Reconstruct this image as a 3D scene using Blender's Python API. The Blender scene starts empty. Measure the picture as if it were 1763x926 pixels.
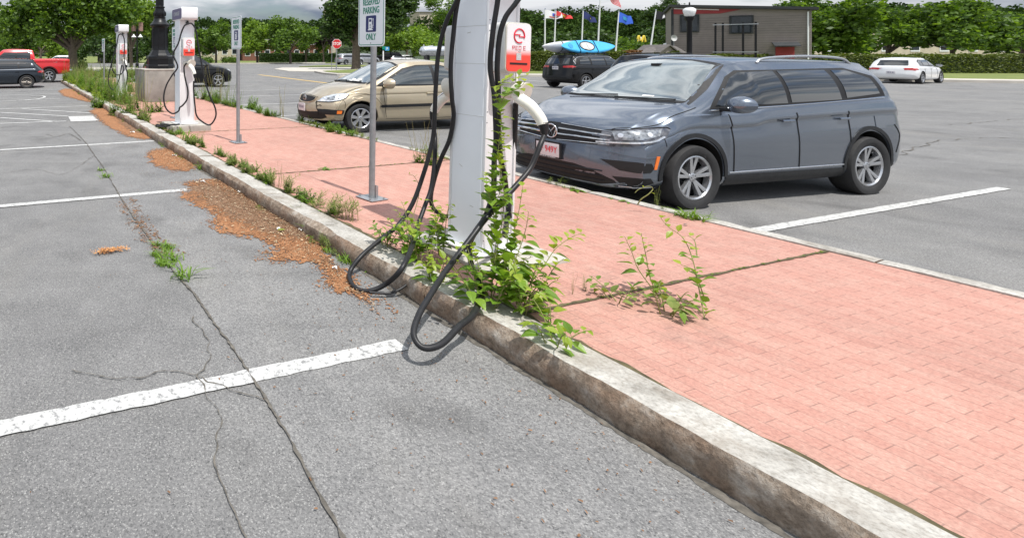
import bpy, bmesh, math, random
import numpy as np
from mathutils import Vector, Matrix, Euler
from mathutils.bvhtree import BVHTree
from mathutils.geometry import interpolate_bezier
random.seed(7); RNG = np.random.default_rng(7)
SC = bpy.context.scene; COL = SC.collection; R = math.radians; PI = math.pi

# ---------------------------------------------------------------- camera
F, CX, HZ, H = 900.0, 318.5, 93.0, 1.66          # focal length / principal point in px of the 1763 px wide frame, eye height
cam = bpy.data.objects.new('camera', bpy.data.cameras.new('camera')); COL.objects.link(cam)
cam.location = (0, 0, H); cam.rotation_euler = (R(90), 0, 0)
cam.data.sensor_width = 36; cam.data.lens = F/1763*36
cam.data.shift_x = (881.5-CX)/1763; cam.data.shift_y = -(463-HZ)/1763
cam.data.clip_end = 3000; cam.data.clip_start = .05
SC.camera = cam

# ---------------------------------------------------------------- world, sun, exposure
SUN_EL, SUN_AZ = 68, math.atan2(.395, -.92)       # azimuth of the sun from +Y towards +X
sx, sy, sz = math.sin(SUN_AZ)*math.cos(R(SUN_EL)), math.cos(SUN_AZ)*math.cos(R(SUN_EL)), math.sin(R(SUN_EL))
w = bpy.data.worlds.new('World'); SC.world = w; w.use_nodes = True
nt = w.node_tree; N = nt.nodes; L = nt.links
bg = N['Background']; bg.inputs[1].default_value = .12
sky = N.new('ShaderNodeTexSky'); sky.sky_type = 'NISHITA'; sky.sun_disc = False
sky.sun_elevation = R(SUN_EL); sky.sun_rotation = SUN_AZ; sky.air_density = 1.0; sky.dust_density = 1.5
tc = N.new('ShaderNodeTexCoord'); mp = N.new('ShaderNodeMapping'); mp.inputs['Scale'].default_value = (1.0, 1.0, 3.6)
L.new(tc.outputs['Generated'], mp.inputs[0])
n1 = N.new('ShaderNodeTexNoise'); n1.inputs['Scale'].default_value = 2.3; n1.inputs['Detail'].default_value = 9; n1.inputs['Roughness'].default_value = .56; n1.inputs['Distortion'].default_value = .35
L.new(mp.outputs[0], n1.inputs[0])
cr = N.new('ShaderNodeValToRGB'); L.new(n1.outputs[0], cr.inputs[0])
e = cr.color_ramp.elements; e[0].position = .38; e[0].color = (0, 0, 0, 1); e[1].position = .47; e[1].color = (1, 1, 1, 1)
n2 = N.new('ShaderNodeTexNoise'); n2.inputs['Scale'].default_value = 3.1; n2.inputs['Detail'].default_value = 8; n2.inputs['Roughness'].default_value = .55
mp2 = N.new('ShaderNodeMapping'); mp2.inputs['Scale'].default_value = (1.0, 1.0, 4.5); mp2.inputs['Location'].default_value = (3.1, 1.7, .4)
L.new(tc.outputs['Generated'], mp2.inputs[0]); L.new(mp2.outputs[0], n2.inputs[0])
cc = N.new('ShaderNodeValToRGB'); L.new(n2.outputs[0], cc.inputs[0])
e = cc.color_ramp.elements; e[0].position = .40; e[0].color = (2.4, 2.9, 3.8, 1); e[1].position = .60; e[1].color = (9.2, 9.4, 9.7, 1)
mx = N.new('ShaderNodeMix'); mx.data_type = 'RGBA'
L.new(cr.outputs[0], mx.inputs[0]); L.new(sky.outputs[0], mx.inputs[6]); L.new(cc.outputs[0], mx.inputs[7])
zz = N.new('ShaderNodeSeparateXYZ'); L.new(tc.outputs['Generated'], zz.inputs[0])      # low clouds are seen from their grey undersides, high ones are sunlit
zr_ = N.new('ShaderNodeMapRange'); zr_.inputs[1].default_value = .02; zr_.inputs[2].default_value = .55; zr_.inputs[3].default_value = .64; zr_.inputs[4].default_value = 1.35; L.new(zz.outputs[2], zr_.inputs[0])
vm = N.new('ShaderNodeVectorMath'); vm.operation = 'SCALE'; L.new(mx.outputs[2], vm.inputs[0]); L.new(zr_.outputs[0], vm.inputs['Scale']); L.new(vm.outputs[0], bg.inputs[0])
sun = bpy.data.objects.new('sun', bpy.data.lights.new('sun', 'SUN')); COL.objects.link(sun)
sun.data.energy = 4.7; sun.data.angle = R(.55); sun.data.color = (1, .965, .91)
sun.rotation_euler = Vector((sx, sy, sz)).to_track_quat('Z', 'Y').to_euler()
vs = SC.view_settings; vs.view_transform = 'Standard'; vs.look = 'None'; vs.gamma = 1; vs.use_curve_mapping = False; vs.exposure = .06
SC.cycles.max_bounces = 6; SC.cycles.transparent_max_bounces = 8

# ---------------------------------------------------------------- frame helpers
KL = math.hypot(CX-25, F)
k = Vector((-(CX-25)/KL, F/KL, 0)); n = Vector((F/KL, (CX-25)/KL, 0)); KA = math.atan2(n.y, n.x)
def K(s, t, z=0): return Vector((k.x*s+n.x*t, k.y*s+n.y*t, z))            # along the kerb s, across it t
def G(px, py, z=0):                                                       # the point of a level plane seen at a picture point
    Y = F*(H-z)/(py-HZ); return Vector(((px-CX)*Y/F, Y, z))
def D(px, py, Y): return Vector(((px-CX)*Y/F, Y, H-(py-HZ)*Y/F))          # the point at depth Y
def st(p): return p.dot(k), p.dot(n)

# ---------------------------------------------------------------- materials
MATS = {}
def nodes(name):
    m = bpy.data.materials.new(name); m.use_nodes = True; MATS[name] = m
    return m, m.node_tree.nodes, m.node_tree.links, m.node_tree.nodes['Principled BSDF']
def noise(N, L, scale, detail=4, rough=.6, coord='Object', stretch=None):
    t = N.new('ShaderNodeTexCoord'); o = t.outputs[coord]
    if stretch:
        mp = N.new('ShaderNodeMapping'); mp.inputs['Scale'].default_value = stretch; L.new(o, mp.inputs[0]); o = mp.outputs[0]
    x = N.new('ShaderNodeTexNoise'); x.inputs['Scale'].default_value = scale; x.inputs['Detail'].default_value = detail; x.inputs['Roughness'].default_value = rough
    L.new(o, x.inputs[0]); return x.outputs[0]
def ramp(N, L, src, stops):
    r = N.new('ShaderNodeValToRGB'); L.new(src, r.inputs[0]); el = r.color_ramp.elements
    while len(el) < len(stops): el.new(.5)
    for e, (p, c) in zip(el, stops): e.position = p; e.color = (*c, 1) if len(c) == 3 else c
    return r.outputs[0]
def mixc(N, L, fac, a, b, mode='MIX'):
    m = N.new('ShaderNodeMix'); m.data_type = 'RGBA'; m.blend_type = mode
    if isinstance(fac, (int, float)): m.inputs[0].default_value = fac
    else: L.new(fac, m.inputs[0])
    for i, v in ((6, a), (7, b)):
        if isinstance(v, tuple): m.inputs[i].default_value = (*v, 1)
        else: L.new(v, m.inputs[i])
    return m.outputs[2]
def bump(N, L, B, src, s, d=.01):
    b = N.new('ShaderNodeBump'); b.inputs['Strength'].default_value = s; b.inputs['Distance'].default_value = d
    L.new(src, b.inputs['Height']); L.new(b.outputs[0], B.inputs['Normal'])
def sc3(c, f): return tuple(min(1, v*f) for v in c)
def pm(name, col, rough=.6, metal=0, var=.12, scale=8, bmp=0, coat=0, ior=None, spec=None, flake=False):
    m, N, L, B = nodes(name)
    f = noise(N, L, scale, 6, .6)
    L.new(ramp(N, L, f, [(.3, sc3(col, 1-var)), (.7, sc3(col, 1+var))]), B.inputs['Base Color'])
    B.inputs['Roughness'].default_value = rough; B.inputs['Metallic'].default_value = metal
    if rough > .08:
        g = noise(N, L, scale*2.3, 4, .6); r = N.new('ShaderNodeMapRange'); r.inputs[3].default_value = rough*.8; r.inputs[4].default_value = min(1, rough*1.2); L.new(g, r.inputs[0]); L.new(r.outputs[0], B.inputs['Roughness'])
    if coat: B.inputs['Coat Weight'].default_value = coat; B.inputs['Coat Roughness'].default_value = .03
    if ior: B.inputs['IOR'].default_value = ior
    if bmp: bump(N, L, B, noise(N, L, scale*4, 5), bmp, .004)
    return m

# asphalt
def asphalt(name, lo, hi, seed):
    m, N, L, B = nodes(name)
    big = noise(N, L, .35+seed*.01, 5, .6); mid = noise(N, L, 2.4, 6, .65); fine = noise(N, L, 80, 4, .8)
    t = N.new('ShaderNodeTexCoord'); v = N.new('ShaderNodeTexVoronoi'); v.inputs['Scale'].default_value = 210; L.new(t.outputs['Object'], v.inputs[0])
    a = ramp(N, L, mid, [(.3, lo), (.7, hi)])
    a = mixc(N, L, .75, a, ramp(N, L, big, [(.3, (.62, .62, .64)), (.5, (.85, .85, .86)), (.75, (1.05, 1.04, 1.02))]), 'MULTIPLY')
    a = mixc(N, L, .8, a, ramp(N, L, fine, [(.34, (.48, .48, .48)), (.5, (1, 1, 1)), (.66, (1.6, 1.59, 1.56))]), 'MULTIPLY')
    oil = noise(N, L, 1.3, 3, .5); a = mixc(N, L, ramp(N, L, oil, [(.57, (0, 0, 0)), (.72, (.6, .6, .6))]), a, (.075, .073, .072))
    tyre_ = noise(N, L, .9, 5, .65, stretch=(.25, 2.2, 1)); a = mixc(N, L, ramp(N, L, tyre_, [(.55, (0, 0, 0)), (.72, (.45, .45, .45))]), a, (.10, .098, .095))
    dust = noise(N, L, .55, 6, .7, stretch=(1, .35, 1)); a = mixc(N, L, ramp(N, L, dust, [(.50, (0, 0, 0)), (.78, (.5, .5, .5))]), a, (.27, .255, .225))
    chip = N.new('ShaderNodeSeparateColor'); L.new(v.outputs['Color'], chip.inputs[0])
    a = mixc(N, L, ramp(N, L, chip.outputs[0], [(.85, (0, 0, 0)), (.98, (.6, .6, .6))]), a, (.38, .375, .36))
    a = mixc(N, L, ramp(N, L, chip.outputs[1], [(.90, (0, 0, 0)), (.97, (.6, .6, .6))]), a, (.03, .03, .032))
    L.new(a, B.inputs['Base Color']); B.inputs['Roughness'].default_value = .9
    bump(N, L, B, fine, .5, .006); return m
asphalt('asphalt', (.150, .149, .147), (.208, .206, .202), 0)
asphalt('asphalt_strip', (.168, .167, .165), (.222, .220, .216), 3)
# brick paving in the island's own frame
m, N, L, B = nodes('brick_paving')
t = N.new('ShaderNodeTexCoord'); mp = N.new('ShaderNodeMapping'); mp.inputs['Rotation'].default_value = (0, 0, -KA-PI/2); L.new(t.outputs['Object'], mp.inputs[0])
br = N.new('ShaderNodeTexBrick'); L.new(mp.outputs[0], br.inputs[0]); br.inputs['Scale'].default_value = 1
br.inputs['Brick Width'].default_value = .155; br.inputs['Row Height'].default_value = .080; br.inputs['Mortar Size'].default_value = .0028; br.inputs['Mortar Smooth'].default_value = .6
br.inputs['Color1'].default_value = (.475, .252, .200, 1); br.inputs['Color2'].default_value = (.425, .218, .172, 1); br.inputs['Mortar'].default_value = (.27, .145, .115, 1)
big = noise(N, L, .7, 6, .62); fine = noise(N, L, 70, 4, .7); med = noise(N, L, 7, 6, .7)
a = mixc(N, L, .9, br.outputs[0], ramp(N, L, big, [(.3, (.84, .82, .82)), (.7, (1.12, 1.12, 1.12))]), 'MULTIPLY')
a = mixc(N, L, ramp(N, L, med, [(.42, (0, 0, 0)), (.72, (.42, .42, .42))]), a, (.50, .345, .28))
stn = noise(N, L, 1.9, 7, .72); a = mixc(N, L, ramp(N, L, stn, [(.58, (0, 0, 0)), (.72, (.45, .45, .45))]), a, (.22, .15, .125))
a = mixc(N, L, .85, a, ramp(N, L, fine, [(.3, (.72, .70, .70)), (.55, (1, 1, 1)), (.7, (1.25, 1.25, 1.25))]), 'MULTIPLY')
L.new(a, B.inputs['Base Color']); B.inputs['Roughness'].default_value = .85
inv = N.new('ShaderNodeMath'); inv.operation = 'MULTIPLY_ADD'; L.new(br.outputs['Fac'], inv.inputs[0]); inv.inputs[1].default_value = -1; L.new(fine, inv.inputs[2])
bump(N, L, B, inv.outputs[0], .35, .005)
# granite
m, N, L, B = nodes('granite')
fine = noise(N, L, 60, 4, .7); med = noise(N, L, 5, 7, .7)
a = ramp(N, L, med, [(.3, (.23, .215, .19)), (.46, (.37, .355, .325)), (.66, (.48, .465, .43))])
a = mixc(N, L, .85, a, ramp(N, L, fine, [(.32, (.6, .58, .55)), (.5, (1, 1, 1)), (.7, (1.25, 1.24, 1.22))]), 'MULTIPLY')
grime = noise(N, L, 2.6, 7, .72); a = mixc(N, L, ramp(N, L, grime, [(.50, (0, 0, 0)), (.68, (.6, .6, .6))]), a, (.22, .18, .14))
L.new(a, B.inputs['Base Color']); B.inputs['Roughness'].default_value = .9; bump(N, L, B, med, .5, .02)
m, N, L, B = nodes('granite_face')
fine = noise(N, L, 45, 4, .7); med = noise(N, L, 9, 7, .72); dirt = noise(N, L, 3.2, 6, .65)
a = ramp(N, L, med, [(.3, (.12, .09, .065)), (.5, (.27, .215, .165)), (.68, (.44, .40, .35))])
a = mixc(N, L, ramp(N, L, dirt, [(.42, (0, 0, 0)), (.62, (.7, .7, .7))]), a, (.22, .135, .085))
a = mixc(N, L, .8, a, ramp(N, L, fine, [(.32, (.55, .53, .5)), (.5, (1, 1, 1)), (.7, (1.3, 1.28, 1.25))]), 'MULTIPLY')
L.new(a, B.inputs['Base Color']); B.inputs['Roughness'].default_value = .95; bump(N, L, B, med, .9, .03)
# worn white paint: patchy
def paint(name, col):
    m, N, L, B = nodes(name)
    a = ramp(N, L, noise(N, L, 38, 6, .75), [(.40, (.22, .22, .22)), (.47, sc3(col, .82)), (.7, col)])
    L.new(a, B.inputs['Base Color']); B.inputs['Roughness'].default_value = .8
paint('white_paint', (.56, .56, .545)); paint('yellow_paint', (.62, .42, .13))
pm('pale_concrete', (.46, .43, .38), .9, var=.14, scale=1.2, bmp=.3)
pm('concrete', (.40, .375, .335), .9, var=.25, scale=3.5, bmp=.4)
pm('pedestal_concrete', (.265, .25, .225), .9, var=.3, scale=2.2, bmp=.4)
pm('moss_joint', (.09, .075, .035), 1, var=.5, scale=20)
pm('crack_dirt', (.11, .10, .085), 1, var=.5, scale=30)
m, N, L, B = nodes('orange_litter')
a = ramp(N, L, noise(N, L, 9, 7, .75), [(.3, (.15, .085, .045)), (.48, (.29, .13, .055)), (.7, (.36, .19, .095))])
a = mixc(N, L, .9, a, ramp(N, L, noise(N, L, 130, 3, .8), [(.3, (.5, .45, .4)), (.5, (1, 1, 1)), (.7, (1.4, 1.35, 1.3))]), 'MULTIPLY')
L.new(a, B.inputs['Base Color']); B.inputs['Roughness'].default_value = 1; bump(N, L, B, noise(N, L, 120, 4, .8), .4, .005)
m, N, L, B = nodes('verge_grass')
a = ramp(N, L, noise(N, L, .6, 7, .7), [(.3, (.09, .13, .03)), (.55, (.15, .18, .045)), (.72, (.27, .25, .10))])
a = mixc(N, L, .7, a, ramp(N, L, noise(N, L, 14, 4, .8), [(.3, (.6, .6, .55)), (.7, (1.4, 1.4, 1.3))]), 'MULTIPLY')
L.new(a, B.inputs['Base Color']); B.inputs['Roughness'].default_value = 1
# leaves: translucent, colour varies per leaf and per clump
def leaf(name, lo, hi, trans=.35, clump=.5, rough=.55):
    m, N, L, B = nodes(name)
    geo = N.new('ShaderNodeNewGeometry')
    a = ramp(N, L, geo.outputs['Random Per Island'], [(0, lo), (1, hi)])
    a = mixc(N, L, .8, a, ramp(N, L, noise(N, L, clump, 4, .6), [(.3, (.72, .76, .72)), (.7, (1.3, 1.25, 1.15))]), 'MULTIPLY')
    L.new(a, B.inputs['Base Color']); B.inputs['Roughness'].default_value = rough
    tr = N.new('ShaderNodeBsdfTranslucent'); b = mixc(N, L, 1, a, (1.5, 1.45, .6), 'MULTIPLY'); L.new(b, tr.inputs[0])
    ms = N.new('ShaderNodeMixShader'); ms.inputs[0].default_value = trans
    L.new(B.outputs[0], ms.inputs[1]); L.new(tr.outputs[0], ms.inputs[2]); L.new(ms.outputs[0], N['Material Output'].inputs[0]); return m
leaf('leaf_maple', (.035, .085, .010), (.16, .27, .035), .45, .6)
leaf('leaf_bright', (.10, .19, .02), (.24, .36, .05), .42, .5)
leaf('leaf_dark', (.020, .052, .011), (.075, .14, .026), .3, .5)
leaf('leaf_purple', (.025, .018, .016), (.05, .03, .028), .15, .5)
leaf('leaf_forest', (.018, .042, .010), (.050, .088, .018), .12, .06, .95); MATS['leaf_forest'].node_tree.nodes['Principled BSDF'].inputs['Specular IOR Level'].default_value = .1
leaf('leaf_hedge', (.07, .10, .015), (.15, .19, .03), .3, .8)
leaf('leaf_hedge_red', (.17, .07, .03), (.24, .13, .05), .3, .8)
leaf('leaf_vine', (.12, .23, .025), (.21, .34, .045), .38, 9, .4)
leaf('leaf_young', (.24, .34, .035), (.36, .45, .07), .45, 9, .4)
leaf('leaf_weed', (.12, .18, .035), (.26, .32, .08), .3, 6)
leaf('leaf_pale', (.17, .25, .06), (.27, .34, .11), .3, 6)
leaf('dry_stem', (.24, .22, .09), (.36, .32, .15), .2, 6)
leaf('wood_chip', (.22, .15, .09), (.55, .44, .31), .0, 6, .9)
leaf('dark_chip', (.12, .06, .03), (.24, .13, .07), .0, 6, .9)
pm('bark', (.12, .095, .07), .95, var=.35, scale=6, bmp=.8)
pm('vine_stem', (.20, .21, .06), .7, var=.2, scale=20)
pm('charger_white', (.80, .80, .81), .38, var=.035, scale=3, coat=.25)
pm('charger_side', (.84, .87, .91), .32, var=.035, scale=2, coat=.2)
pm('housing_grey', (.55, .555, .545), .5, var=.05, scale=4)
pm('holster_cream', (.66, .63, .55), .5, var=.06, scale=9)
pm('plug_cream', (.80, .78, .70), .35, var=.03, scale=9, coat=.2)
pm('panel_red', (.80, .085, .055), .4, var=.03, scale=9)
pm('emblem_red', (.72, .02, .05), .4, var=.03, scale=9)
m, N, L, B = nodes('panel_face')                    # printed panel, white above fading to red below
t = N.new('ShaderNodeTexCoord'); sp = N.new('ShaderNodeSeparateXYZ'); L.new(t.outputs['Generated'], sp.inputs[0])
L.new(ramp(N, L, sp.outputs[2], [(.33, (.80, .07, .045)), (.47, (.80, .80, .82))]), B.inputs['Base Color']); B.inputs['Roughness'].default_value = .35
pm('sticker_grey', (.50, .52, .52), .5, var=.2, scale=90)
pm('purple_panel', (.13, .105, .20), .35, var=.06, scale=9)
pm('rubber', (.018, .018, .020), .42, var=.25, scale=14)
pm('black_iron', (.007, .0075, .009), .38, var=.3, scale=7, bmp=.15)
pm('galvanised', (.40, .42, .44), .42, .75, var=.16, scale=14)
pm('galvanised_dull', (.27, .28, .29), .5, .3, var=.16, scale=14)
pm('sign_white', (.82, .85, .88), .4, var=.03, scale=6)
pm('sign_green', (.0, .22, .13), .45, var=.05, scale=6)
pm('sign_navy', (.012, .018, .12), .45, var=.05, scale=6)
pm('sign_red', (.55, .015, .02), .45, var=.05, scale=6)
pm('sign_blue', (.05, .30, .55), .45, var=.05, scale=6)
pm('white_plain', (.76, .77, .78), .5, var=.03, scale=6)
pm('paper', (.8, .8, .78), .8, var=.04, scale=6)
pm('black_plastic', (.016, .017, .019), .5, var=.2, scale=12)
pm('grille_black', (.005, .005, .006), .62, var=.2, scale=12)
pm('dark_gap', (.004, .004, .004), .8, var=.2, scale=12)
pm('tyre', (.022, .022, .023), .8, var=.25, scale=12, bmp=.2)
pm('chrome', (.72, .73, .75), .12, 1, var=.05, scale=6)
pm('rim_silver', (.55, .56, .58), .28, .85, var=.06, scale=6)
pm('rim_bronze', (.34, .31, .28), .35, .8, var=.1, scale=6)
pm('plate_white', (.66, .64, .66), .45, var=.08, scale=30)
pm('amber', (.85, .19, .015), .25, var=.06, scale=14, coat=.6)
pm('tail_red', (.45, .012, .01), .18, var=.1, scale=14, coat=.8)
pm('lamp_glass', (.26, .28, .30), .12, .45, var=.75, scale=26, coat=1)
pm('lamp_glass_dark', (.10, .105, .12), .1, .3, var=.6, scale=18, coat=1)
pm('lamp_clear', (.80, .82, .84), .08, .7, var=.2, scale=30, coat=1)
pm('car_glass', (.045, .055, .058), .03, var=.5, scale=1.3, coat=1, ior=1.75)
pm('car_glass_dark', (.010, .012, .013), .03, var=.3, scale=1.3, coat=1, ior=1.6)
m = pm('windscreen', (.17, .20, .205), .03, var=.55, scale=.9, coat=1, ior=1.9)  # pale mottled base colour stands in for reflected sky and cabin
def carpaint(name, col, metal, rough=.28, coat=1):
    m, N, L, B = nodes(name)
    v = N.new('ShaderNodeTexVoronoi'); v.inputs['Scale'].default_value = 700; t = N.new('ShaderNodeTexCoord'); L.new(t.outputs['Object'], v.inputs[0])
    a = mixc(N, L, .12, col, v.outputs['Color'], 'OVERLAY')
    du = ramp(N, L, noise(N, L, 2.5, 7, .7), [(.35, (1, 1, 1)), (.75, (1.10, 1.09, 1.07))])
    L.new(mixc(N, L, 1, a, du, 'MULTIPLY'), B.inputs['Base Color'])
    B.inputs['Metallic'].default_value = metal; B.inputs['Roughness'].default_value = rough
    B.inputs['Coat Weight'].default_value = coat; B.inputs['Coat Roughness'].default_value = .04
    if coat < 1: B.inputs['Specular IOR Level'].default_value = .25
    return m
carpaint('paint_slate', (.13, .155, .195), .70, .25)
carpaint('paint_gold', (.41, .35, .25), .45, .38)
carpaint('paint_black', (.004, .004, .0045), .0, .28, .45)
carpaint('paint_navy', (.020, .026, .035), .4, .3, .6)
carpaint('paint_red', (.62, .012, .02), .15)
carpaint('paint_silver', (.42, .43, .45), .6)
carpaint('paint_white', (.72, .73, .74), .05)
pm('kayak_blue', (.05, .42, .78), .3, var=.08, scale=3, coat=.4)
pm('kayak_white', (.62, .63, .66), .35, var=.1, scale=3, coat=.4)
pm('flag_white', (.75, .75, .78), .8, var=.05, scale=3); pm('flag_red', (.62, .04, .04), .8, var=.1, scale=3)
pm('flag_navy', (.02, .03, .13), .8, var=.1, scale=3); pm('flag_blue', (.04, .13, .62), .8, var=.1, scale=3); pm('flag_black', (.012, .012, .018), .8, var=.1, scale=3)
pm('arch_yellow', (.78, .60, .06), .5, var=.08, scale=3); pm('board_red', (.50, .13, .12), .5, var=.1, scale=3)
pm('siding', (.235, .205, .19), .85, var=.08, scale=2); pm('trim_red', (.30, .035, .04), .7, var=.1, scale=3)
pm('roof_dark', (.03, .033, .036), .9, var=.2, scale=3); pm('shingle', (.115, .105, .10), .95, var=.25, scale=5)
pm('brick_wall', (.20, .085, .06), .9, var=.25, scale=5); pm('stucco', (.50, .44, .34), .9, var=.12, scale=1.5)
pm('window_glass', (.02, .025, .03), .06, var=.4, scale=2, coat=.5)
pm('tank_steel', (.55, .57, .60), .25, .7, var=.12, scale=3)
pm('banner', (.30, .18, .15), .9, var=.4, scale=8)
for q_ in ('rubber', 'black_iron', 'black_plastic'): MATS[q_].node_tree.nodes['Principled BSDF'].inputs['Specular IOR Level'].default_value = .3
m, N, L, B = nodes('globe_glass'); B.inputs['Base Color'].default_value = (.85, .86, .85, 1); B.inputs['Roughness'].default_value = .35; B.inputs['Subsurface Weight'].default_value = .4; B.inputs['Subsurface Radius'].default_value = (.1, .1, .1)
pm('mulch', (.20, .115, .065), 1, var=.5, scale=40, bmp=.6)
pm('forest_floor', (.03, .05, .015), 1, var=.3, scale=.1)

# ---------------------------------------------------------------- mesh builder
class MB:
    def __init__(s): s.v = []; s.f = []; s.m = []
    def add(s, vs, fs, mi=0):
        o = len(s.v); s.v += [tuple(v) for v in vs]; s.f += [tuple(i+o for i in f) for f in fs]; s.m += [mi]*len(fs); return s
    def box(s, c, d, rz=0, mi=0, M=None):
        c = Vector(c); h = Vector(d)/2; Rm = Matrix.Rotation(rz, 3, 'Z') if M is None else M
        vs = [c+Rm@Vector((x*h.x, y*h.y, z*h.z)) for x in (-1, 1) for y in (-1, 1) for z in (-1, 1)]
        return s.add(vs, [(0, 1, 3, 2), (4, 6, 7, 5), (0, 4, 5, 1), (2, 3, 7, 6), (0, 2, 6, 4), (1, 5, 7, 3)], mi)
    def tube(s, pts, r, seg=10, mi=0, cap=True):
        pts = [Vector(p) for p in pts]; n_ = len(pts); rs = r if isinstance(r, (list, tuple)) else [r]*n_
        up = Vector((0, 0, 1)); T = []
        for i in range(n_): T.append((pts[min(i+1, n_-1)]-pts[max(i-1, 0)]).normalized())
        a = T[0].orthogonal().normalized(); vs = []
        for i in range(n_):
            a = (a-T[i]*a.dot(T[i]))
            a = a.normalized() if a.length > 1e-6 else T[i].orthogonal().normalized()
            b = T[i].cross(a)
            for j in range(seg):
                q = 2*PI*j/seg; vs.append(pts[i]+(a*math.cos(q)+b*math.sin(q))*rs[i])
        fs = [(i*seg+j, i*seg+(j+1) % seg, (i+1)*seg+(j+1) % seg, (i+1)*seg+j) for i in range(n_-1) for j in range(seg)]
        if cap: fs += [tuple(range(seg-1, -1, -1)), tuple((n_-1)*seg+j for j in range(seg))]
        return s.add(vs, fs, mi)
    def cyl(s, a, b, r, r2=None, seg=20, mi=0): return s.tube([a, b], [r, r if r2 is None else r2], seg, mi)
    def lathe(s, c, prof, seg=24, axis='Z', mi=0, cap=True):       # prof: (radius, height)
        c = Vector(c); vs = []
        for r, h in prof:
            for j in range(seg):
                q = 2*PI*(j+.5)/seg; u, v = r*math.cos(q), r*math.sin(q)
                vs.append(c+(Vector((u, v, h)) if axis == 'Z' else Vector((u, h, v)) if axis == 'Y' else Vector((h, u, v))))
        m_ = len(prof); fs = [(i*seg+j, i*seg+(j+1) % seg, (i+1)*seg+(j+1) % seg, (i+1)*seg+j) for i in range(m_-1) for j in range(seg)]
        if cap and prof[0][0] > 1e-5: fs.append(tuple(range(seg-1, -1, -1)))
        if cap and prof[-1][0] > 1e-5: fs.append(tuple((m_-1)*seg+j for j in range(seg)))
        return s.add(vs, fs, mi)
    def prism(s, poly, d, mi=0):                                # poly: coplanar 3D points, extruded by vector d
        poly = [Vector(p) for p in poly]; d = Vector(d); m_ = len(poly)
        return s.add(poly+[p+d for p in poly], [tuple(range(m_))[::-1], tuple(range(m_, 2*m_))]+[(i, (i+1) % m_, m_+(i+1) % m_, m_+i) for i in range(m_)], mi)
    def grid(s, fn, nu, nv, mi=0, closed=False):
        vs = [fn(i/nu, j/nv) for i in range(nu+1) for j in range(nv+1)]
        return s.add(vs, [(i*(nv+1)+j, i*(nv+1)+j+1, (i+1)*(nv+1)+j+1, (i+1)*(nv+1)+j) for i in range(nu) for j in range(nv)], mi)
    def mesh(s, name, smooth=False, fix=True):
        me = bpy.data.meshes.new(name); me.from_pydata(s.v, [], s.f)
        if any(s.m): me.polygons.foreach_set('material_index', s.m)
        if fix:
            bm = bmesh.new(); bm.from_mesh(me); bmesh.ops.recalc_face_normals(bm, faces=bm.faces); bm.to_mesh(me); bm.free()
        if smooth: shade(me, smooth if not isinstance(smooth, bool) else 40)
        return me
def shade(me, ang=40):
    me.polygons.foreach_set('use_smooth', [True]*len(me.polygons))
    try: me.set_sharp_from_angle(angle=R(ang))
    except Exception: pass
def link(name, me, mats, parent=None, world=False):
    o = bpy.data.objects.new(name, me); COL.objects.link(o)
    for m in (mats if isinstance(mats, (list, tuple)) else [mats]): me.materials.append(MATS[m] if isinstance(m, str) else m)
    if parent:
        o.parent = parent
        if world: o.matrix_parent_inverse = parent['_M'].inverted() if False else wm(parent).inverted()
    return o
def wm(o):
    M = Matrix.LocRotScale(o.location, o.rotation_euler, o.scale)
    return M if o.parent is None else wm(o.parent) @ o.matrix_parent_inverse @ M
def obj(name, mb, mat, parent=None, smooth=False, world=False, bevel=0):
    me = mb.mesh(name, smooth)
    if bevel:
        bm = bmesh.new(); bm.from_mesh(me)
        ed = [e for e in bm.edges if len(e.link_faces) == 2 and e.calc_face_angle(0) > R(35)]
        bmesh.ops.bevel(bm, geom=ed, offset=bevel, segments=2, affect='EDGES', profile=.6); bm.to_mesh(me); bm.free(); shade(me, 35)
    return link(name, me, mat, parent, world)
def tag(o, label=None, cat=None, group=None, kind=None):
    if label: o['label'] = label
    if cat: o['category'] = cat
    if group: o['group'] = group
    if kind: o['kind'] = kind
    return o
def thing(name, label, cat, loc=(0, 0, 0), rz=0, group=None, rot=None):
    o = bpy.data.objects.new(name, None); COL.objects.link(o); o.empty_display_size = .1
    o.location = loc; o.rotation_euler = rot if rot else (0, 0, rz); return tag(o, label, cat, group)
def copy_tree(o, parent=None):
    c = o.copy(); COL.objects.link(c)
    if parent: c.parent = parent
    for ch in [x for x in bpy.data.objects if x.parent == o]: copy_tree(ch, c)
    return c
def copy_thing(o, label, loc, rz, scale=1):
    kids = [x for x in bpy.data.objects if x.parent == o]
    c = o.copy(); COL.objects.link(c); c.location = loc; c.rotation_euler = (0, 0, rz); c.scale = (scale,)*3; c['label'] = label
    for ch in kids: copy_tree(ch, c)
    return c
def struct(name, mb, mat, smooth=False): return tag(obj(name, mb, mat, None, smooth), kind='structure')
def crom(pts, n_=6):
    P = [Vector(p) for p in pts]; P = [P[0]*2-P[1]]+P+[P[-1]*2-P[-2]]; out = []
    for i in range(1, len(P)-2):
        for j in range(n_):
            t = j/n_; a, b, c, d = P[i-1:i+3]
            out.append(.5*((2*b)+(c-a)*t+(2*a-5*b+4*c-d)*t*t+(-a+3*b-3*c+d)*t**3))
    out.append(P[-2]); return out
def text_mb(txt, size, name='lettering', bold=0, cond=1.0):
    cu = bpy.data.curves.new('t', 'FONT'); cu.body = txt; cu.size = size; cu.align_x = 'CENTER'; cu.align_y = 'CENTER'; cu.extrude = .0012; cu.offset = bold; cu.resolution_u = 3
    o = bpy.data.objects.new('t', cu); COL.objects.link(o); bpy.context.view_layer.update()
    me = bpy.data.meshes.new_from_object(o.evaluated_get(bpy.context.evaluated_depsgraph_get()))
    bpy.data.objects.remove(o); me.transform(Matrix.Diagonal((cond, 1, 1, 1))); return me
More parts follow.
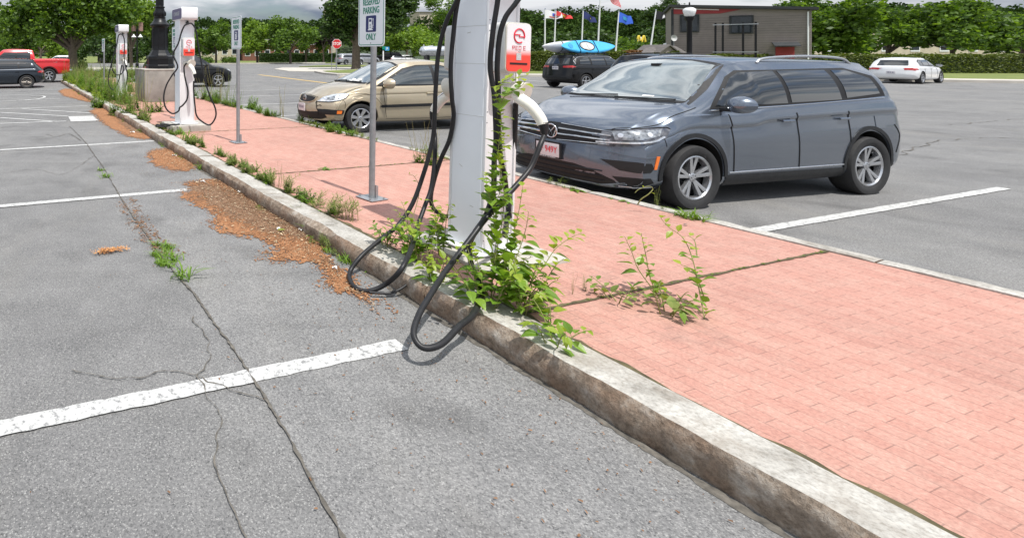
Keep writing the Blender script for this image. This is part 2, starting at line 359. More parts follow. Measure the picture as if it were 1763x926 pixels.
def text(txt, size, mat, parent, M, bold=0, cond=1.0, name='lettering'):          # M puts the text's xy plane onto the part, local to parent
    me = text_mb(txt, size, bold=bold, cond=cond); me.transform(M); me.name = name; return link(name, me, mat, parent)
def frame(o, x, y):                                                              # matrix with axes x, y and their normal
    x = Vector(x).normalized(); y = Vector(y).normalized(); z = x.cross(y)
    return Matrix(((x.x, y.x, z.x, o[0]), (x.y, y.y, z.y, o[1]), (x.z, y.z, z.z, o[2]), (0, 0, 0, 1)))
# ================================================================ the setting
struct('ground', MB().add([(-900, -60, -.03), (900, -60, -.03), (900, 1200, -.03), (-900, 1200, -.03)], [(0, 1, 2, 3)]), 'verge_grass')
struct('parking_lot', MB().add([(-120, -60, 0), (160, -60, 0), (160, 78, 0), (60, 84, 0), (24, 90, 0), (-20, 92, 0), (-120, 96, 0)], [tuple(range(7))]), 'asphalt')

# walkway between the two lots
S0, S1, TL, TR = -7.5, 33.0, 2.55, 6.12
struct('walkway', MB().add([K(S0, 2.79, .13), K(S0, 5.99, .13), K(S1, 5.99, .13), K(S1, 2.79, .13)], [(0, 1, 2, 3)]), 'brick_paving')
def nz(*a):
    from mathutils import noise as ns
    return ns.noise(Vector(a))
def kerb(name, s0, s1, t0, t1, top, step, out=-1):       # granite stones laid end to end; 'out' is the exposed side
    a = MB(); s = s0; rr = random.Random(int(t0*100))
    while s < s1:
        L_ = rr.uniform(1.7, 2.6); e = min(s+L_, s1); dz = rr.uniform(-.006, .006); dt = rr.uniform(-.008, .008)
        m_ = max(2, int((e-s)/step)); rows = []
        for i in range(m_+1):
            q = s+.006+(e-s-.012)*i/m_; ed = .012 if i in (0, m_) else 0
            f1 = nz(q*5, 1, t0)*.022+nz(q*19, 4, t0)*.012; f2 = nz(q*4, 7, t0)*.014+nz(q*16, 2, t0)*.010+max(0, nz(q*2.3, 9, t0)-.25)*.09
            o_ = out
            tf, tb = (t0, t1) if out < 0 else (t1, t0)
            pr = [(tf-o_*.005+f1*o_, -.02), (tf+o_*(.012+f1), .05), (tf+o_*(.006+f1*.6), .105), (tf-o_*f2*.5, top-.028+f1*.4), (tf-o_*(.02+f2), top+dz-ed*.4), (tf-o_*(.07+f2*.5), top+dz+.002-ed*.4), (tb+o_*.0, top+dz-.003-ed*.4), (tb, .0)]
            rows.append([K(q, t+dt, z+nz(q*9, t*30, 3)*.003) for t, z in pr])
        w_ = len(rows[0])
        for i in range(m_):
            for j in range(w_-1): a.add([rows[i][j], rows[i][j+1], rows[i+1][j+1], rows[i+1][j]], [(0, 1, 2, 3)], 1 if j < 4 else 0)
        a.add(rows[0], [tuple(range(w_))], 1); a.add(rows[-1], [tuple(range(w_))[::-1]], 1)
        s = e
    me = a.mesh(name, fix=False); bm = bmesh.new(); bm.from_mesh(me); bmesh.ops.remove_doubles(bm, verts=bm.verts, dist=1e-5); bmesh.ops.recalc_face_normals(bm, faces=bm.faces); bm.to_mesh(me); bm.free(); shade(me, 28)
    return tag(link(name, me, ['granite', 'granite_face']), kind='structure')
kerb('kerb', S0, 31, TL, 2.80, .15, .05, -1)
kerb('kerb', S0, 33, 5.98, TR, .145, .08, 1)
# dirt line at the kerb foot, moss joints across the paving
def ribbon(pts, wd, z=0, jit=0, seed=1, sub=1):
    rr = random.Random(seed); P = [Vector((p[0], p[1], 0)) for p in pts]
    if sub > 1: P = crom(P, sub)
    a = MB(); vs = []
    for i, p in enumerate(P):
        d = (P[min(i+1, len(P)-1)]-P[max(i-1, 0)]).normalized(); q = Vector((-d.y, d.x, 0)); wl = wd[i] if isinstance(wd, list) else wd
        vs += [p+q*(wl/2+rr.uniform(-jit, jit))+Vector((0, 0, z)), p-q*(wl/2+rr.uniform(-jit, jit))+Vector((0, 0, z))]
    a.add(vs, [(2*i, 2*i+1, 2*i+3, 2*i+2) for i in range(len(P)-1)]); return a
def seg(a, b, m_): return [a.lerp(b, i/m_) for i in range(m_+1)]
struct('kerb_gutter_dirt', ribbon(seg(K(-6, 2.52), K(30, 2.52), 1400), .04, .0062, .010, 3), 'crack_dirt')
sj = st(G(500, 298, .13))[0]
for q in (sj, sj-3.66, sj+3.66, sj+7.3, sj+10.95, sj-7.3): struct('paving_joint', ribbon(seg(K(q, 2.80), K(q, 5.98), 60), .022, .137, .007, int(q*9) % 97), 'moss_joint')
struct('paving_joint', ribbon(seg(K(-6, 2.83), K(30, 2.83), 500), .05, .1345, .022, 5), 'moss_joint')
# painted lines
def line(pts, wd=.105, mat='white_paint', seed=1, sub=0):
    P = [G(x, y) for x, y in pts]
    Q = []
    for a, b in zip(P, P[1:]): Q += seg(a, b, max(2, int((b-a).length/.12)))[(1 if Q else 0):]
    return struct('painted_line', ribbon(Q, wd, .008, .004, seed), mat)
def extend(a, b, m_):     # lengthen a line given by two picture points by m metres past its start
    A, B = G(*a), G(*b); d = (A-B).normalized(); return A+d*m_, B
for (a, b, e_) in [((0, 356), (339, 326), 3.4), ((0, 259), (265, 243.5), 3), ((0, 213.5), (114, 209.3), 3), ((0, 188.4), (150.5, 183), 3), ((0, 165), (112, 161.6), 3), ((0, 157.5), (105, 154.4), 3)]:
    A, B = extend(a, b, e_); struct('painted_line', ribbon(seg(A, B, 120), .105, .008, .004, 4), 'white_paint')
dd = n*-1
for sq in (2.45, -1.2, -4.8):                          # bays nearer than the picture's lower edge
    struct('painted_line', ribbon(seg(K(sq, 2.1), K(sq, -4.0), 120), .105, .008, .004, 5), 'white_paint')
for p in ([(0, 203.4), (95, 209.8)], [(0, 194.3), (117, 200.7)], [(37, 188), (167, 196)], [(0, 175), (28, 174), ], [(32, 173.3), (103, 170.2)]): line(p)
struct('painted_line', MB().add([G(117.5, 201.2)+Vector((0, 0, .009)), G(160, 200.2)+Vector((0, 0, .009)), G(170, 208.6)+Vector((0, 0, .009)), G(122, 210.2)+Vector((0, 0, .009))], [(0, 1, 2, 3)]), 'white_paint')
c = G(54, 169.5); struct('painted_symbol', ribbon([c+Vector((math.cos(q)*.42, math.sin(q)*1.0, 0)) for q in np.linspace(-1.4, 2.2, 22)], .10, .012), 'white_paint')
for q in (12.45, 15.5, 18.6, 21.5, 24.4, 27.3, 9.37, 6.2, 3.0, .0): struct('painted_line', ribbon(seg(K(q, 6.45), K(q, 11.6), 80), .10, .008, .004, 6), 'white_paint')
struct('painted_line', ribbon(seg(G(446, 129.2), G(562, 143.5), 40), .34, .008, .01, 6), 'yellow_paint')
struct('painted_line', ribbon(seg(G(905, 138.5), G(1040, 150.5), 40), .12, .008, .004, 6), 'white_paint')
# old joint in the asphalt
CR = [(120, 218), (145, 243), (163, 268), (180, 292), (203, 333), (222, 362), (240, 387), (258, 411), (276, 437), (300, 470), (333, 506), (362, 548), (400, 600), (452, 680), (500, 760), (590, 926), (760, 1250), (1050, 1900)]
gp = crom([G(x, y) for x, y in CR], 14); rr = random.Random(4)
struct('pavement_joint', ribbon(gp, [.016+.012*rr.random()*.6+(.008 if 60 < i < 118 else 0)-.008 for i in range(len(gp))], .009, .006, 8), 'crack_dirt')
strip = [G(x, y) for x, y in CR]; a = MB(); m_ = len(strip)
inner = [K(st(p)[0], 2.53) for p in strip]
a.add([p+Vector((0, 0, .004)) for p in strip+inner], [(i, i+1, m_+i+1, m_+i) for i in range(m_-1)]); struct('asphalt_strip', a, 'asphalt_strip')
for i, q in enumerate(([(330, 545), (360, 600), (345, 660), (380, 720), (372, 800), (420, 926)], [(120, 640), (210, 655), (300, 640), (380, 668), (455, 690)], [(0, 300), (60, 292), (110, 300), (163, 268)])):
    gq = crom([G(x, y) for x, y in q], 16); gq = [p+Vector((nz(p.x*11, p.y*11, i)*.03, nz(p.y*11, p.x*9, i+4)*.03, 0)) for p in gq]; struct('crack', ribbon(gq, .0055, .0095, .0028, 20+i), 'crack_dirt')
for i, q in enumerate(([(1340, 215), (1480, 200), (1600, 215), (1763, 205)], [(1500, 300), (1560, 260), (1640, 240), (1763, 238)], [(1250, 150), (1380, 160), (1500, 155)])):
    gq = crom([G(x, y) for x, y in q], 24); gq = [p+Vector((nz(p.x*3, p.y*3, i)*.12, nz(p.y*3, p.x*3, i+4)*.12, 0)) for p in gq]; struct('crack', ribbon(gq, .016, .0095, .006, 30+i), 'crack_dirt')
struct('crack', ribbon(crom([G(x, y) for x, y in [(80, 232), (98, 236), (118, 231), (140, 243)]], 8), .014, .009, .005, 9), 'crack_dirt')
# orange litter washed against the kerb
def inpoly(X, Y, P):
    c = np.zeros(X.shape, bool); j = len(P)-1
    for i in range(len(P)):
        (xi, yi), (xj, yj) = P[i], P[j]; t_ = (yi > Y) != (yj > Y)
        with np.errstate(divide='ignore', invalid='ignore'): c ^= t_ & (X < (xj-xi)*(Y-yi)/((yj-yi) if yj != yi else 1e-9)+xi)
        j = i
    return c
def fbm(X, Y, seed, sc, oct_=4):       # cheap value noise on a lattice
    g = np.random.default_rng(seed); T = g.random((256, 256)); out = 0; amp = 1; tot = 0
    for o in range(oct_):
        x, y = X*sc*2**o+seed*7.3, Y*sc*2**o+seed*3.1; i, j = np.floor(x).astype(int), np.floor(y).astype(int); fx, fy = x-i, y-j; fx, fy = fx*fx*(3-2*fx), fy*fy*(3-2*fy)
        v = (T[i % 256, j % 256]*(1-fx)+T[(i+1) % 256, j % 256]*fx)*(1-fy)+(T[i % 256, (j+1) % 256]*(1-fx)+T[(i+1) % 256, (j+1) % 256]*fx)*fy; out = out+v*amp; tot += amp; amp *= .6
    return out/tot-.5
def patch(outline, z, mat, jit=.02, seed=2, name='litter_patch', cell=.009, hole=1.0):
    P = [tuple(G(x, y).xy) for x, y in outline]; xs = [p[0] for p in P]; ys = [p[1] for p in P]
    cell = max(cell, (sum(ys)/len(ys))*.0016)
    X, Y = np.meshgrid(np.arange(min(xs)-.15, max(xs)+.15, cell), np.arange(min(ys)-.15, max(ys)+.15, cell), indexing='ij')
    ins = np.zeros(X.shape)                                        # share of nine shifted copies that contain the cell: a soft edge
    for k_ in range(9):
        dx, dy = .10*math.cos(k_*.7), .10*math.sin(k_*.7)
        ins += inpoly(X+fbm(X, Y, seed+1, 5)*.16+dx*(k_ > 0), Y+fbm(X, Y, seed+2, 5)*.16+dy*(k_ > 0), P)
    keep = (ins/9+fbm(X, Y, seed+3, 12, 3)*.6*hole+fbm(X, Y, seed+6, 75, 2)*1.1*hole) > (.50 if hole < 1.7 else .72)
    keep |= (ins/9+fbm(X, Y, seed+4, 60, 2)*1.6) > .93
    keep &= ins > 0; I, J = np.nonzero(keep); g = np.random.default_rng(seed); nx_, ny_ = X.shape
    Z = z+fbm(X, Y, seed+5, 6, 2)*.0015; hx = cell/2
    V = np.stack([np.stack([X+g.uniform(-.3, .3, X.shape)*cell, Y+g.uniform(-.3, .3, X.shape)*cell, Z], -1)], 0)[0].reshape(-1, 3)
    ok = (I < nx_-1) & (J < ny_-1); I, J = I[ok], J[ok]; Fs = np.stack([I*ny_+J, (I+1)*ny_+J, (I+1)*ny_+J+1, I*ny_+J+1], 1)
    u_, inv_ = np.unique(Fs, return_inverse=True); V = V[u_]; Fs = inv_.reshape(-1, 4)
    me = bpy.data.meshes.new(name); me.from_pydata(V.tolist(), [], Fs.tolist()); shade(me, 180)
    return tag(link(name, me, mat), kind='stuff'), P
PB = [(300, 337), (322, 342), (331, 356), (353, 360), (364.5, 373), (362, 389), (384.5, 407), (407, 411), (424.6, 407), (456, 416), (473.6, 427), (500, 428), (473.6, 436), (433.5, 441), (451, 446), (476, 448), (485, 456), (496, 459), (500, 448), (522.5, 448), (545, 460), (558, 469), (562.6, 485), (551.5, 496), (562.6, 503.6), (589, 502), (603, 510), (640, 540), (655, 545), (640, 520), (622, 500), (600, 478), (585, 465), (571.5, 453.5), (558, 438), (550, 426), (527, 404.6), (520, 398), (491, 380), (442, 349), (396, 324), (372, 311), (344.5, 311), (304, 318), (330, 322), (338, 330)]
PA = [(253, 262), (275, 258), (300, 257), (318, 266), (332, 280), (329, 292), (308, 297), (290, 292), (262, 283)]
PC = [(154, 192), (161.6, 187), (176, 183), (196, 190), (215, 201.6), (229.5, 218), (263, 238), (238.7, 241), (220, 235.6), (207.5, 229), (183.6, 218), (172.6, 209)]
PD = [(100, 157.5), (112, 153), (132, 156), (158, 165), (168, 172), (156, 177), (141, 174), (125, 169.5), (110, 166)]
PE = [(228, 352), (236, 368), (243, 384), (254, 400), (263, 413), (268, 421), (264, 421), (252, 408), (238, 386), (226, 364)]
polys = []
for i, p in enumerate((PB, PA, PC, PD)):
    o, q = patch(p, .011, 'orange_litter', .02, 3+i*5, hole=1.0 if i == 0 else 1.5); polys.append(q)
patch([(x, y) for x, y in [(205, 338), (222, 352), (240, 378), (262, 408), (300, 440), (292, 446), (262, 424), (240, 398), (222, 372), (208, 350)]], .0105, 'dark_chip', .02, 31, hole=1.9)
patch([(318, 324), (350, 314), (400, 331), (450, 354), (500, 381), (540, 404), (560, 426), (500, 414), (445, 400), (390, 372), (350, 352)], .0135, 'mulch', .02, 41, name='mulch_patch', hole=1.7)
patch([(190, 190), (214, 202), (228, 218), (250, 232), (225, 228), (205, 214)], .0135, 'mulch', .02, 43, name='mulch_patch', hole=1.7)
def inside(p, poly):
    c = False; j = len(poly)-1
    for i in range(len(poly)):
        if (poly[i][1] > p[1]) != (poly[j][1] > p[1]) and p[0] < (poly[j][0]-poly[i][0])*(p[1]-poly[i][1])/(poly[j][1]-poly[i][1])+poly[i][0]: c = not c
        j = i
    return c
def chips(name, cnt, rng, size, mat, seed, bias=None):
    rr = random.Random(seed); a = MB(); t_ = 0
    while t_ < cnt:
        pl = polys[0] if rr.random() < .72 else rr.choice(polys[1:])
        xs = [q[0] for q in pl]; ys = [q[1] for q in pl]; p = (rr.uniform(min(xs), max(xs)), rr.uniform(min(ys), max(ys)))
        if not inside(p, pl): continue
        tt = p[0]*n.x+p[1]*n.y
        if bias and rr.random() > max(.04, 1-(2.52-tt)/bias): continue
        L_ = rr.uniform(*size); W_ = L_*rr.uniform(.15, .5); q = rr.uniform(0, PI*2); M = Euler((rr.uniform(-.35, .35), rr.uniform(-.35, .35), q)).to_matrix()
        c = Vector((p[0], p[1], .017+rr.random()*.012))
        a.add([c+M@Vector(v) for v in ((-L_/2, -W_/2, 0), (L_/2, -W_/2*.6, .002), (L_/2*.9, W_/2, 0), (-L_/2, W_/2*.7, .003))], [(0, 1, 2, 3)]); t_ += 1
    return tag(link(name, a.mesh(name, fix=False), mat), kind='stuff')
chips('wood_chips', 2600, None, (.005, .024), 'wood_chip', 1, .55)
chips('dead_leaf_bits', 9000, None, (.005, .018), 'dark_chip', 2, .75)
chips('pale_litter_bits', 150, None, (.015, .045), 'wood_chip', 5, 1.6)
# scattered grit on the asphalt near the kerb
rr = random.Random(9); a = MB()
for i in range(2600):
    s_ = rr.uniform(.3, 20); t_ = 2.5-abs(rr.gauss(0, .7)); p = K(s_, t_); L_ = rr.uniform(.002, .008); M = Matrix.Rotation(rr.uniform(0, 6.3), 3, 'Z')
    a.add([Vector((p.x, p.y, .012))+M@Vector(v) for v in ((-L_, -L_*.4, 0), (L_, -L_*.3, 0), (L_*.7, L_*.5, .003), (-L_, L_*.4, 0))], [(0, 1, 2, 3)])
tag(link('grit', a.mesh('grit', fix=False), 'dark_chip'), kind='stuff')

# raised pale concrete and grass islands by the stop sign
def slab(name, pts, z0, z1, mat, kind='structure'):
    P = [G(x, y) for x, y in pts]; o = obj(name, MB().prism([(p.x, p.y, z0) for p in P], (0, 0, z1-z0)), mat); return tag(o, kind=kind)
slab('pale_pavement', [(472, 119.8), (497, 123.5), (560, 124.6), (608, 121.2), (700, 120.2), (760, 116.5), (700, 116.5), (560, 117.2), (487, 117.5)], 0, .05, 'pale_concrete')
slab('island_kerb', [(541, 125.2), (556, 128.4), (580, 130.6), (640, 130.4), (680, 131), (760, 130), (760, 119.5), (680, 119.5), (620, 121.5), (575, 123.5)], 0, .13, 'concrete')
slab('island_grass', [(556, 125.4), (562, 127.0), (582, 129.0), (640, 129.0), (680, 129.4), (757, 128.8), (757, 120.2), (680, 120.2), (622, 122.2), (580, 124.2)], .1, .16, 'verge_grass')
slab('far_grass_strip', [(515, 116.0), (760, 115.0), (820, 113.0), (760, 112.6), (560, 113.5)], 0, .09, 'verge_grass')
slab('left_verge', [(128, 134), (240, 131), (330, 128), (330, 122), (130, 124)], 0, .06, 'verge_grass')
slab('left_pavement', [(120, 121), (235, 119.5), (235, 116), (120, 117)], 0, .05, 'pale_concrete')
slab('verge_kerb', [(240, 111.9), (330, 111.2), (440, 110.7), (560, 109.7), (560, 109.0), (440, 110.0), (330, 110.5), (240, 111.2)], 0, .14, 'pale_concrete')
slab('hedge_verge_kerb', [(860, 131.8), (928, 132.6), (1100, 135), (1500, 140), (1763, 144), (1763, 141.5), (1500, 137.5), (1100, 133), (928, 130.8), (860, 130.2)], 0, .15, 'pale_concrete')
slab('hedge_bed', [(860, 130.2), (928, 130.8), (1100, 133), (1500, 137.5), (1763, 141.5), (1763, 122), (1100, 118), (860, 117)], 0, .13, 'verge_grass')

# wooded hills
def hill(name, fn, x0, x1, y0, y1, nu=60, nv=14):
    return struct(name, MB().grid(lambda u, v: (x0+(x1-x0)*u, y0+(y1-y0)*v, fn(x0+(x1-x0)*u, v)), nu, nv), 'forest_floor', True)
def hA(x, v): return (17+3*math.sin(x/70)+2*math.sin(x/23+1))*math.sin(min(1, v*1.4)*PI/2)-.5
def hB(x, v): return max(-2, (6+1.5*math.sin(x/40+2)+1.2*math.sin(x/17)))*math.sin(min(1, v*1.4)*PI/2)*min(1, max(0, (x-40)/60))-.5
hill('hill', hA, -420, 700, 330, 470); hill('hill', hB, 60, 620, 150, 260)
# vectorised leaf clouds -------------------------------------------------------------
def leaf_mesh(name, C, size, mat, parent=None, seed=1, aspect=.55, flat=.35, up=0):
    g = np.random.default_rng(seed); m_ = len(C)
    sz_ = np.asarray(size) if np.ndim(size) else g.uniform(size*.6, size*1.35, m_)
    u = g.normal(size=(m_, 3)); u[:, 2] *= flat; u /= np.linalg.norm(u, axis=1)[:, None]
    w_ = g.normal(size=(m_, 3)); w_[:, 2] = w_[:, 2]*.5; v = np.cross(u, w_); v /= np.linalg.norm(v, axis=1)[:, None]
    nn = np.cross(u, v)
    a = u*(sz_/2)[:, None]; b = v*(sz_*aspect/2)[:, None]; f = nn*(sz_*.12)[:, None]
    V = np.stack([C-a, C-b*1.0+f, C+a*.55-b*.75, C+a, C+a*.35+b*.85+f, C-a*.4+b*.9], 1).reshape(-1, 3)
    me = bpy.data.meshes.new(name); me.vertices.add(m_*6); me.vertices.foreach_set('co', V.ravel().astype(np.float32))
    me.loops.add(m_*6); me.polygons.add(m_); me.loops.foreach_set('vertex_index', np.arange(m_*6, dtype=np.int32))
    me.polygons.foreach_set('loop_start', np.arange(0, m_*6, 6, dtype=np.int32)); me.polygons.foreach_set('loop_total', np.full(m_, 6, np.int32))
    me.update(calc_edges=True); return link(name, me, mat, parent)
def crown_points(blobs, per, seed, shell=.55, squash=.8):        # blobs: (x, y, z, r)
    g = np.random.default_rng(seed); out = []
    tot = sum(b[3]**2 for b in blobs)
    for b in blobs:
        m_ = int(per*b[3]**2/tot); d = g.normal(size=(m_, 3)); d /= np.linalg.norm(d, axis=1)[:, None]
        r = b[3]*(shell+(1-shell)*g.random(m_)**.6)*(1+.16*np.sin(d[:, 0]*7+d[:, 1]*5+b[0]*3)+.14*np.sin(d[:, 2]*9+d[:, 0]*6))
        p = d*r[:, None]; p[:, 2] *= squash; out.append(p+np.array(b[:3]))
    return np.concatenate(out)
def forest(name, fn, x0, x1, y0, y1, cnt, seed, hgt=(4, 8), leafs=70):
    g = np.random.default_rng(seed); P = []
    for i in range(cnt):
        x = g.uniform(x0, x1); v = g.random()**1.1; y = y0+(y1-y0)*v; z = fn(x, v); h_ = g.uniform(*hgt)
        m_ = leafs; d = g.normal(size=(m_, 3)); d[:, 2] = np.abs(d[:, 2])*1.1-.25; d /= np.linalg.norm(d, axis=1)[:, None]
        rr_ = h_*.52*(.7+.35*g.random(m_)); p = d*rr_[:, None]; p[:, 2] = p[:, 2]*1.05+h_*.55; P.append(p+np.array([x, y, z]))
    P = np.concatenate(P); return tag(leaf_mesh(name, P, 1.3 if y0 > 300 else .8, 'leaf_forest', None, seed, .75, .6), kind='stuff')
forest('hill_woodland', hA, -300, 620, 330, 400, 1500, 3, (5, 9), 110)
forest('hill_woodland', hB, 90, 520, 150, 205, 420, 4, (7.5, 12.5), 750)
# ================================================================ chargers
PAD1, PAD2 = .16, .25
P1 = K(3.183, 3.467, PAD1); P2 = K(10.15, 3.30, PAD2)
g3 = G(208.5, 165, PAD2); P3 = Vector((g3.x, g3.y+.15, PAD2))
for p, zt, sz_ in ((P1, .155, (.78, .82)), (P2, .245, (.80, .80)), (P3, .245, (.80, .80))):
    mb = MB().box((p.x+n.x*.03, p.y+n.y*.03, zt/2+.03), (sz_[0], sz_[1], zt-.06+.0), KA)
    o = obj('concrete_pad', mb, 'concrete', bevel=.012); tag(o, kind='structure')
def rounded(w_, h_, r, m_=5):
    pts = []
    for cx, cy, a0 in ((w_/2-r, h_/2-r, 0), (-w_/2+r, h_/2-r, 90), (-w_/2+r, -h_/2+r, 180), (w_/2-r, -h_/2+r, 270)):
        for i in range(m_+1): q = R(a0+90*i/m_); pts.append((cx+r*math.cos(q), cy+r*math.sin(q)))
    return pts
CW, CD = .155, .146
def charger(label, loc, rz, group, tilt=0):
    M = Matrix.Rotation(rz, 3, 'Z') @ Matrix.Rotation(tilt, 3, 'Y')
    t = thing('charging_station', label, 'charging station', loc, 0, group, rot=M.to_euler())
    obj('base_plate', MB().box((0, 0, .006), (.46, .42, .012)), 'charger_white', t, bevel=.003)
    mb = MB()                                            # column: flat left and right side cheeks around recessed front and back
    mb.prism([(x*CW, y*CD, .012) for x, y in ((-1, -.93), (-.93, -1), (.93, -1), (1, -.93), (1, .93), (.93, 1), (-.93, 1), (-1, .93))], (0, 0, 2.10))
    col = obj('column', mb, 'charger_side', t)
    fr = MB()
    for sg in (-1, 1):
        fr.box((0, sg*(CD+.002), 1.04), (CW*1.72, .010, 2.05))
        fr.box((-CW*.93, sg*(CD+.008), 1.06), (.018, .022, 2.09)); fr.box((CW*.93, sg*(CD+.008), 1.06), (.018, .022, 2.09))
    obj('front_panel', fr, 'charger_white', t, bevel=.002)
    for z in (1.02, 1.42, 1.71): obj('seam', MB().box((0, 0, z), (CW*2+.0022, CD*2+.0022, .0035)), 'housing_grey', t)
    pr = rounded(.66, .25, .05)
    for y_, z_, q_ in ((-.02, 1.94, .3), (.01, 1.66, -.2), (.05, .62, .5), (-.06, .33, .1)): obj('scuff_mark', MB().box((-CW-.0012, y_, z_), (.001, .034, .006), M=Matrix.Rotation(q_, 3, 'X')), 'housing_grey', col)
    for sg in (-1, 1):
        for z_ in (.10, .98, 1.06, 1.38, 1.46, 1.67, 1.75): obj('screw', MB().cyl((-CW*.93, sg*(CD+.018), z_), (-CW*.93, sg*(CD+.0205), z_), .005, seg=8), 'galvanised_dull', col)
    hd = obj('head_housing', MB().prism([(-.165, p[0], 2.21+p[1]) for p in pr], (.34, 0, 0)), 'charger_white', t, bevel=.012)
    obj('end_panel', MB().prism([(-.1665, p[0], 2.21+p[1]) for p in rounded(.62, .21, .045)], (-.006, 0, 0)), 'purple_panel', hd)
    text('CHARGE', .11, 'sticker_grey', hd, frame((-.1735, 0, 2.21), (0, -1, 0), (0, 0, 1)), cond=.9)
    for sg in (-1, 1):
        Q = Matrix.Rotation(0 if sg < 0 else PI, 4, 'Z')
        def P(mb): mb.v = [tuple(Q@Vector(v)) for v in mb.v]; return mb
        arm = obj('cable_arm', P(MB().box((.0, -CD-.035, 2.03), (.05, .06, .05)).cyl((0, -CD-.06, 2.07), (0, -CD-.06, 1.99), .018)), 'black_plastic', t, bevel=.004)
        bx = obj('meter_box', P(MB().prism([(p[0]+.0, -CD-.006, 1.545+p[1]) for p in rounded(.25, .372, .035)], (0, -.125, 0))), 'housing_grey', t, bevel=.006)
        fp = MB().prism([(p[0], -CD-.132, 1.545+p[1]) for p in rounded(.243, .362, .034)], (0, -.008, 0)); obj('face_border', P(fp), 'holster_cream', bx)
        fp = MB().prism([(p[0], -CD-.1405, 1.545+p[1]) for p in rounded(.232, .350, .030)], (0, -.003, 0)); obj('face_panel', P(fp), 'panel_face', bx)
        y_ = -CD-.145
        def ring(cx, cz, r, a0, a1, m_): return [Vector((cx+r*math.cos(R(a0+(a1-a0)*i/m_)), y_, cz+r*math.sin(R(a0+(a1-a0)*i/m_))*1.02)) for i in range(m_+1)]
        em = MB(); em.tube(ring(.0, 1.632, .050, -18, -8, 2)[:1]+[Vector((.052, y_, 1.632))]+ring(.0, 1.632, .050, 8, 180, 20)+ring(0, 1.632, .050, 180, 300, 14), .0052, 8)
        em.tube([(-.049, y_, 1.640), (.008, y_, 1.640), (-.004, y_, 1.626), (.052, y_, 1.626)], .0042, 6); obj('emblem', P(em), 'emblem_red', bx)
        lt = MB(); yy = y_+.0005; hh = .013                        # squared RED E lettering from strokes
        def strokes(cx, segs):
            for (x0, z0, x1, z1) in segs:
                a, b = Vector((cx+x0*.010, yy, 1.543+z0*hh)), Vector((cx+x1*.010, yy, 1.543+z1*hh)); d = (b-a)
                lt.box((a+b)/2, (abs(d.x)+.003, .002, abs(d.z)+.003))
        E_ = [(-1, -1, -1, 1), (-1, 1, 1, 1), (-1, 0, .8, 0), (-1, -1, 1, -1)]
        strokes(-.054, [(-1, -1, -1, 1), (-1, 1, 1, 1), (1, 0, 1, 1), (-1, 0, 1, 0), (.6, -1, .6, 0)]); strokes(-.022, E_); strokes(.010, [(-1, -1, -1, 1), (-1, 1, 1, 1), (1, -1, 1, 1), (-1, -1, 1, -1)]); strokes(.054, E_)
        obj('lettering', P(lt), 'emblem_red', bx)
        obj('sticker', P(MB().box((0, -CD-.1445, 1.480), (.046, .002, .052)).box((.008, -CD-.1445, 1.519), (.022, .002, .007))), 'sticker_grey', bx)
        obj('card_slot', P(MB().box((0, -CD-.1445, 1.428), (.168, .003, .013))), 'black_plastic', bx)
        obj('side_label', P(MB().box((-.1255, -CD-.05, 1.49), (.001, .028, .10))), 'sign_white', bx)
        # holster: a flared horn
        c0, c1, c2 = Vector((-.06, -CD, 1.205)), Vector((.045, -.232, 1.228)), Vector((.060, -.300, 1.212))
        hp = crom([c0, Vector((.0, -.185, 1.22)), c1, c2], 4); m_ = len(hp); rs = [.046+.038*(i/(m_-1))**2 for i in range(m_)]
        hb = MB().tube(hp+[hp[-1]+(hp[-1]-hp[-2])*.2, hp[-1]-(hp[-1]-hp[-2])*1.2, hp[-1]-(hp[-1]-hp[-2])*3.5], rs+[rs[-1]*.93, rs[-1]*.74, rs[-1]*.5], 24)
        ho = obj('holster', P(hb), 'holster_cream', t, smooth=50)
        obj('socket', P(MB().cyl(c2*.35+c1*.65, c2*.7+c1*.3, .050, .046)), 'black_plastic', ho)
        hpts = crom([(.040, -.23, 1.205), (.018, -.300, 1.166), (.042, -.369, 1.114), (.060, -.420, 1.045), (.064, -.440, 1.0)], 5); m_ = len(hpts)
        pl = obj('plug_handle', P(MB().tube(hpts, [.034+.005*math.sin(i/(m_-1)*PI) for i in range(m_)], 20)), 'plug_cream', t, smooth=50)
        lv = [p+Vector((.020, .0, .028)) for p in hpts[5:13]]
        obj('latch_lever', P(MB().tube(lv, [.010]*len(lv), 8)), 'black_plastic', pl, smooth=50)
        obj('latch_cap', P(MB().tube([p+Vector((.001, 0, .008)) for p in lv], .008, 8)), 'charger_side', pl, smooth=50)
        e_ = hpts[-1]; obj('cable_gland', P(MB().tube([e_+Vector((0, .002, .012)), e_+Vector((.003, -.006, -.02)), e_+Vector((.004, -.01, -.07))], [.034, .030, .020], 14)), 'rubber', pl, smooth=60)
    return t
GRP = 'white charging stations along the kerb'
c1 = charger('large white charging station nearest the camera, a leafy vine climbing its front', P1, KA, GRP, R(2.2))
c2 = charger('white charging station in front of the concrete pedestal, cable looped on its left', P2, KA, GRP)
c3 = copy_thing(c2, 'smallest white charging station, standing among tall weeds left of the black lamp post', P3, KA, 1.02)
def cable(parent, pts, r, name='cable', seg=12):
    P = crom(pts, 8); inv = wm(parent).inverted()
    mb = MB().tube([inv@p for p in P], r/parent.scale.x, seg); return obj(name, mb, 'rubber', parent, smooth=60)
def px(pts, off=(0, 0), sc=1): return [D(off[0]+p[0]/sc, off[1]+p[1]/sc, p[2]) for p in pts]
hol1, hol2 = wm(c1)@Vector((.068, -.449, .93)), wm(c1)@Vector((-.068, .449, .93))
RC = .0165
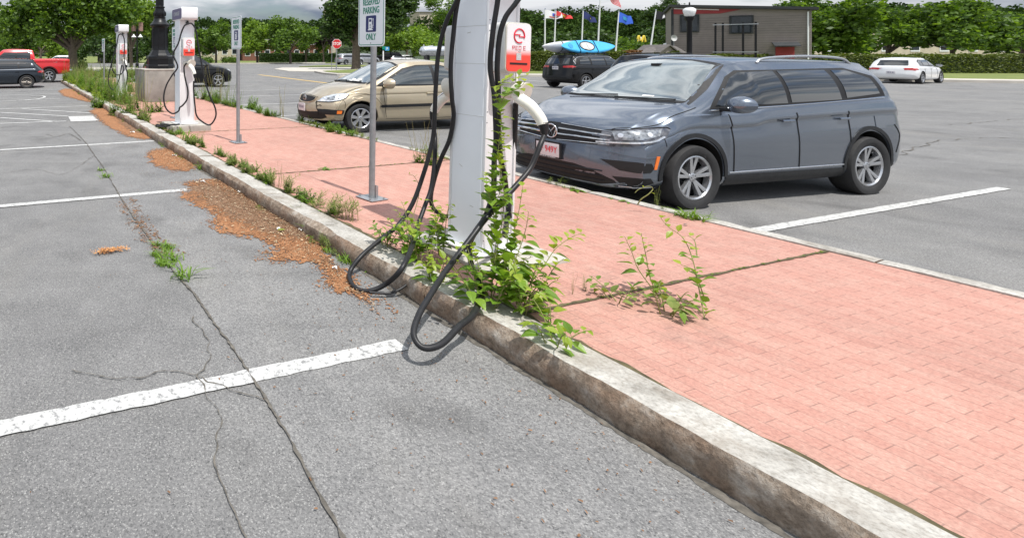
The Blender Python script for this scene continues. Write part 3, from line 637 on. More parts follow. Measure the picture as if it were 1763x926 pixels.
# right plug: falls, crosses in front of the column and runs down over the kerb
cable(c1, [hol1+Vector((0, 0, .05)), hol1]+px([(930, 250, 3.66), (914, 288, 3.62), (890, 318, 3.56), (862, 348, 3.50), (835, 378, 3.44), (812, 408, 3.38), (790, 437, 3.32), (765, 470, 3.2), (742, 506, 3.05), (722, 540, 2.93), (712, 575, 2.82), (728, 598, 2.76), (760, 592, 2.78), (792, 560, 2.9)]), RC)
cable(c1, px([(862, -120, 3.62), (861, -50, 3.60), (857, 0, 3.62), (848, 60, 3.64), (844, 117, 3.66), (851, 165, 3.65), (854, 240, 3.62), (851, 275, 3.60), (850, 323, 3.58), (844, 350, 3.56), (834, 376, 3.52), (817, 401, 3.46), (809, 420, 3.42), (809, 440, 3.40), (814, 462, 3.36), (830, 500, 3.2), (815, 540, 3.0), (792, 560, 2.9)]), RC)
cable(c1, px([(915, -60, 3.60), (905, -20, 3.58), (888, 6, 3.58), (870, 31, 3.60), (860, 65, 3.62), (856, 117, 3.64), (858, 160, 3.66), (858, 210, 3.64), (861, 266, 3.66), (868, 300, 3.70), (872, 330, 3.75), (877, 375, 3.72)]), RC)
cable(c1, px([(888, 178, 3.98), (887, 220, 4.0), (884, 270, 4.02), (880, 320, 4.02), (876, 352, 4.0), (873, 380, 3.95), (868, 405, 3.8)]), .017)
# left plug: down to the asphalt, round the big loop and up to the head; the second hose drops behind the column
cable(c1, [hol2+Vector((0, 0, .05)), hol2]+px([(749, 240, 4.35), (748, 280, 4.3), (742, 325, 4.25), (731, 356, 4.18), (719, 390, 4.05), (709, 425, 3.70), (691, 463, 3.50), (664, 489, 3.60), (634, 501, 3.62), (610, 494, 3.68), (602, 470, 3.86), (622, 441, 3.93), (657, 411, 4.05), (687, 386, 4.15), (711, 349, 4.2), (729, 300, 4.22), (740, 262, 4.22), (747, 225, 4.22), (750, 155, 4.2), (755, 91, 4.18), (768, 39, 4.12), (787, 0, 4.05), (800, -40, 4.0), (815, -80, 3.9)]), RC)
cable(c1, px([(812, -60, 3.95), (795, -20, 4.0), (786, 15, 4.08), (780, 65, 4.12), (776, 117, 4.14), (778, 168, 4.14), (781, 200, 4.16), (774, 240, 4.2), (760, 272, 4.25), (749, 305, 4.3), (742, 337, 4.32), (745, 357, 4.32), (760, 370, 4.3), (776, 373, 4.28), (800, 372, 4.26), (830, 360, 4.2)]), RC)
cable(c1, px([(636, 503, 3.56), (668, 505, 3.55), (690, 497, 3.56), (706, 484, 3.60), (716, 470, 3.7)]), .008, 'ground_wire', 8)
z2 = lambda pts, Y: px([(a, b, Y) for a, b in pts], (180, 0), 3.858)
cable(c2, z2([(556, 158), (530, 175), (508, 225), (490, 290), (455, 360), (470, 400), (485, 450), (450, 500), (410, 570), (393, 650), (408, 720), (450, 755), (490, 740), (500, 715)], 9.95)+z2([(520, 700), (548, 660), (553, 600), (535, 520), (528, 450), (545, 420)], 9.85), .0155)
cable(c2, z2([(556, 158), (580, 160), (605, 200), (620, 290), (640, 400), (665, 530), (700, 640), (735, 720), (737, 780), (700, 830), (650, 810), (612, 770), (600, 700), (592, 600), (592, 540)], 9.80), .0155)
cable(c2, z2([(400, 835), (350, 830), (345, 838), (380, 842), (430, 836), (420, 828), (370, 824), (440, 830), (500, 826)], 9.95), .0155, 'cable_coil')
z1 = lambda pts, Y: px([(a, b, Y) for a, b in pts], (0, 0), 5.787)
cable(c3, z1([(1205, 340), (1180, 360), (1165, 440), (1150, 500), (1125, 580), (1100, 680), (1080, 780), (1090, 860), (1135, 895), (1180, 810), (1200, 720), (1212, 650)], 16.95), .018)
cable(c3, z1([(1205, 340), (1232, 370), (1242, 450), (1236, 560), (1248, 650), (1268, 740), (1262, 830), (1250, 870)], 17.0), .018)
cable(c3, z1([(1112, 600), (1115, 680), (1150, 740), (1200, 745), (1232, 700), (1222, 650)], 16.9), .018)

# ================================================================ parking signs
def park_sign(label, loc, lean=0):
    rz = KA+PI/2                                    # local x runs along k, local -y ... the face looks to -n
    t = thing('parking_sign', label, 'sign', loc, 0, 'green and white reserved parking signs', rot=(Matrix.Rotation(lean, 3, 'Y') @ Matrix.Rotation(rz, 3, 'Z')).to_euler())
    bp = obj('base_plate', MB().box((0, 0, .004), (.235, .235, .007), R(8)), 'galvanised', t, bevel=.001)
    obj('bolt', MB().cyl((.085, .085, .008), (.085, .085, .022), .009, seg=6).cyl((-.085, .085, .008), (-.085, .085, .022), .009, seg=6).cyl((-.085, -.085, .008), (-.085, -.085, .022), .009, seg=6).cyl((.085, -.085, .008), (.085, -.085, .022), .009, seg=6), 'galvanised', bp)
    obj('bracket', MB().box((0, -.048, .068), (.066, .006, .13)).box((-.033, -.038, .068), (.005, .03, .13)).cyl((0, -.051, .04), (0, -.053, .04), .009, seg=12, mi=0).cyl((0, -.051, .10), (0, -.053, .10), .009, seg=12), 'galvanised', t)
    obj('pole', MB().cyl((0, 0, .008), (0, 0, 2.12), .031, seg=20), 'galvanised_dull', t, smooth=40)
    F_ = lambda x, z, d=0: (x, .034+d, 1.60+z)     # sign plane: its face looks along +y, which is -n
    sg = obj('sign_panel', MB().prism([F_(p[0], .283+p[1]) for p in rounded(.425, .566, .038)], (0, .004, 0)), 'sign_white', t)
    o_ = rounded(.400, .540, .032); i_ = rounded(.386, .526, .026); m_ = len(o_)
    obj('border', MB().add([F_(p[0], .283+p[1], .0052) for p in o_+i_], [(i, (i+1) % m_, m_+(i+1) % m_, m_+i) for i in range(m_)]), 'sign_green', sg)
    Mx = lambda z: frame((0, .0395, 1.60+z), (-1, 0, 0), (0, 0, 1))
    text('RESERVED', .098, 'sign_green', sg, Mx(.468), bold=.0012, cond=.62); text('PARKING', .098, 'sign_green', sg, Mx(.378), bold=.0012, cond=.64); text('ONLY', .095, 'sign_green', sg, Mx(.098), bold=.0012, cond=.62)
    ic = obj('pump_symbol', MB().prism([F_(p[0], .238+p[1], .0044) for p in rounded(.165, .172, .014)], (0, .0015, 0)), 'sign_navy', sg)
    gl = MB(); B_ = lambda x0, z0, x1, z1: gl.box(((x0+x1)/2*-1, .0405, 1.60+.238+(z0+z1)/2), (abs(x1-x0), .0015, abs(z1-z0)))
    B_(-.036, -.058, .018, .060); B_(-.046, -.068, .034, -.058); B_(.030, .030, .042, .055); B_(.036, -.03, .042, .035); B_(.024, -.045, .030, -.01); B_(.030, -.048, .042, -.042)
    obj('symbol_pump', gl, 'sign_white', ic)
    obj('symbol_screen', MB().box((.009, .0418, 1.60+.272), (.034, .001, .026)).box((.009, .0418, 1.60+.225), (.010, .001, .022)).box((.009, .0418, 1.60+.2), (.010, .001, .016)), 'sign_navy', ic)
    obj('screw', MB().cyl((0, .036, 1.60+.035), (0, .042, 1.60+.035), .006).cyl((0, .036, 1.60+.53), (0, .042, 1.60+.53), .006), 'galvanised_dull', sg)
    return t
b1 = G(640, 341, .137); s1, t1 = st(b1)
sign1 = park_sign('nearest green and white reserved parking sign, on a grey post left of the large charger', b1, R(.75))
b2 = G(410, 245, .137); sign2 = copy_thing(sign1, 'reserved parking sign on a grey post right of the second charging station', b2, 0); sign2.rotation_euler = (0, 0, KA+PI/2)
s2, t2 = st(b2); sign3 = copy_thing(sign1, 'reserved parking sign mostly hidden behind the second charging station', K(2*s2-s1, t2, .137), 0); sign3.rotation_euler = (0, 0, KA+PI/2)
sign4 = copy_thing(sign1, 'far reserved parking sign seen edge-on left of the smallest charging station', K(s2+3.63*3.83, 3.62, .137), 0); sign4.rotation_euler = (0, 0, KA+R(96))

# ================================================================ black lamp post on its pedestal
LP = D(275, 120, 17.3); LP.z = 0
pd = thing('lamp_pedestal', 'weathered square concrete pedestal under the big black lamp post', 'pedestal', (LP.x, LP.y, .13), KA)
mb = MB(); mb.box((0, 0, .50), (1.36, 1.36, 1.0)); obj('block', mb, 'pedestal_concrete', pd, bevel=.02)
obj('cap', MB().box((0, 0, 1.02), (1.38, 1.38, .045)), 'concrete', pd, bevel=.01)
lp = thing('street_lamp', 'tall black cast-iron lamp post with fluted base on a concrete pedestal', 'lamp post', (LP.x, LP.y, 1.175), KA)
u = .0192                                           # metres in one picture pixel there
def oct_(prof, name, seg=8, sm=False, par=None): return obj(name, MB().lathe((0, 0, 0), prof, seg), 'black_iron', par or lp, smooth=sm, bevel=0)
oct_([(.46, 0), (.46, .10), (.44, .13), (.44, .30), (.46, .33), (.45, .37)], 'base', 8)
oct_([(.45, .37), (.46, .39), (.38, .43), (.33, .50), (.275, .60), (.26, .72), (.255, 1.20), (.26, 1.32), (.28, 1.37)], 'plinth', 8)
fl = MB(); 
for i in range(8):
    q = 2*PI*(i+.5)/8; fl.tube([(math.cos(q)*.265, math.sin(q)*.265, .66), (math.cos(q)*.262, math.sin(q)*.262, 1.30)], .012, 6)
obj('corner_bead', fl, 'black_iron', lp)
oct_([(.28, 1.36), (.33, 1.40), (.335, 1.44), (.27, 1.50), (.22, 1.56), (.19, 1.64), (.20, 1.66)], 'flared_cap', 24, 30)
oct_([(.20, 1.66), (.205, 1.68), (.17, 1.70), (.19, 1.78), (.185, 1.86), (.15, 1.96), (.15, 1.99), (.175, 2.00), (.175, 2.03), (.135, 2.05), (.13, 2.08)], 'collar', 24, 30)
st_ = MB().lathe((0, 0, 0), [(.13, 2.05), (.085, 4.6)], 24)
for i in range(12):
    q = 2*PI*i/12; st_.tube([(math.cos(q)*.128, math.sin(q)*.128, 2.08), (math.cos(q)*.084, math.sin(q)*.084, 4.55)], .013, 6)
obj('shaft', st_, 'black_iron', lp, smooth=30)
oct_([(.10, 4.6), (.15, 4.65), (.10, 4.7), (.14, 4.8), (.20, 4.84)], 'lamp_holder', 24, 30)
obj('globe', MB().lathe((0, 0, 5.08), [(.12, -.25), (.24, -.12), (.27, .03), (.22, .18), (.10, .27), (0, .29)], 24), 'globe_glass', lp, smooth=60)
for sx_ in (1,):
    sp = MB()
    for i in range(8):
        q = 2*PI*(i+.5)/8; sp.lathe((math.cos(q)*.185, math.sin(q)*.185, 1.80), [(.0, -.09), (.03, -.05), (.035, .03), (.0, .09)], 8)
    obj('leaf_ornament', sp, 'black_iron', lp, smooth=60)

# ================================================================ stop sign, small signs, small lamps
def ground_at(px_, py_, z=0): return G(px_, py_, z)
sp_ = D(579, 119, 50); sp_.z = .1
ss = thing('stop_sign', 'red octagonal stop sign on a grey post by the big tree trunk', 'stop sign', sp_, R(4))
obj('pole', MB().cyl((0, 0, 0), (.03, 0, 2.1), .05, seg=12), 'galvanised_dull', ss); obj('pole', MB().cyl((-.28, .5, 0), (-.24, .5, 2.4), .035, seg=8), 'galvanised_dull', ss)
oc = [(.49*math.cos(R(22.5+45*i)), .49*math.sin(R(22.5+45*i))) for i in range(8)]; cz = 2.50
obj('white_edge', MB().prism([(.03+x, -.06, cz+z) for x, z in oc], (0, .02, 0)), 'white_plain', ss); fc = obj('octagon', MB().prism([(.03+x*.93, -.068, cz+z*.93) for x, z in oc], (0, .007, 0)), 'sign_red', ss)
text('STOP', .40, 'white_plain', fc, frame((.03, -.071, cz), (1, 0, 0), (0, 0, 1)), bold=.008, cond=.82)
bs = D(662, 113, 62); bs.z = 0
t = thing('street_sign', 'small blue sign on a white post, beyond the gold car roof', 'sign', bs); obj('post', MB().box((-.15, 0, 1.0), (.12, .12, 2.0)), 'white_plain', t); obj('panel', MB().box((.30, -.02, 2.25), (.5, .04, .45)), 'sign_blue', t); obj('panel', MB().box((-.08, .02, 2.35), (.34, .04, .4)), 'sign_green', t)
text('P', .36, 'white_plain', t, frame((.30, -.045, 2.25), (1, 0, 0), (0, 0, 1)), bold=.01)
bl = D(236, 112, 60); bl.z = 0
t = thing('banner_lamp', 'lamp post with two white bell lamps and faded banners, left of the large black post', 'lamp post', bl)
obj('pole', MB().lathe((0, 0, 0), [(.22, 0), (.2, .5), (.09, .7), (.07, 4.6), (.03, 4.9)], 12), 'black_iron', t)
for s_ in (-1, 1):
    obj('arm', MB().tube(crom([(0, 0, 4.2), (s_*.25, 0, 4.35), (s_*.38, 0, 4.1)], 4), .03, 6), 'black_iron', t); obj('bell_lamp', MB().lathe((s_*.38, 0, 3.55), [(.06, .35), (.12, .2), (.30, .02), (.29, 0)], 14), 'white_plain', t, smooth=50)
    obj('banner', MB().box((s_*.42, .12, 4.75), (.5, .03, 1.0)), 'banner', t)

# ================================================================ right background: flags, building, globe lamp
FL = [(938.5, 16, 938, 'white', 'flagpole with a white flag with a blue and red emblem, leftmost of the row'), (957, 18, 954, 'redw', 'flagpole with a red flag partly behind the white one'), (1004, 18, 1001, 'navy', 'flagpole with a drooping navy flag'), (1035.5, -40, 1029, 'stripes', 'tallest flagpole, flying the red and white striped flag'), (1065.5, 20, 1060, 'blue', 'flagpole with the bright royal blue flag'), (1129.5, 18, 1119, 'black', 'leaning flagpole with a black and white flag'), (1154.5, 16, 1146, 'none', 'rightmost leaning flagpole beside the taupe building, its flag edge-on')]
def flagpole(x0, y0, x1, kind, label):
    Y = 62; a = D(x1, 88, Y); a.z = 0; d = D(x1, 88, Y); b = D(x0, y0, Y); a.x -= (b.x-d.x)/(b.z-d.z)*d.z
    t = thing('flagpole', label, 'flagpole', a, group='flagpoles in a row beyond the hedge')
    b = b-a; obj('pole', MB().cyl((0, 0, 0), b, .10, .055, 12), 'white_plain', t); obj('finial', MB().lathe(b, [(0, -.08), (.1, 0), (0, .12)], 8), 'chrome', t)
    u_ = Y/F
    def cloth(p0, W_, H_, droop, name, mat, u0=0, u1=1, v0=0, v1=1, off=0, par=t):
        def f(u, v):
            uu = u0+(u1-u0)*u; vv = v0+(v1-v0)*v
            return p0+Vector((uu*W_, math.sin(uu*9+vv*2)*.22*uu-off, -vv*H_*(1-.25*uu)-droop*uu**1.3+.16*math.sin(uu*7+1)*uu))
        return obj(name, MB().grid(f, 14, 6), mat, par, smooth=60)
    top = b*.985
    if kind == 'white':
        f_ = cloth(top, 28*u_, 15*u_, 5*u_, 'flag', 'flag_white'); cloth(top, 28*u_, 15*u_, 5*u_, 'emblem', 'flag_blue', .42, .68, .25, .62, .03, f_); cloth(top, 28*u_, 15*u_, 5*u_, 'emblem', 'flag_red', .5, .78, .38, .5, .045, f_); cloth(top, 28*u_, 15*u_, 5*u_, 'emblem', 'flag_red', .25, .85, .74, .84, .03, f_)
    if kind == 'redw': f_ = cloth(top, 27*u_, 8*u_, 10*u_, 'flag', 'flag_red'); cloth(top, 27*u_, 8*u_, 10*u_, 'emblem', 'arch_yellow', .4, .6, .4, .75, .03, f_)
    if kind == 'navy': f_ = cloth(top, 21*u_, 13*u_, 13*u_, 'flag', 'flag_navy'); cloth(top, 21*u_, 13*u_, 13*u_, 'emblem', 'arch_yellow', .55, .68, .4, .55, .03, f_)
    if kind == 'blue': f_ = cloth(top, 22*u_, 18*u_, 9*u_, 'flag', 'flag_blue'); cloth(top, 22*u_, 18*u_, 9*u_, 'emblem', 'sign_blue', .3, .7, .3, .65, .03, f_)
    if kind == 'black': f_ = cloth(top, 20*u_, 15*u_, 2*u_, 'flag', 'flag_black'); cloth(top, 20*u_, 15*u_, 2*u_, 'emblem', 'flag_white', .55, .82, .45, .85, .03, f_)
    if kind == 'stripes':
        top = D(x0+1, -26, Y)-a; W_, H_, dr = 30*u_, 17*u_, 30*u_
        f_ = cloth(top, W_, H_, dr, 'flag', 'flag_white')
        for i in range(5): cloth(top, W_, H_, dr, 'stripe', 'flag_red', .0, 1, i*2/9, (i*2+1)/9, .03, f_)
        cloth(top, W_, H_, dr, 'canton', 'flag_navy', 0, .4, 0, .54, .035, f_)
    if kind == 'none': cloth(top, 3*u_, 12*u_, 1*u_, 'flag', 'flag_white')
    return t
for f_ in FL: flagpole(*f_)
# roadside sign with two yellow arches
ap = D(1104, 90, 85); ap.z = 0; u = 85/F
t = thing('restaurant_sign', 'yellow double-arch sign over a pink board, small among the trees', 'sign', ap)
obj('post', MB().box((0, 0.2, 2.2), (.3, .3, 4.4)), 'white_plain', t)
for s_ in (-1, 1):
    obj('arch', MB().tube(crom([(s_*.05*1, 0, 2.6), (s_*.12, 0, 3.6), (s_*.40, 0, 4.55), (s_*.62, 0, 3.9), (s_*.86, 0, 2.55)], 6), .13, 8), 'arch_yellow', t, smooth=60)
bd = obj('board', MB().box((0, -.1, 2.25), (1.6, .2, .75)), 'board_red', t); obj('ball_lamp', MB().lathe((-1.5, 0, 2.2), [(0, -.35), (.3, -.15), (.3, .15), (0, .35)], 12), 'globe_glass', t, smooth=60)
# taupe building
Y0 = 46; c0 = D(1157, 93, Y0); u = Y0/F
b = thing('shop_building', 'taupe clapboard building with dark sloping roof and red trim, at the far right', 'building', (c0.x, Y0, 0), R(-40))
HB = 1.66+80*u
wl = MB(); wl.prism([(0, 0, 0), (8, 0, 0), (8, 0, HB*.88), (0, 0, HB)], (0, 9, 0)); wall = obj('wall', wl, 'siding', b)
for i in range(34): pass
bo = MB()
for i in range(24): bo.box((4.0, -.012, .3+i*.19), (7.9, .024, .012))
obj('clapboard', bo, 'shingle', wall)
obj('corner_board', MB().box((.02, -.03, HB/2-.1), (.16, .06, HB-.2)), 'roof_dark', b)
obj('roof', MB().prism([(-.18, -.35, HB+.0), (8.3, -.35, HB*.88), (8.3, -.35, HB*.88+.22), (-.18, -.35, HB+.22)], (0, 9.6, 0)), 'roof_dark', b)
obj('trim', MB().prism([(.1, -.05, HB-.62), (.1, -.05, HB-.12), (4.2, -.05, HB-.42), (3.0, -.05, HB-.70)], (0, .04, 0)), 'trim_red', b); obj('trim_strip', MB().prism([(.12, -.07, HB-.10), (2.9, -.07, HB-.36), (2.9, -.07, HB-.43), (.12, -.07, HB-.18)], (0, .02, 0)), 'white_plain', b)
obj('downspout', MB().tube([(7.8, -.08, HB*.86), (7.8, -.08, .2), (7.9, -.3, .05)], .05, 8), 'white_plain', b); dr = obj('door', MB().box((6.6, -.03, 1.1), (1.0, .08, 2.2)), 'trim_red', b); obj('handle', MB().box((6.95, -.09, 1.05), (.05, .05, .16)), 'chrome', dr); obj('awning', MB().prism([(5.9, -.05, 2.6), (5.9, -1.0, 2.3), (5.9, -1.0, 2.24), (5.9, -.05, 2.5)], (1.4, 0, 0)), 'roof_dark', b)
for x0, x1 in ((.58, 1.62), (3.6, 4.8)):
    wf = obj('window', MB().box(((x0+x1)/2, -.05, 4.27-(.0 if x0 < 1 else .2)), (x1-x0+.18, .07, 1.5)), 'roof_dark', b); obj('pane', MB().box(((x0+x1)/2, -.095, 4.27-(.0 if x0 < 1 else .2)), (x1-x0-.06, .02, 1.28)), 'window_glass', wf)
# satellite dish on the wall
ds = D(1160, 66, Y0-.5); t = thing('satellite_dish', 'small grey satellite dish on a mast beside the taupe building', 'dish', (ds.x, ds.y, 0)); obj('mast', MB().cyl((.1, .1, 0), (.1, .1, ds.z), .03), 'galvanised_dull', t); obj('dish', MB().lathe((0, 0, ds.z), [(0, .08), (.16, .05), (.27, -.03), (.27, -.045), (.14, .03), (0, .06)], 18, 'Y'), 'housing_grey', t, smooth=50)
# outer stair with posts on the right of the building
t = thing('outer_staircase', 'black metal staircase posts and rails at the front of the taupe building', 'staircase', (c0.x, Y0-1.5, 0), R(-40))
for x_ in (1.62, 2.05, 3.2, 3.9): obj('post', MB().box((x_, 0, 2.1), (.12, .12, 4.2)), 'black_iron', t)
for z_ in (1.8, 4.05, .9): obj('rail', MB().box((2.75, -.09, z_), (2.6, .05, .06)), 'galvanised', t)
# small gabled outbuilding
g0 = D(1158, 93, 43); t = thing('gabled_shed', 'low brown shed with a shingled gable roof behind the hedge', 'shed', (g0.x, 43, 0))
obj('wall', MB().prism([(-1.0, 0, 0), (.35, 0, 0), (.35, 0, 1.78), (-.33, 0, 2.28), (-1.0, 0, 1.78)], (0, 2.2, 0)), 'siding', t)
obj('roof', MB().prism([(-1.15, -.15, 1.70), (-.33, -.15, 2.32), (-.33, -.15, 2.42), (-1.2, -.15, 1.78)], (0, 2.5, 0)).prism([(.5, -.15, 1.70), (-.33, -.15, 2.32), (-.33, -.15, 2.42), (.55, -.15, 1.78)], (0, 2.5, 0)).prism([(.2, .3, 1.75), (1.45, .3, 1.75), (1.2, .9, 2.25), (-.2, .9, 2.4)], (0, .1, .05)).prism([(-2.3, .2, 1.75), (-.9, .2, 1.75), (-.7, .8, 2.2), (-1.4, .8, 2.1)], (0, .1, .05)), 'shingle', t)
obj('side_wall', MB().box((-.4, 1.2, .88), (3.4, 1.4, 1.76)), 'siding', t); obj('opening', MB().box((-.33, -.03, .8), (1.0, .06, 1.6)), 'roof_dark', t)
# globe lamp
gp_ = D(1187, 93, 29); gp_.z = 0; t = thing('globe_lamp', 'black lamp post with one large white globe in front of the taupe building', 'lamp post', gp_)
obj('pole', MB().lathe((0, 0, 0), [(.22, 0), (.22, .6), (.12, .8), (.115, 3.45), (.2, 3.55), (.22, 3.70)], 14), 'black_iron', t, smooth=40); obj('globe', MB().lathe((0, 0, 4.0), [(.12, -.30), (.21, -.23), (.27, .0), (.27, .12), (.17, .20), (0, .22)], 22), 'globe_glass', t, smooth=60); obj('cap', MB().lathe((0, 0, 4.24), [(.12, 0), (.04, .06), (.03, .25), (0, .3)], 12), 'black_iron', t)
gp_ = D(1146.5, 79, 52); t = thing('globe_lamp', 'small cream globe lamp on a thin post by the gabled shed', 'lamp post', (gp_.x, gp_.y, 0)); obj('pole', MB().cyl((0, 0, 0), (0, 0, gp_.z-.2), .05), 'black_iron', t); obj('globe', MB().lathe((0, 0, gp_.z), [(0, -.26), (.2, -.18), (.26, 0), (.18, .2), (0, .26)], 14), 'globe_glass', t, smooth=60)

# ================================================================ low buildings behind the middle trees
def house(label, x0, x1, ytop, Y, mat, roof, rh=1.2, wins=4, name='low_building', depth=10):
    a = D(x0, ytop, Y); b_ = D(x1, ytop, Y); t = thing(name, label, 'building', (a.x, Y, 0)); W_ = b_.x-a.x; Hh = a.z
    obj('wall', MB().box((W_/2, depth/2, Hh/2), (W_, depth, Hh)), mat, t)
    obj('roof', MB().prism([(-.4, -.5, Hh+.003), (-.4, depth+.5, Hh+.003), (-.4, depth/2, Hh+rh)], (W_+.8, 0, 0)), roof, t)
    for i in range(wins):
        x_ = W_*(i+.5)/wins; f_ = obj('window', MB().box((x_, -.03, Hh*.5), (min(1.6, W_/wins*.55), .08, Hh*.42)), 'white_plain', t); obj('pane', MB().box((x_, -.08, Hh*.5), (min(1.6, W_/wins*.55)*.8, .03, Hh*.34)), 'window_glass', f_)
    return t
house('long low red brick building behind the hedge and street trees', 418, 570, 78, 125, 'brick_wall', 'shingle', 1.5, 9)
house('pale cream building glimpsed between tree trunks left of the middle', 345, 412, 70, 128, 'stucco', 'roof_dark', 1.6, 4)
house('grey house with pitched roof behind the left trees', 168, 228, 95, 96, 'siding', 'shingle', 1.6, 3)
house('beige flat-topped building rising above the trees behind the large charger', 722, 790, 21, 240, 'stucco', 'stucco', .4, 5)
house('narrow beige tower above the trees at centre', 566, 578, 17, 250, 'stucco', 'stucco', .4, 1, 'tower')
house('beige shop building far beyond the hedge at the right edge', 1300, 1800, 40, 90, 'stucco', 'roof_dark', 1.5, 10)
# silver tank
tk = D(722, 96, 85); u = 85/F
t = thing('storage_tank', 'horizontal silver tank on dark saddles beyond the trees, left of the large charger', 'tank', (tk.x, 85, 0))
obj('vessel', MB().lathe((0, 0, 2.05), [(0, .0), (.45, .10), (.75, .35), (.85, .8), (.85, 5.6), (.75, 6.0), (0, 6.3)], 24, 'X'), 'tank_steel', t, smooth=50); [obj('saddle', MB().box((x_, 0, .65), (.4, 1.3, 1.3)), 'black_iron', t) for x_ in (1.2, 4.8)]; obj('valve', MB().cyl((.7, 0, 2.8), (.7, 0, 3.15), .09).cyl((1.3, 0, 2.85), (2.2, 0, 2.98), .05), 'housing_grey', t)
# ================================================================ vehicles
def pchip(x, y, xi):
    x = np.asarray(x, float); y = np.asarray(y, float); h = np.diff(x); d = np.diff(y)/h; m_ = np.zeros(len(x))
    for i in range(1, len(x)-1):
        if d[i-1]*d[i] > 0: w1, w2 = 2*h[i]+h[i-1], h[i]+2*h[i-1]; m_[i] = (w1+w2)/(w1/d[i-1]+w2/d[i])
    m_[0], m_[-1] = d[0], d[-1]
    i = np.clip(np.searchsorted(x, xi)-1, 0, len(h)-1); t = (xi-x[i])/h[i]
    return y[i]*(2*t**3-3*t**2+1)+h[i]*m_[i]*(t**3-2*t**2+t)+y[i+1]*(-2*t**3+3*t**2)+h[i]*m_[i+1]*(t**3-t**2)
def ring(st_):
    zb, yb, w_, zw, ysh, zsh, yr, zr, zt = st_; L_ = lambda a, b, f: a+(b-a)*f
    gh = max(0, zr-zsh); bl = .06*min(1, gh/.4)
    P = [(0, zb), (yb*.6, zb), (yb, zb+.01), (w_-.035, zb+.075), (w_-.015, zb+.2), (w_, zw), (w_-.016, L_(zw, zsh, .45)), (w_-.024, zsh-.135), (L_(w_, ysh, .45)+.004, zsh-.105), (L_(w_, ysh, .85), zsh-.03), (ysh-.004, zsh),
         (L_(ysh, yr, .10)-.004, L_(zsh, zr, .09)), (L_(ysh, yr, .36)+bl*.55, L_(zsh, zr, .36)), (L_(ysh, yr, .66)+bl*.6, L_(zsh, zr, .68)), (yr+.004, L_(zsh, zr, .95)), (yr-.045, L_(zr, zt, .25)+.004), (yr*.62, L_(zr, zt, .72)), (yr*.3, L_(zr, zt, .94)), (0, zt)]
    return P
def shell(S, front, rear, plan_f, plan_r, wheels, arch, nx=110):
    S = np.array(S, float); xs = S[:, 0]; xi = np.linspace(xs[0], xs[-1], nx)
    C = np.stack([pchip(xs, S[:, j], xi) for j in range(1, 10)], 1); rings = []
    for r in C:
        P = [Vector((0, p[0], p[1])) for p in ring(r)]; rings.append([(q.y, q.z) for q in crom(P, 3)])
    X = list(xi)
    def cap(x, rg, fs, before):
        zc = sum(z for _, z in rg)/len(rg); out = [([(y*f, zc+(z-zc)*f) for y, z in rg], x) for f in fs]; return out
    seq = [(r, x) for r, x in zip(rings, X)]
    seq = cap(X[0], rings[0], (.1, .4, .7, .92), 0)+seq+cap(X[-1], rings[-1], (.92, .7, .4, .1), 1)
    x0, x1 = xs[0], xs[-1]
    def pf(tab, z): zs = [a for a, _ in tab]; return float(np.interp(z, zs, [b for _, b in tab]))
    a = MB(); rows = []
    for rg, x in seq:
        full = [(y, z) for y, z in rg]+[(-y, z) for y, z in rg[-2:0:-1]]
        row = []
        for y, z in full:
            wf = min(1, max(0, (x-(x1-plan_f[2]))/plan_f[2])); wr = min(1, max(0, ((x0+plan_r[2])-x)/plan_r[2]))
            s1, s2 = wf*wf*(3-2*wf), wr*wr*(3-2*wr)
            xx = x-s1*(pf(front, z)+plan_f[0]*min(1.2, abs(y)/.9)**plan_f[1])+s2*(pf(rear, z)+plan_r[0]*min(1.2, abs(y)/.9)**plan_r[1])
            row.append((xx, y, z))
        rows.append(row)
    m_ = len(rows[0])
    for r in rows: a.v += r
    for i in range(len(rows)-1):
        for j in range(m_): a.f.append((i*m_+j, i*m_+(j+1) % m_, (i+1)*m_+(j+1) % m_, (i+1)*m_+j))
    a.f.append(tuple(range(m_))[::-1]); a.f.append(tuple((len(rows)-1)*m_+j for j in range(m_))); a.m = [0]*len(a.f)
    me = a.mesh('body')
    # wheel wells
    o = bpy.data.objects.new('tmp', me); COL.objects.link(o); cut = MB()
    for wx, wr in wheels:
        for s_ in (-1, 1): cut.tube([(wx, s_*.48, arch['z']), (wx, s_*1.25, arch['z'])], wr, 48)
    ce = bpy.data.objects.new('cut', cut.mesh('cut')); COL.objects.link(ce)
    md = o.modifiers.new('b', 'BOOLEAN'); md.object = ce; md.operation = 'DIFFERENCE'; md.solver = 'EXACT'
    bpy.context.view_layer.update(); m2 = bpy.data.meshes.new_from_object(o.evaluated_get(bpy.context.evaluated_depsgraph_get()))
    bpy.data.objects.remove(o); bpy.data.objects.remove(ce)
    if len(m2.polygons) < 100: m2 = me
    m2.name = 'body'; mi = [0]*len(m2.polygons)
    for p in m2.polygons:
        c = p.center
        for wx, wr in wheels:
            if (math.hypot(c.x-wx, c.z-arch['z']) < wr+.002 and abs(c.y) < 1.2 and c.z < arch['z']+wr and abs(p.normal.y) < .25 and math.hypot(c.x-wx, c.z-arch['z']) > wr-.03) or (abs(abs(c.y)-.48) < .01 and math.hypot(c.x-wx, c.z-arch['z']) < wr): mi[p.index] = 1
    m2.polygons.foreach_set('material_index', mi); shade(m2, 34); return m2
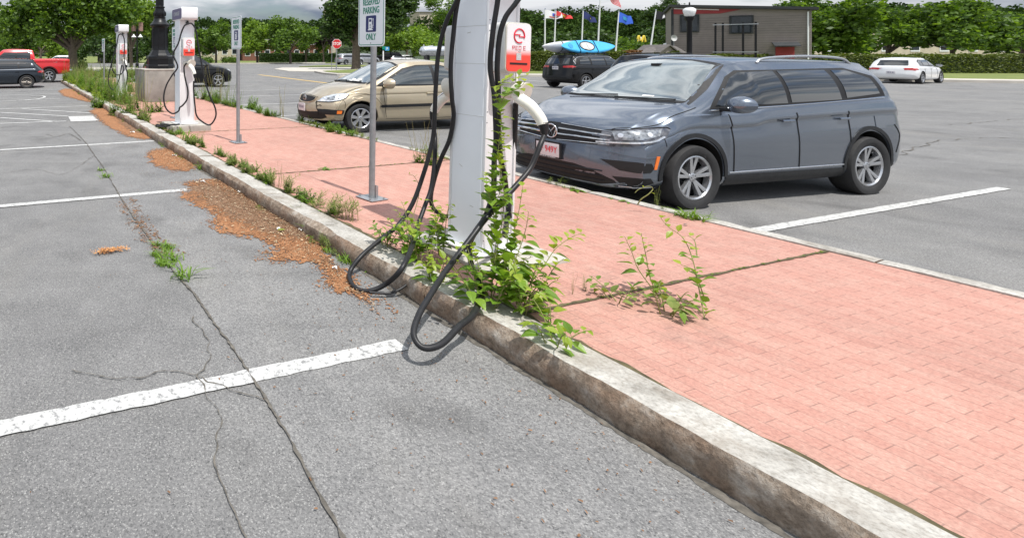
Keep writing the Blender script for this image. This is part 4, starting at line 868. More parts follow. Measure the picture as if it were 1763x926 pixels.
class Car:
    def __init__(s, me, root, paint):
        s.body = link('body', me, [paint, 'dark_gap'], root); s.root = root; s.paint = paint
        s.bvh = BVHTree.FromPolygons([v.co for v in me.vertices], [tuple(p.vertices) for p in me.polygons])
    def cast(s, p, d):
        d = d.normalized(); h = s.bvh.ray_cast(p-d*3, d)
        if h[0] is None: h = s.bvh.find_nearest(p)
        nn = h[1].normalized(); return h[0], (nn if nn.dot(d) < 0 else -nn)
    def decal(s, name, pts, d, mat, off=.004, parent=None, cell=.045, mirror=False, skirt=.006, depth=0):
        outs = []
        for sg in ((1, -1) if mirror else (1,)):
            dd = Vector((d[0], d[1]*sg, d[2])).normalized(); ps = [Vector((p[0], p[1]*sg, p[2])) for p in pts]
            u_ = Vector((0, 0, 1)).cross(dd); u_ = Vector((1, 0, 0)) if u_.length < .1 else u_.normalized(); v_ = dd.cross(u_); c = sum(ps, Vector())/len(ps)
            bm = bmesh.new(); f = bm.faces.new([bm.verts.new(((p-c).dot(u_), (p-c).dot(v_), 0)) for p in ps])
            for ax in (0, 1):
                lo = min(v.co[ax] for v in bm.verts); hi = max(v.co[ax] for v in bm.verts); q = lo+cell
                while q < hi-.004:
                    pn = Vector((1, 0, 0)) if ax == 0 else Vector((0, 1, 0)); bmesh.ops.bisect_plane(bm, geom=bm.verts[:]+bm.edges[:]+bm.faces[:], plane_co=pn*q, plane_no=pn, dist=1e-5); q += cell
            bmesh.ops.triangulate(bm, faces=[f for f in bm.faces if len(f.verts) > 4])
            nr = {}
            for v in bm.verts:
                p = c+u_*v.co.x+v_*v.co.y; h, nn = s.cast(p, dd); v.co = h+nn*off; nr[v] = nn
            be = [e for e in bm.edges if e.is_boundary]; new = {}
            for e in be:
                for v in e.verts:
                    if v not in new: new[v] = bm.verts.new(v.co-nr[v]*(off+skirt))
            for e in be:
                try: bm.faces.new((e.verts[0], e.verts[1], new[e.verts[1]], new[e.verts[0]]))
                except ValueError: pass
            bmesh.ops.recalc_face_normals(bm, faces=bm.faces); me = bpy.data.meshes.new(name); bm.to_mesh(me); bm.free(); shade(me, 32)
            outs.append(link(name, me, mat, parent or s.root))
        return outs
    def seam(s, name, pts, d, r, mat, off=0, parent=None, mirror=False, n_=14, seg=5):
        for sg in ((1, -1) if mirror else (1,)):
            dd = Vector((d[0], d[1]*sg, d[2])); P = crom([Vector((p[0], p[1]*sg, p[2])) for p in pts], n_) if len(pts) > 2 else seg_(Vector((pts[0][0], pts[0][1]*sg, pts[0][2])), Vector((pts[1][0], pts[1][1]*sg, pts[1][2])), n_)
            Q = []
            for p in P: h, nn = s.cast(p, dd); Q.append(h+nn*off)
            o = obj(name, MB().tube(Q, r, seg), mat, parent or s.root, smooth=60)
        return o
def seg_(a, b, m_): return [a.lerp(b, i/m_) for i in range(m_+1)]
def arc(cx, cz, r, a0, a1, m_=14): return [(cx+r*math.cos(R(a0+(a1-a0)*i/m_)), cz+r*math.sin(R(a0+(a1-a0)*i/m_))) for i in range(m_+1)]
def wheel(root, x, y, r, wd, rim_r, style, rim_mat, steer=0):
    s_ = 1 if y > 0 else -1
    def tr(mb):
        M = Matrix.Translation((x, y, r)) @ Matrix.Rotation(R(steer), 4, 'Z') @ Matrix.Diagonal((1, s_, 1, 1)); mb.v = [tuple(M@Vector(v)) for v in mb.v]; return mb
    h = wd/2; hub = obj('wheel', tr(MB().lathe((0, 0, 0), [(0, -h*.6), (rim_r*.9, -h*.6), (rim_r*.93, h*.1), (rim_r*.55, h*.12), (0, h*.15)], 28, 'Y')), 'black_plastic', root, smooth=40)
    pr = [(rim_r, -h*.8), (r*.93, -h), (r*.985, -h*.8), (r, -h*.4), (r, h*.4), (r*.985, h*.8), (r*.95, h*.98), (r*.86, h*1.02), (rim_r*1.05, h*.9), (rim_r*1.0, h*.75)]
    ty = MB().lathe((0, 0, 0), pr, 48, 'Y', cap=False)
    obj('tyre', tr(ty), 'tyre', hub, smooth=50)
    rm = MB().lathe((0, 0, 0), [(rim_r*.99, h*.55), (rim_r*1.02, h*.86), (rim_r*.97, h*.90), (rim_r*.92, h*.78), (rim_r*.90, h*.3)], 40, 'Y', cap=False)
    cnt, w0, w1, split = {'twin': (5, .030, .052, .115), 'cap': (7, .040, .075, 0), 'mesh': (10, .011, .012, .10), 'five': (5, .05, .06, 0), 'six': (6, .035, .05, .07)}[style]
    def spoke(a0, a1, wa, wb):
        r0, r1 = rim_r*.12, rim_r*.95; p0 = Vector((math.cos(a0)*r0, 0, math.sin(a0)*r0)); p1 = Vector((math.cos(a1)*r1, 0, math.sin(a1)*r1)); d = (p1-p0).normalized(); q = Vector((-d.z, 0, d.x))
        V = []
        for p, w_, yo, yi in ((p0, wa, h*.62, h*.30), (p0.lerp(p1, .55), (wa+wb)/2, h*.72, h*.40), (p1, wb, h*.82, h*.35)):
            V += [p-q*w_/2+Vector((0, yo-.004, 0)), p+Vector((0, yo, 0)), p+q*w_/2+Vector((0, yo-.004, 0)), p+q*w_/2+Vector((0, yi, 0)), p-q*w_/2+Vector((0, yi, 0))]
        rm.add(V, [(i*5+j, i*5+(j+1) % 5, i*5+5+(j+1) % 5, i*5+5+j) for i in (0, 1) for j in range(5)]+[(0, 1, 2, 3, 4), (14, 13, 12, 11, 10)])
    for i in range(cnt):
        a = 2*PI*(i+.25)/cnt
        if split:
            spoke(a-.05, a-split*1.6, w0, w1*.8); spoke(a+.05, a+split*1.6, w0, w1*.8)
        else: spoke(a, a, w0, w1)
    rm.lathe((0, 0, 0), [(rim_r*.20, h*.35), (rim_r*.20, h*.66), (rim_r*.15, h*.72), (0, h*.72)], 18, 'Y')
    obj('rim', tr(rm), rim_mat, hub, smooth=35)
    nb = MB()
    for i in range(5): q = 2*PI*i/5; nb.cyl((math.cos(q)*rim_r*.15*.8, h*.70, math.sin(q)*rim_r*.15*.8), (math.cos(q)*rim_r*.12, h*.735, math.sin(q)*rim_r*.12), .006, seg=6)
    obj('wheel_bolt', tr(nb), 'black_plastic', hub)
    return hub
def mirror_part(root, x, y, z, paint, size=1):
    for s_ in (-1, 1):
        pr = [(0, -.085), (.05, -.105), (.10, -.07), (.115, 0), (.095, .07), (.04, .10), (0, .09)]
        a = MB(); rows = 7
        def f(u, v):
            q = v*2*PI; t = u; c = math.cos(q); s = math.sin(q); q2 = math.sqrt(max(0, 1-t**2.6)); ry = .125*size*q2*(1-.35*t); rz = .082*size*q2
            return (x+.02+t*.11*size, y*s_+c*ry*s_, z+s*rz-.01*t)
        a.grid(f, 7, 18); m_ = obj('wing_mirror', a, paint, root, smooth=60)
        obj('mirror_glass', MB().prism([(x+.018, y*s_+math.cos(q)*.115*size, z+math.sin(q)*.072*size) for q in np.linspace(0, 2*PI, 18)[:-1]], (.012, 0, 0)), 'chrome', m_)
        obj('mirror_arm', MB().box((x+.06, (y-.13)*s_, z-.065), (.07, .16, .035)), 'black_plastic', m_, bevel=.008)
def plate(root, x, z, txt, tilt=0, back=False, mat='plate_white', frame_=True, size=.108, ink=None):
    s_ = -1 if back else 1
    p = obj('number_plate', MB().box((x, 0, z), (.012, .31, .158)), mat, root, bevel=.002)
    if frame_: obj('plate_frame', MB().box((x-.004*s_, 0, z+.086), (.016, .345, .024)).box((x-.004*s_, 0, z-.086), (.016, .345, .024)).box((x-.004*s_, .162, z), (.016, .02, .19)).box((x-.004*s_, -.162, z), (.016, .02, .19)).box((x-.012*s_, 0, z), (.01, .34, .19)), 'black_plastic', p)
    text(txt, size, ink or ('emblem_red' if not back else 'sign_navy'), p, frame((x+.0085*s_, 0 if not frame_ else -.0*s_, z), (0, 1*s_, 0), (0, 0, 1)), cond=.72)
    return p

# ---------------------------------------------------------------- slate SUV (right)
def suv_slate():
    root = thing('parked_suv', 'dark slate-blue SUV parked nose-in at the kerb on the right, silver-barred grille facing the walkway', 'car')
    #     x     zb   yb   w    zw   ysh  zsh   yr   zr   zt
    S = [(-2.34, .44, .70, .82, .70, .80, 1.04, .64, 1.12, 1.16), (-2.20, .36, .74, .88, .72, .85, 1.10, .62, 1.44, 1.48), (-1.9, .26, .76, .915, .72, .87, 1.12, .62, 1.56, 1.61),
         (-1.0, .21, .78, .92, .70, .88, 1.10, .635, 1.59, 1.645), (-.2, .20, .78, .92, .68, .88, 1.08, .635, 1.60, 1.66), (.35, .20, .78, .92, .68, .88, 1.055, .62, 1.585, 1.65), (.52, .20, .78, .92, .68, .88, 1.02, .60, 1.555, 1.625),
         (.95, .20, .78, .92, .68, .88, 1.01, .655, 1.315, 1.375), (1.32, .20, .78, .92, .69, .875, 1.02, .74, 1.12, 1.155), (1.45, .21, .78, .92, .70, .87, 1.015, .75, 1.095, 1.135), (1.75, .22, .77, .918, .70, .86, .98, .735, 1.045, 1.085), (2.05, .22, .74, .90, .68, .84, .91, .72, .965, 1.005), (2.25, .22, .72, .89, .64, .84, .855, .73, .915, .945), (2.35, .23, .71, .88, .58, .82, .80, .71, .855, .885)]
    me = shell(S, [(.2, .06), (.3, .03), (.43, 0), (.55, .01), (.67, .035), (.79, .055), (.90, .13)], [(.3, .1), (.5, 0), (.8, .05), (1.1, .1), (1.6, .35)], (.31, 3.0, 1.0), (.16, 3, .5), [(1.42, .405), (-1.38, .405)], {'z': .372})
    c = Car(me, root, 'paint_slate'); Fd = (-1, 0, 0); Sd = (0, -1, 0); Cn = (-.75, -.66, 0)
    for x_ in (1.42, -1.38):
        for y_ in (.815, -.815): wheel(root, x_, y_, .352, .225, .236, 'twin', 'rim_silver')
        ar = [(p[0], .92, p[1]) for p in arc(x_, .372, .418, -4, 184, 22)]; ao = [(p[0], .92, p[1]) for p in arc(x_, .372, .462, 185, -5, 22)]
        c.decal('arch_trim', ar+ao, Sd, 'black_plastic', .010, c.body, mirror=True, cell=.03)
    c.decal('sill_trim', [(-.96, .92, .20), (.98, .92, .20), (.98, .92, .36), (-.96, .92, .36)], Sd, 'black_plastic', .006, mirror=True)
    # grille
    gz = [(0, .665), (.30, .668), (.52, .675), (.62, .685)]; gt = [(.62, .832), (.45, .850), (.2, .862), (0, .864)]
    g_ = c.decal('grille', [(2.3, y, z) for y, z in gz]+[(2.3, y, z+.005) for y, z in gt]+[(2.3, -y, z+.005) for y, z in gt[::-1][1:]]+[(2.3, -y, z) for y, z in gz[::-1][:-1]], Fd, 'grille_black', .003, cell=.05)[0]
    for z0, z1 in ((.860, .832), (.806, .790), (.742, .742), (.672, .696)):
        for s_ in (-1, 1): c.seam('grille_bar', [(2.3, s_*.085, z0), (2.3, s_*.34, (z0+z1)/2+.004), (2.3, s_*.62, z1)], Fd, .0125 if .73 < z0 < .85 else .006, 'chrome', .010, g_)
    # emblem: ring with letters
    h_, nn = c.cast(Vector((2.3, 0, .765)), Vector(Fd)); ex = h_.x+.020
    em = MB().tube([(ex, .080*math.cos(q), .765+.080*math.sin(q)) for q in np.linspace(0, 2*PI, 33)], .0075, 8)
    for pts in ([(-.042, .048), (0, -.002), (.042, .048)], [(-.060, .026), (-.026, -.056), (0, .0), (.026, -.056), (.060, .026)]):
        em.tube([(ex, y*1.17, .765+z*1.17) for y, z in pts], .0070, 6)
    bd = obj('badge_disc', MB().cyl((ex-.018, 0, .765), (ex-.004, 0, .765), .080, seg=32), 'grille_black', root); obj('badge', em, 'chrome', bd, smooth=50)
    # headlights wrap the corner
    hl = [(2.23, .56, .836), (2.10, .70, .862), (1.93, .86, .885), (1.82, .92, .893), (1.775, .93, .875), (1.82, .92, .79), (1.95, .88, .735), (2.10, .78, .69), (2.24, .62, .672), (2.27, .54, .672)]
    for o_ in c.decal('headlight', hl, Cn, 'lamp_glass_dark', .006, mirror=True, cell=.03): pass
    inn = [(2.18, .63, .832), (2.07, .76, .855), (1.86, .90, .875), (1.89, .90, .81), (2.03, .83, .770), (2.18, .66, .752)]
    c.decal('lamp_lens', inn, Cn, 'lamp_glass', .010, c.body, mirror=True, cell=.03)
    for a_, b_ in (((2.18, .64, .812), (2.10, .74, .822)), ((2.0, .83, .835), (1.92, .87, .845))):
        for s_ in (-1, 1):
            p = Vector(((a_[0]+b_[0])/2, (a_[1]+b_[1])/2*s_, (a_[2]+b_[2])/2-.016)); h_, nn = c.cast(p, Vector((-.75, -.66*s_, 0))); obj('projector', MB().tube([h_-nn*.01, h_+nn*.014], .026, 16), 'lamp_clear', c.body, smooth=40)
    c.seam('light_strip', [(2.26, .52, .712), (2.12, .76, .728), (1.95, .88, .755), (1.85, .915, .80)], Cn, .012, 'lamp_clear', .011, c.body, mirror=True)
    c.seam('light_edge', [(1.775, .93, .880), (1.83, .92, .898), (2.0, .82, .882), (2.22, .56, .840)], Cn, .005, 'dark_gap', .006, c.body, mirror=True)
    # bumper: intake, creases, fog openings
    lo = [(2.3, 0, .435), (2.3, .30, .435), (2.25, .48, .40), (2.2, .66, .31), (2.2, .70, .255), (2.3, .5, .235), (2.3, 0, .235)]
    c.decal('lower_grille', lo+[(x, -y, z) for x, y, z in lo[::-1][1:-1]], Fd, 'grille_black', .004, cell=.05)
    for z_ in (.40, .345, .29): c.seam('intake_bar', [(2.3, -.58, z_), (2.3, 0, z_), (2.3, .58, z_)], Fd, .007, 'black_plastic', .008)
    c.decal('skid_trim', [(2.3, .0, .25), (2.3, .55, .25), (2.22, .74, .30), (2.15, .78, .24), (2.2, .72, .20), (2.3, .5, .195), (2.3, 0, .195)], Fd, 'paint_slate', .010, mirror=True)
    fg = [(2.22, .52, .53), (2.05, .78, .535), (1.95, .86, .525), (1.93, .87, .47), (1.96, .855, .425), (2.05, .78, .42), (2.15, .68, .43)]
    c.decal('fog_recess', fg, Cn, 'grille_black', .004, mirror=True, cell=.03)
    c.decal('lower_recess', [(2.2, .64, .355), (2.05, .78, .365), (1.95, .85, .365), (1.93, .87, .31), (2.05, .80, .27), (2.15, .72, .26)], Cn, 'grille_black', .004, mirror=True, cell=.03)
    c.seam('bumper_chrome', [(2.16, .68, .255), (2.05, .79, .262), (1.94, .86, .27)], Cn, .006, 'rim_silver', .010, mirror=True)
    c.seam('crease', [(2.28, .42, .64), (2.2, .62, .615), (2.05, .80, .585), (1.92, .88, .59)], Cn, .007, 'paint_slate', .002, mirror=True)
    c.decal('side_marker', [(1.955, .90, .46), (1.92, .90, .46), (1.895, .92, .60), (1.935, .92, .60)], (-.5, -.86, 0), 'amber', .006, mirror=True, cell=.03)
    # panel gaps
    c.seam('hood_gap', [(2.16, .60, .93), (2.0, .74, .96), (1.8, .80, .99), (1.5, .82, 1.03), (1.25, .80, 1.07)], (0, 0, -1), .0055, 'dark_gap', .0, mirror=True)
    c.seam('hood_gap', [(2.3, -.60, .85), (2.3, -.3, .872), (2.3, 0, .880), (2.3, .3, .872), (2.3, .60, .85)], (-1, 0, -.3), .004, 'dark_gap', .0)
    c.seam('bumper_gap', [(1.80, .9, .90), (1.80, .9, .80), (1.79, .9, .70)], Sd, .004, 'dark_gap', 0, mirror=True)
    for x_ in (.88, -.12, -1.02): c.seam('door_gap', [(x_, .9, 1.02), (x_, .9, .7), (x_-.02, .9, .38)], Sd, .0065, 'dark_gap', .001, mirror=True)
    for x_ in (.15, -.82): c.seam('door_handle', [(x_, .9, .93), (x_-.18, .9, .93)], Sd, .014, 'paint_slate', .022, mirror=True)
    c.seam('sill_chrome', [(.93, .9, .385), (0, .9, .39), (-.92, .9, .395)], Sd, .008, 'rim_silver', .003, mirror=True)
    c.seam('rear_bumper_gap', [(-1.86, .9, .84), (-1.95, .9, .7), (-1.90, .9, .50)], Sd, .005, 'dark_gap', .001, mirror=True)
    c.decal('fuel_door', [(-1.50, .9, .80), (-1.68, .9, .80), (-1.68, .9, .95), (-1.50, .9, .95)], Sd, 'paint_slate', .005, mirror=True)
    # glass
    Wd = (-.78, 0, -.62)
    ws = [(1.31, 0, 1.145), (1.29, .4, 1.135), (1.22, .70, 1.135), (.95, .645, 1.31), (.60, .555, 1.565), (.56, .3, 1.605), (.55, 0, 1.612)]
    k_ = [(1.36, 0, 1.125), (1.34, .42, 1.12), (1.26, .75, 1.115), (.94, .69, 1.325), (.545, .585, 1.60), (.50, .3, 1.63), (.49, 0, 1.64)]
    c.decal('windscreen_surround', k_+[(x, -y, z) for x, y, z in k_[::-1][1:-1]], Wd, 'grille_black', .003, cell=.06)
    wsc = c.decal('windscreen', ws+[(x, -y, z) for x, y, z in ws[::-1][1:-1]], Wd, 'windscreen', .007, cell=.06)[0]
    for y0, y1 in ((-.60, -.02), (.02, .62)): c.seam('wiper', [(1.33, y0, 1.10), (1.30, (y0+y1)/2, 1.125), (1.24, y1, 1.135)], Wd, .009, 'black_plastic', .02)
    h_, nn = c.cast(Vector((.66, 0, 1.53)), Vector(Wd)); obj('mirror_bracket', MB().box(h_+nn*.008, (.06, .10, .03)), 'black_plastic', wsc, bevel=.005)
    h_, nn = c.cast(Vector((1.22, .30, 1.17)), Vector(Wd)); obj('permit_sticker', MB().box(h_+nn*.010, (.03, .12, .004), M=nn.to_track_quat('Z', 'X').to_matrix()), 'paper', wsc)
    sw = [(1.10, .8, 1.08), (.62, .7, 1.43), (.45, .7, 1.50), (-1.40, .7, 1.52), (-1.80, .75, 1.42), (-1.84, .8, 1.18), (-.8, .85, 1.12)]
    c.decal('side_trim', sw, Sd, 'grille_black', .003, mirror=True, cell=.06)
    for q in ([(1.0, .8, 1.11), (.60, .7, 1.41), (.44, .7, 1.475), (-.05, .7, 1.49), (-.05, .8, 1.125)], [(-.12, .8, 1.13), (-.12, .7, 1.49), (-.98, .7, 1.495), (-1.0, .8, 1.15)], [(-1.10, .8, 1.165), (-1.10, .7, 1.49), (-1.38, .7, 1.49), (-1.70, .75, 1.39), (-1.74, .8, 1.21)]):
        c.decal('side_window', q, Sd, 'car_glass_dark', .007, mirror=True, cell=.06)
    c.seam('chrome_strip', [(1.10, .85, 1.065), (.0, .85, 1.095), (-1.8, .85, 1.16)], Sd, .007, 'chrome', .006, mirror=True)
    for s_ in (-1, 1): obj('roof_rail', MB().tube(crom([(.05, s_*.62, 1.585), (-.1, s_*.62, 1.64), (-.8, s_*.62, 1.665), (-1.5, s_*.60, 1.64), (-1.7, s_*.60, 1.57)], 6), .016, 8), 'rim_silver', root, smooth=60)
    mirror_part(root, .88, 1.00, 1.14, 'paint_slate', 1.15)
    h_, nn = c.cast(Vector((2.3, 0, .54)), Vector(Fd)); px_ = h_.x+.026
    p = plate(root, px_, .545, '5F 949Y')
    obj('plate_picture', MB().box((px_+.0085, -.115, .53), (.003, .05, .07)), 'arch_yellow', p); text('DEALER OF THE NORTH', .020, 'white_plain', p, frame((px_+.009, 0, .458), (0, 1, 0), (0, 0, 1)))
    c.decal('rear_window', [(-2.2, -.52, 1.15), (-2.2, .52, 1.15), (-2.1, .48, 1.48), (-2.1, -.48, 1.48)], (1, 0, 0), 'car_glass_dark', .006); c.decal('tail_light', [(-2.3, .50, .95), (-2.2, .86, .97), (-2.2, .86, 1.07), (-2.3, .50, 1.03)], (.8, -.5, 0), 'tail_red', .006, mirror=True)
    for o in list(bpy.data.objects):                       # shorter tail: cabin behind the front doors drawn in
        p = o.parent
        if o.type != 'MESH' or not (p == root or (p and p.parent == root)): continue
        if o.name.split('.')[0] in ('wheel', 'tyre', 'rim', 'wheel_bolt'):
            if sum(v.co.x for v in o.data.vertices)/len(o.data.vertices) < 0:
                for v in o.data.vertices: v.co.x += .110
        else:
            for v in o.data.vertices:
                if v.co.x < 0: v.co.x *= .92
    return root
vw = suv_slate(); vw.location = (6.65, 6.77, -.015); vw.rotation_euler = (0, 0, R(192.5)); vw.scale = (1.0, .98, .988)

# ---------------------------------------------------------------- gold sedan (middle)
def sedan_gold():
    root = thing('parked_sedan', 'beige-gold compact sedan with a dented front fender, parked nose to the walkway', 'car')
    S = [(-2.08, .36, .60, .76, .60, .74, .84, .58, .92, .95), (-1.95, .30, .66, .81, .62, .78, .88, .58, .97, 1.00), (-1.55, .24, .70, .84, .62, .80, .90, .60, 1.00, 1.05), (-1.30, .22, .71, .845, .62, .80, .91, .61, 1.08, 1.14),
         (-.80, .20, .72, .847, .61, .80, .91, .56, 1.34, 1.40), (-.30, .19, .72, .847, .60, .80, .905, .555, 1.40, 1.465), (.10, .19, .72, .847, .60, .80, .90, .55, 1.39, 1.455), (.42, .19, .72, .847, .60, .80, .895, .555, 1.30, 1.36),
         (.85, .19, .72, .847, .60, .80, .89, .62, 1.08, 1.14), (1.17, .20, .72, .847, .61, .795, .885, .69, .935, .985), (1.32, .20, .72, .847, .61, .79, .875, .69, .905, .96), (1.65, .21, .70, .84, .60, .77, .835, .66, .855, .91), (1.9, .22, .68, .825, .58, .74, .77, .63, .785, .83), (2.08, .24, .66, .81, .52, .71, .69, .60, .70, .725)]
    me = shell(S, [(.15, .08), (.3, .02), (.42, 0), (.55, .02), (.66, .07), (.8, .16)], [(.3, .05), (.5, 0), (.9, .06)], (.40, 2.3, 1.0), (.2, 2.5, .7), [(1.27, .335), (-1.23, .335)], {'z': .305})
    c = Car(me, root, 'paint_gold'); Fd = (-1, 0, 0); Sd = (0, -1, 0); Cn = (-.72, -.70, 0)
    for x_ in (1.27, -1.23):
        for y_ in (.745, -.745): wheel(root, x_, y_, .292, .185, .195, 'cap', 'rim_silver')
        for s_ in (-1, 1):
            c.seam('arch_lip', [(p[0], s_*.85, p[1]) for p in arc(x_, .305, .352, 2, 178, 6)], (0, -s_, 0), .012, 'paint_gold', .004, c.body)
    c.seam('fender_flare', [(p[0], .85, p[1]) for p in arc(1.27, .30, .50, 12, 150, 6)], Sd, .012, 'paint_gold', -.003, c.body, mirror=True, seg=8)
    gp = [(2.0, 0, .58), (2.0, .20, .585), (2.0, .32, .615), (2.0, .36, .655), (2.0, .355, .69), (2.0, .2, .708), (2.0, 0, .712)]
    g_ = c.decal('grille', gp+[(x, -y, z) for x, y, z in gp[::-1][1:-1]], Fd, 'grille_black', .005, cell=.05)[0]
    h_, nn = c.cast(Vector((2.1, 0, .65)), Vector(Fd)); obj('badge', MB().lathe((h_.x+.01, 0, .65), [(.075, -.004), (.078, .006), (.06, .01), (0, .011)], 24, 'X'), 'rim_silver', g_, smooth=40)
    text('KIA', .055, 'grille_black', g_, frame((h_.x+.0225, 0, .65), (0, 1, 0), (0, 0, 1)), bold=.002)
    gs = MB()
    c.seam('grille_rim', [(2, .37, .70), (2, .35, .64), (2, .25, .59), (2, 0, .572), (2, -.25, .59), (2, -.35, .64), (2, -.37, .70)], Fd, .010, 'paint_gold', .008, g_)
    hl = [(1.98, .46, .62), (1.93, .56, .70), (1.80, .70, .765), (1.62, .80, .785), (1.55, .83, .775), (1.60, .83, .70), (1.70, .80, .655), (1.85, .70, .625)]
    c.decal('headlight', hl, Cn, 'lamp_clear', .007, mirror=True, cell=.03)
    c.decal('lamp_reflector', [(1.90, .58, .66), (1.78, .70, .73), (1.66, .78, .74), (1.70, .78, .68), (1.82, .70, .65)], Cn, 'lamp_glass', .010, c.body, mirror=True, cell=.03)
    for s_ in (-1, 1):
        for q in ((1.87, .62, .675), (1.72, .75, .71)): h_, nn = c.cast(Vector((q[0], q[1]*s_, q[2])), Vector((-.72, -.7*s_, 0))); obj('bulb', MB().tube([h_, h_+nn*.016], .024, 14), 'chrome', c.body, smooth=40)
    c.seam('light_edge', [(1.98, .45, .615), (1.85, .70, .620), (1.70, .80, .650), (1.60, .83, .695), (1.545, .835, .778)], Cn, .006, 'dark_gap', .006, c.body, mirror=True)
    # black bumper inserts with amber markers
    bi = [(2.0, .52, .47), (1.9, .68, .475), (1.70, .82, .47), (1.60, .84, .455), (1.62, .84, .395), (1.68, .83, .375), (1.85, .72, .37), (1.98, .58, .37)]
    c.decal('bumper_strip', bi, Cn, 'black_plastic', .012, mirror=True, cell=.03)
    c.decal('side_marker', [(1.735, .80, .455), (1.66, .83, .452), (1.675, .83, .392), (1.745, .80, .39)], Cn, 'amber', .018, mirror=True, cell=.03)
    lo = [(2, 0, .40), (2, .30, .40), (2, .5, .42), (1.9, .62, .38), (1.85, .66, .31), (1.95, .55, .27), (2, .3, .25), (2, 0, .25)]
    c.decal('lower_grille', lo+[(x, -y, z) for x, y, z in lo[::-1][1:-1]], Fd, 'grille_black', .006, cell=.05)
    c.seam('bumper_crack', [(2.0, .40, .62), (1.98, .44, .55), (2.0, .46, .48), (1.98, .50, .42), (1.97, .50, .34)], Fd, .010, 'dark_gap', .002); c.seam('bumper_crack', [(2.0, .45, .52), (1.95, .52, .55), (1.93, .56, .53)], Fd, .006, 'dark_gap', .002)
    c.seam('hood_gap', [(1.98, .40, .73), (1.80, .62, .79), (1.5, .70, .85), (1.2, .73, .90)], (0, 0, -1), .006, 'dark_gap', 0, mirror=True); c.seam('hood_gap', [(2, -.40, .735), (2, 0, .745), (2, .40, .735)], (-1, 0, -.5), .005, 'dark_gap', 0)
    c.seam('fender_gap', [(1.62, .85, .70), (1.58, .85, .6), (1.585, .85, .50)], Sd, .004, 'dark_gap', 0, mirror=True)
    c.seam('dent', [(1.42, .85, .70), (1.34, .85, .685), (1.24, .85, .70)], Sd, .018, 'paint_gold', -.010, c.body)
    for pts in ([(.82, .85, .86), (.80, .85, .6), (.76, .85, .30)], [(-.28, .85, .88), (-.28, .85, .6), (-.32, .85, .30)], [(-1.12, .85, .9), (-1.05, .85, .72), (-.92, .85, .6)], [(.76, .85, .275), (0, .85, .26), (-.9, .85, .275)]): c.seam('door_gap', pts, Sd, .0045, 'dark_gap', 0, mirror=True)
    for x_ in (-.08, -.98): c.seam('door_handle', [(x_, .85, .775), (x_-.16, .85, .775)], Sd, .014, 'paint_gold', .018, mirror=True)
    c.decal('rub_strip', [(.86, .85, .50), (-.92, .85, .52), (-.92, .85, .575), (.84, .85, .555), (.90, .85, .53)], Sd, 'black_plastic', .018, mirror=True)
    Wd = (-.72, 0, -.69)
    ws = [(1.16, 0, .99), (1.13, .4, .985), (1.05, .66, .985), (.80, .60, 1.13), (.40, .51, 1.325), (.35, .25, 1.38), (.33, 0, 1.39)]
    k_ = [(1.21, 0, .97), (1.18, .42, .965), (1.09, .70, .96), (.80, .645, 1.135), (.36, .545, 1.35), (.30, .25, 1.40), (.28, 0, 1.41)]
    c.decal('windscreen_surround', k_+[(x, -y, z) for x, y, z in k_[::-1][1:-1]], Wd, 'grille_black', .003, cell=.06)
    wsc = c.decal('windscreen', ws+[(x, -y, z) for x, y, z in ws[::-1][1:-1]], Wd, 'windscreen', .007, cell=.06)[0]
    for y0, y1 in ((-.55, -.05), (.0, .52)): c.seam('wiper', [(1.16, y0, .985), (1.14, (y0+y1)/2, .99), (1.11, y1, 1.0)], Wd, .010, 'black_plastic', .018)
    h_, nn = c.cast(Vector((1.08, .25, 1.02)), Vector(Wd)); q = nn.to_track_quat('Z', 'X').to_matrix(); pp = MB()
    pp.grid(lambda u, v: h_+nn*(.016+.02*math.sin(u*9)*math.sin(v*7))+q@Vector(((u-.5)*.12, (v-.5)*.34*(1-.3*abs(u-.5)), 0)), 8, 8); obj('paper_on_dash', pp, 'paper', wsc)
    sw = [(.93, .8, .925), (.60, .7, 1.12), (.30, .6, 1.28), (.0, .6, 1.345), (-.45, .6, 1.355), (-.85, .6, 1.27), (-1.20, .7, 1.03), (-1.15, .8, .95), (0, .8, .925)]
    c.decal('side_trim', sw, Sd, 'grille_black', .003, mirror=True, cell=.05)
    for q in ([(.78, .8, .955), (.30, .6, 1.245), (.0, .6, 1.315), (-.25, .6, 1.325), (-.25, .8, .95)], [(-.32, .8, .95), (-.32, .6, 1.325), (-.45, .6, 1.325), (-.82, .6, 1.24), (-1.02, .7, 1.04), (-1.05, .8, .97)]): c.decal('side_window', q, Sd, 'car_glass', .007, mirror=True, cell=.05)
    c.decal('mirror_base', [(.93, .8, .93), (.74, .75, 1.04), (.74, .8, .94)], Sd, 'black_plastic', .012, mirror=True)
    mirror_part(root, .72, .95, .985, 'paint_gold', 1.3)
    h_, nn = c.cast(Vector((2.1, 0, .47)), Vector(Fd)); plate(root, h_.x+.016, .475, '83 LG 41', frame_=False, size=.080, ink='purple_panel')
    c.decal('tail_light', [(-2.0, .40, .76), (-1.9, .78, .78), (-1.85, .8, .88), (-2.0, .45, .88)], (.8, -.5, 0), 'tail_red', .006, mirror=True); c.decal('rear_window', [(-1.5, -.5, 1.06), (-1.5, .5, 1.06), (-.95, .48, 1.33), (-.95, -.48, 1.33)], (.5, 0, -.8), 'car_glass_dark', .006)
    return root
kia = sedan_gold(); kia.location = (4.95, 12.08, .0); kia.rotation_euler = (0, 0, R(192.3)); kia.scale = (1.16, 1.01, 1.05)

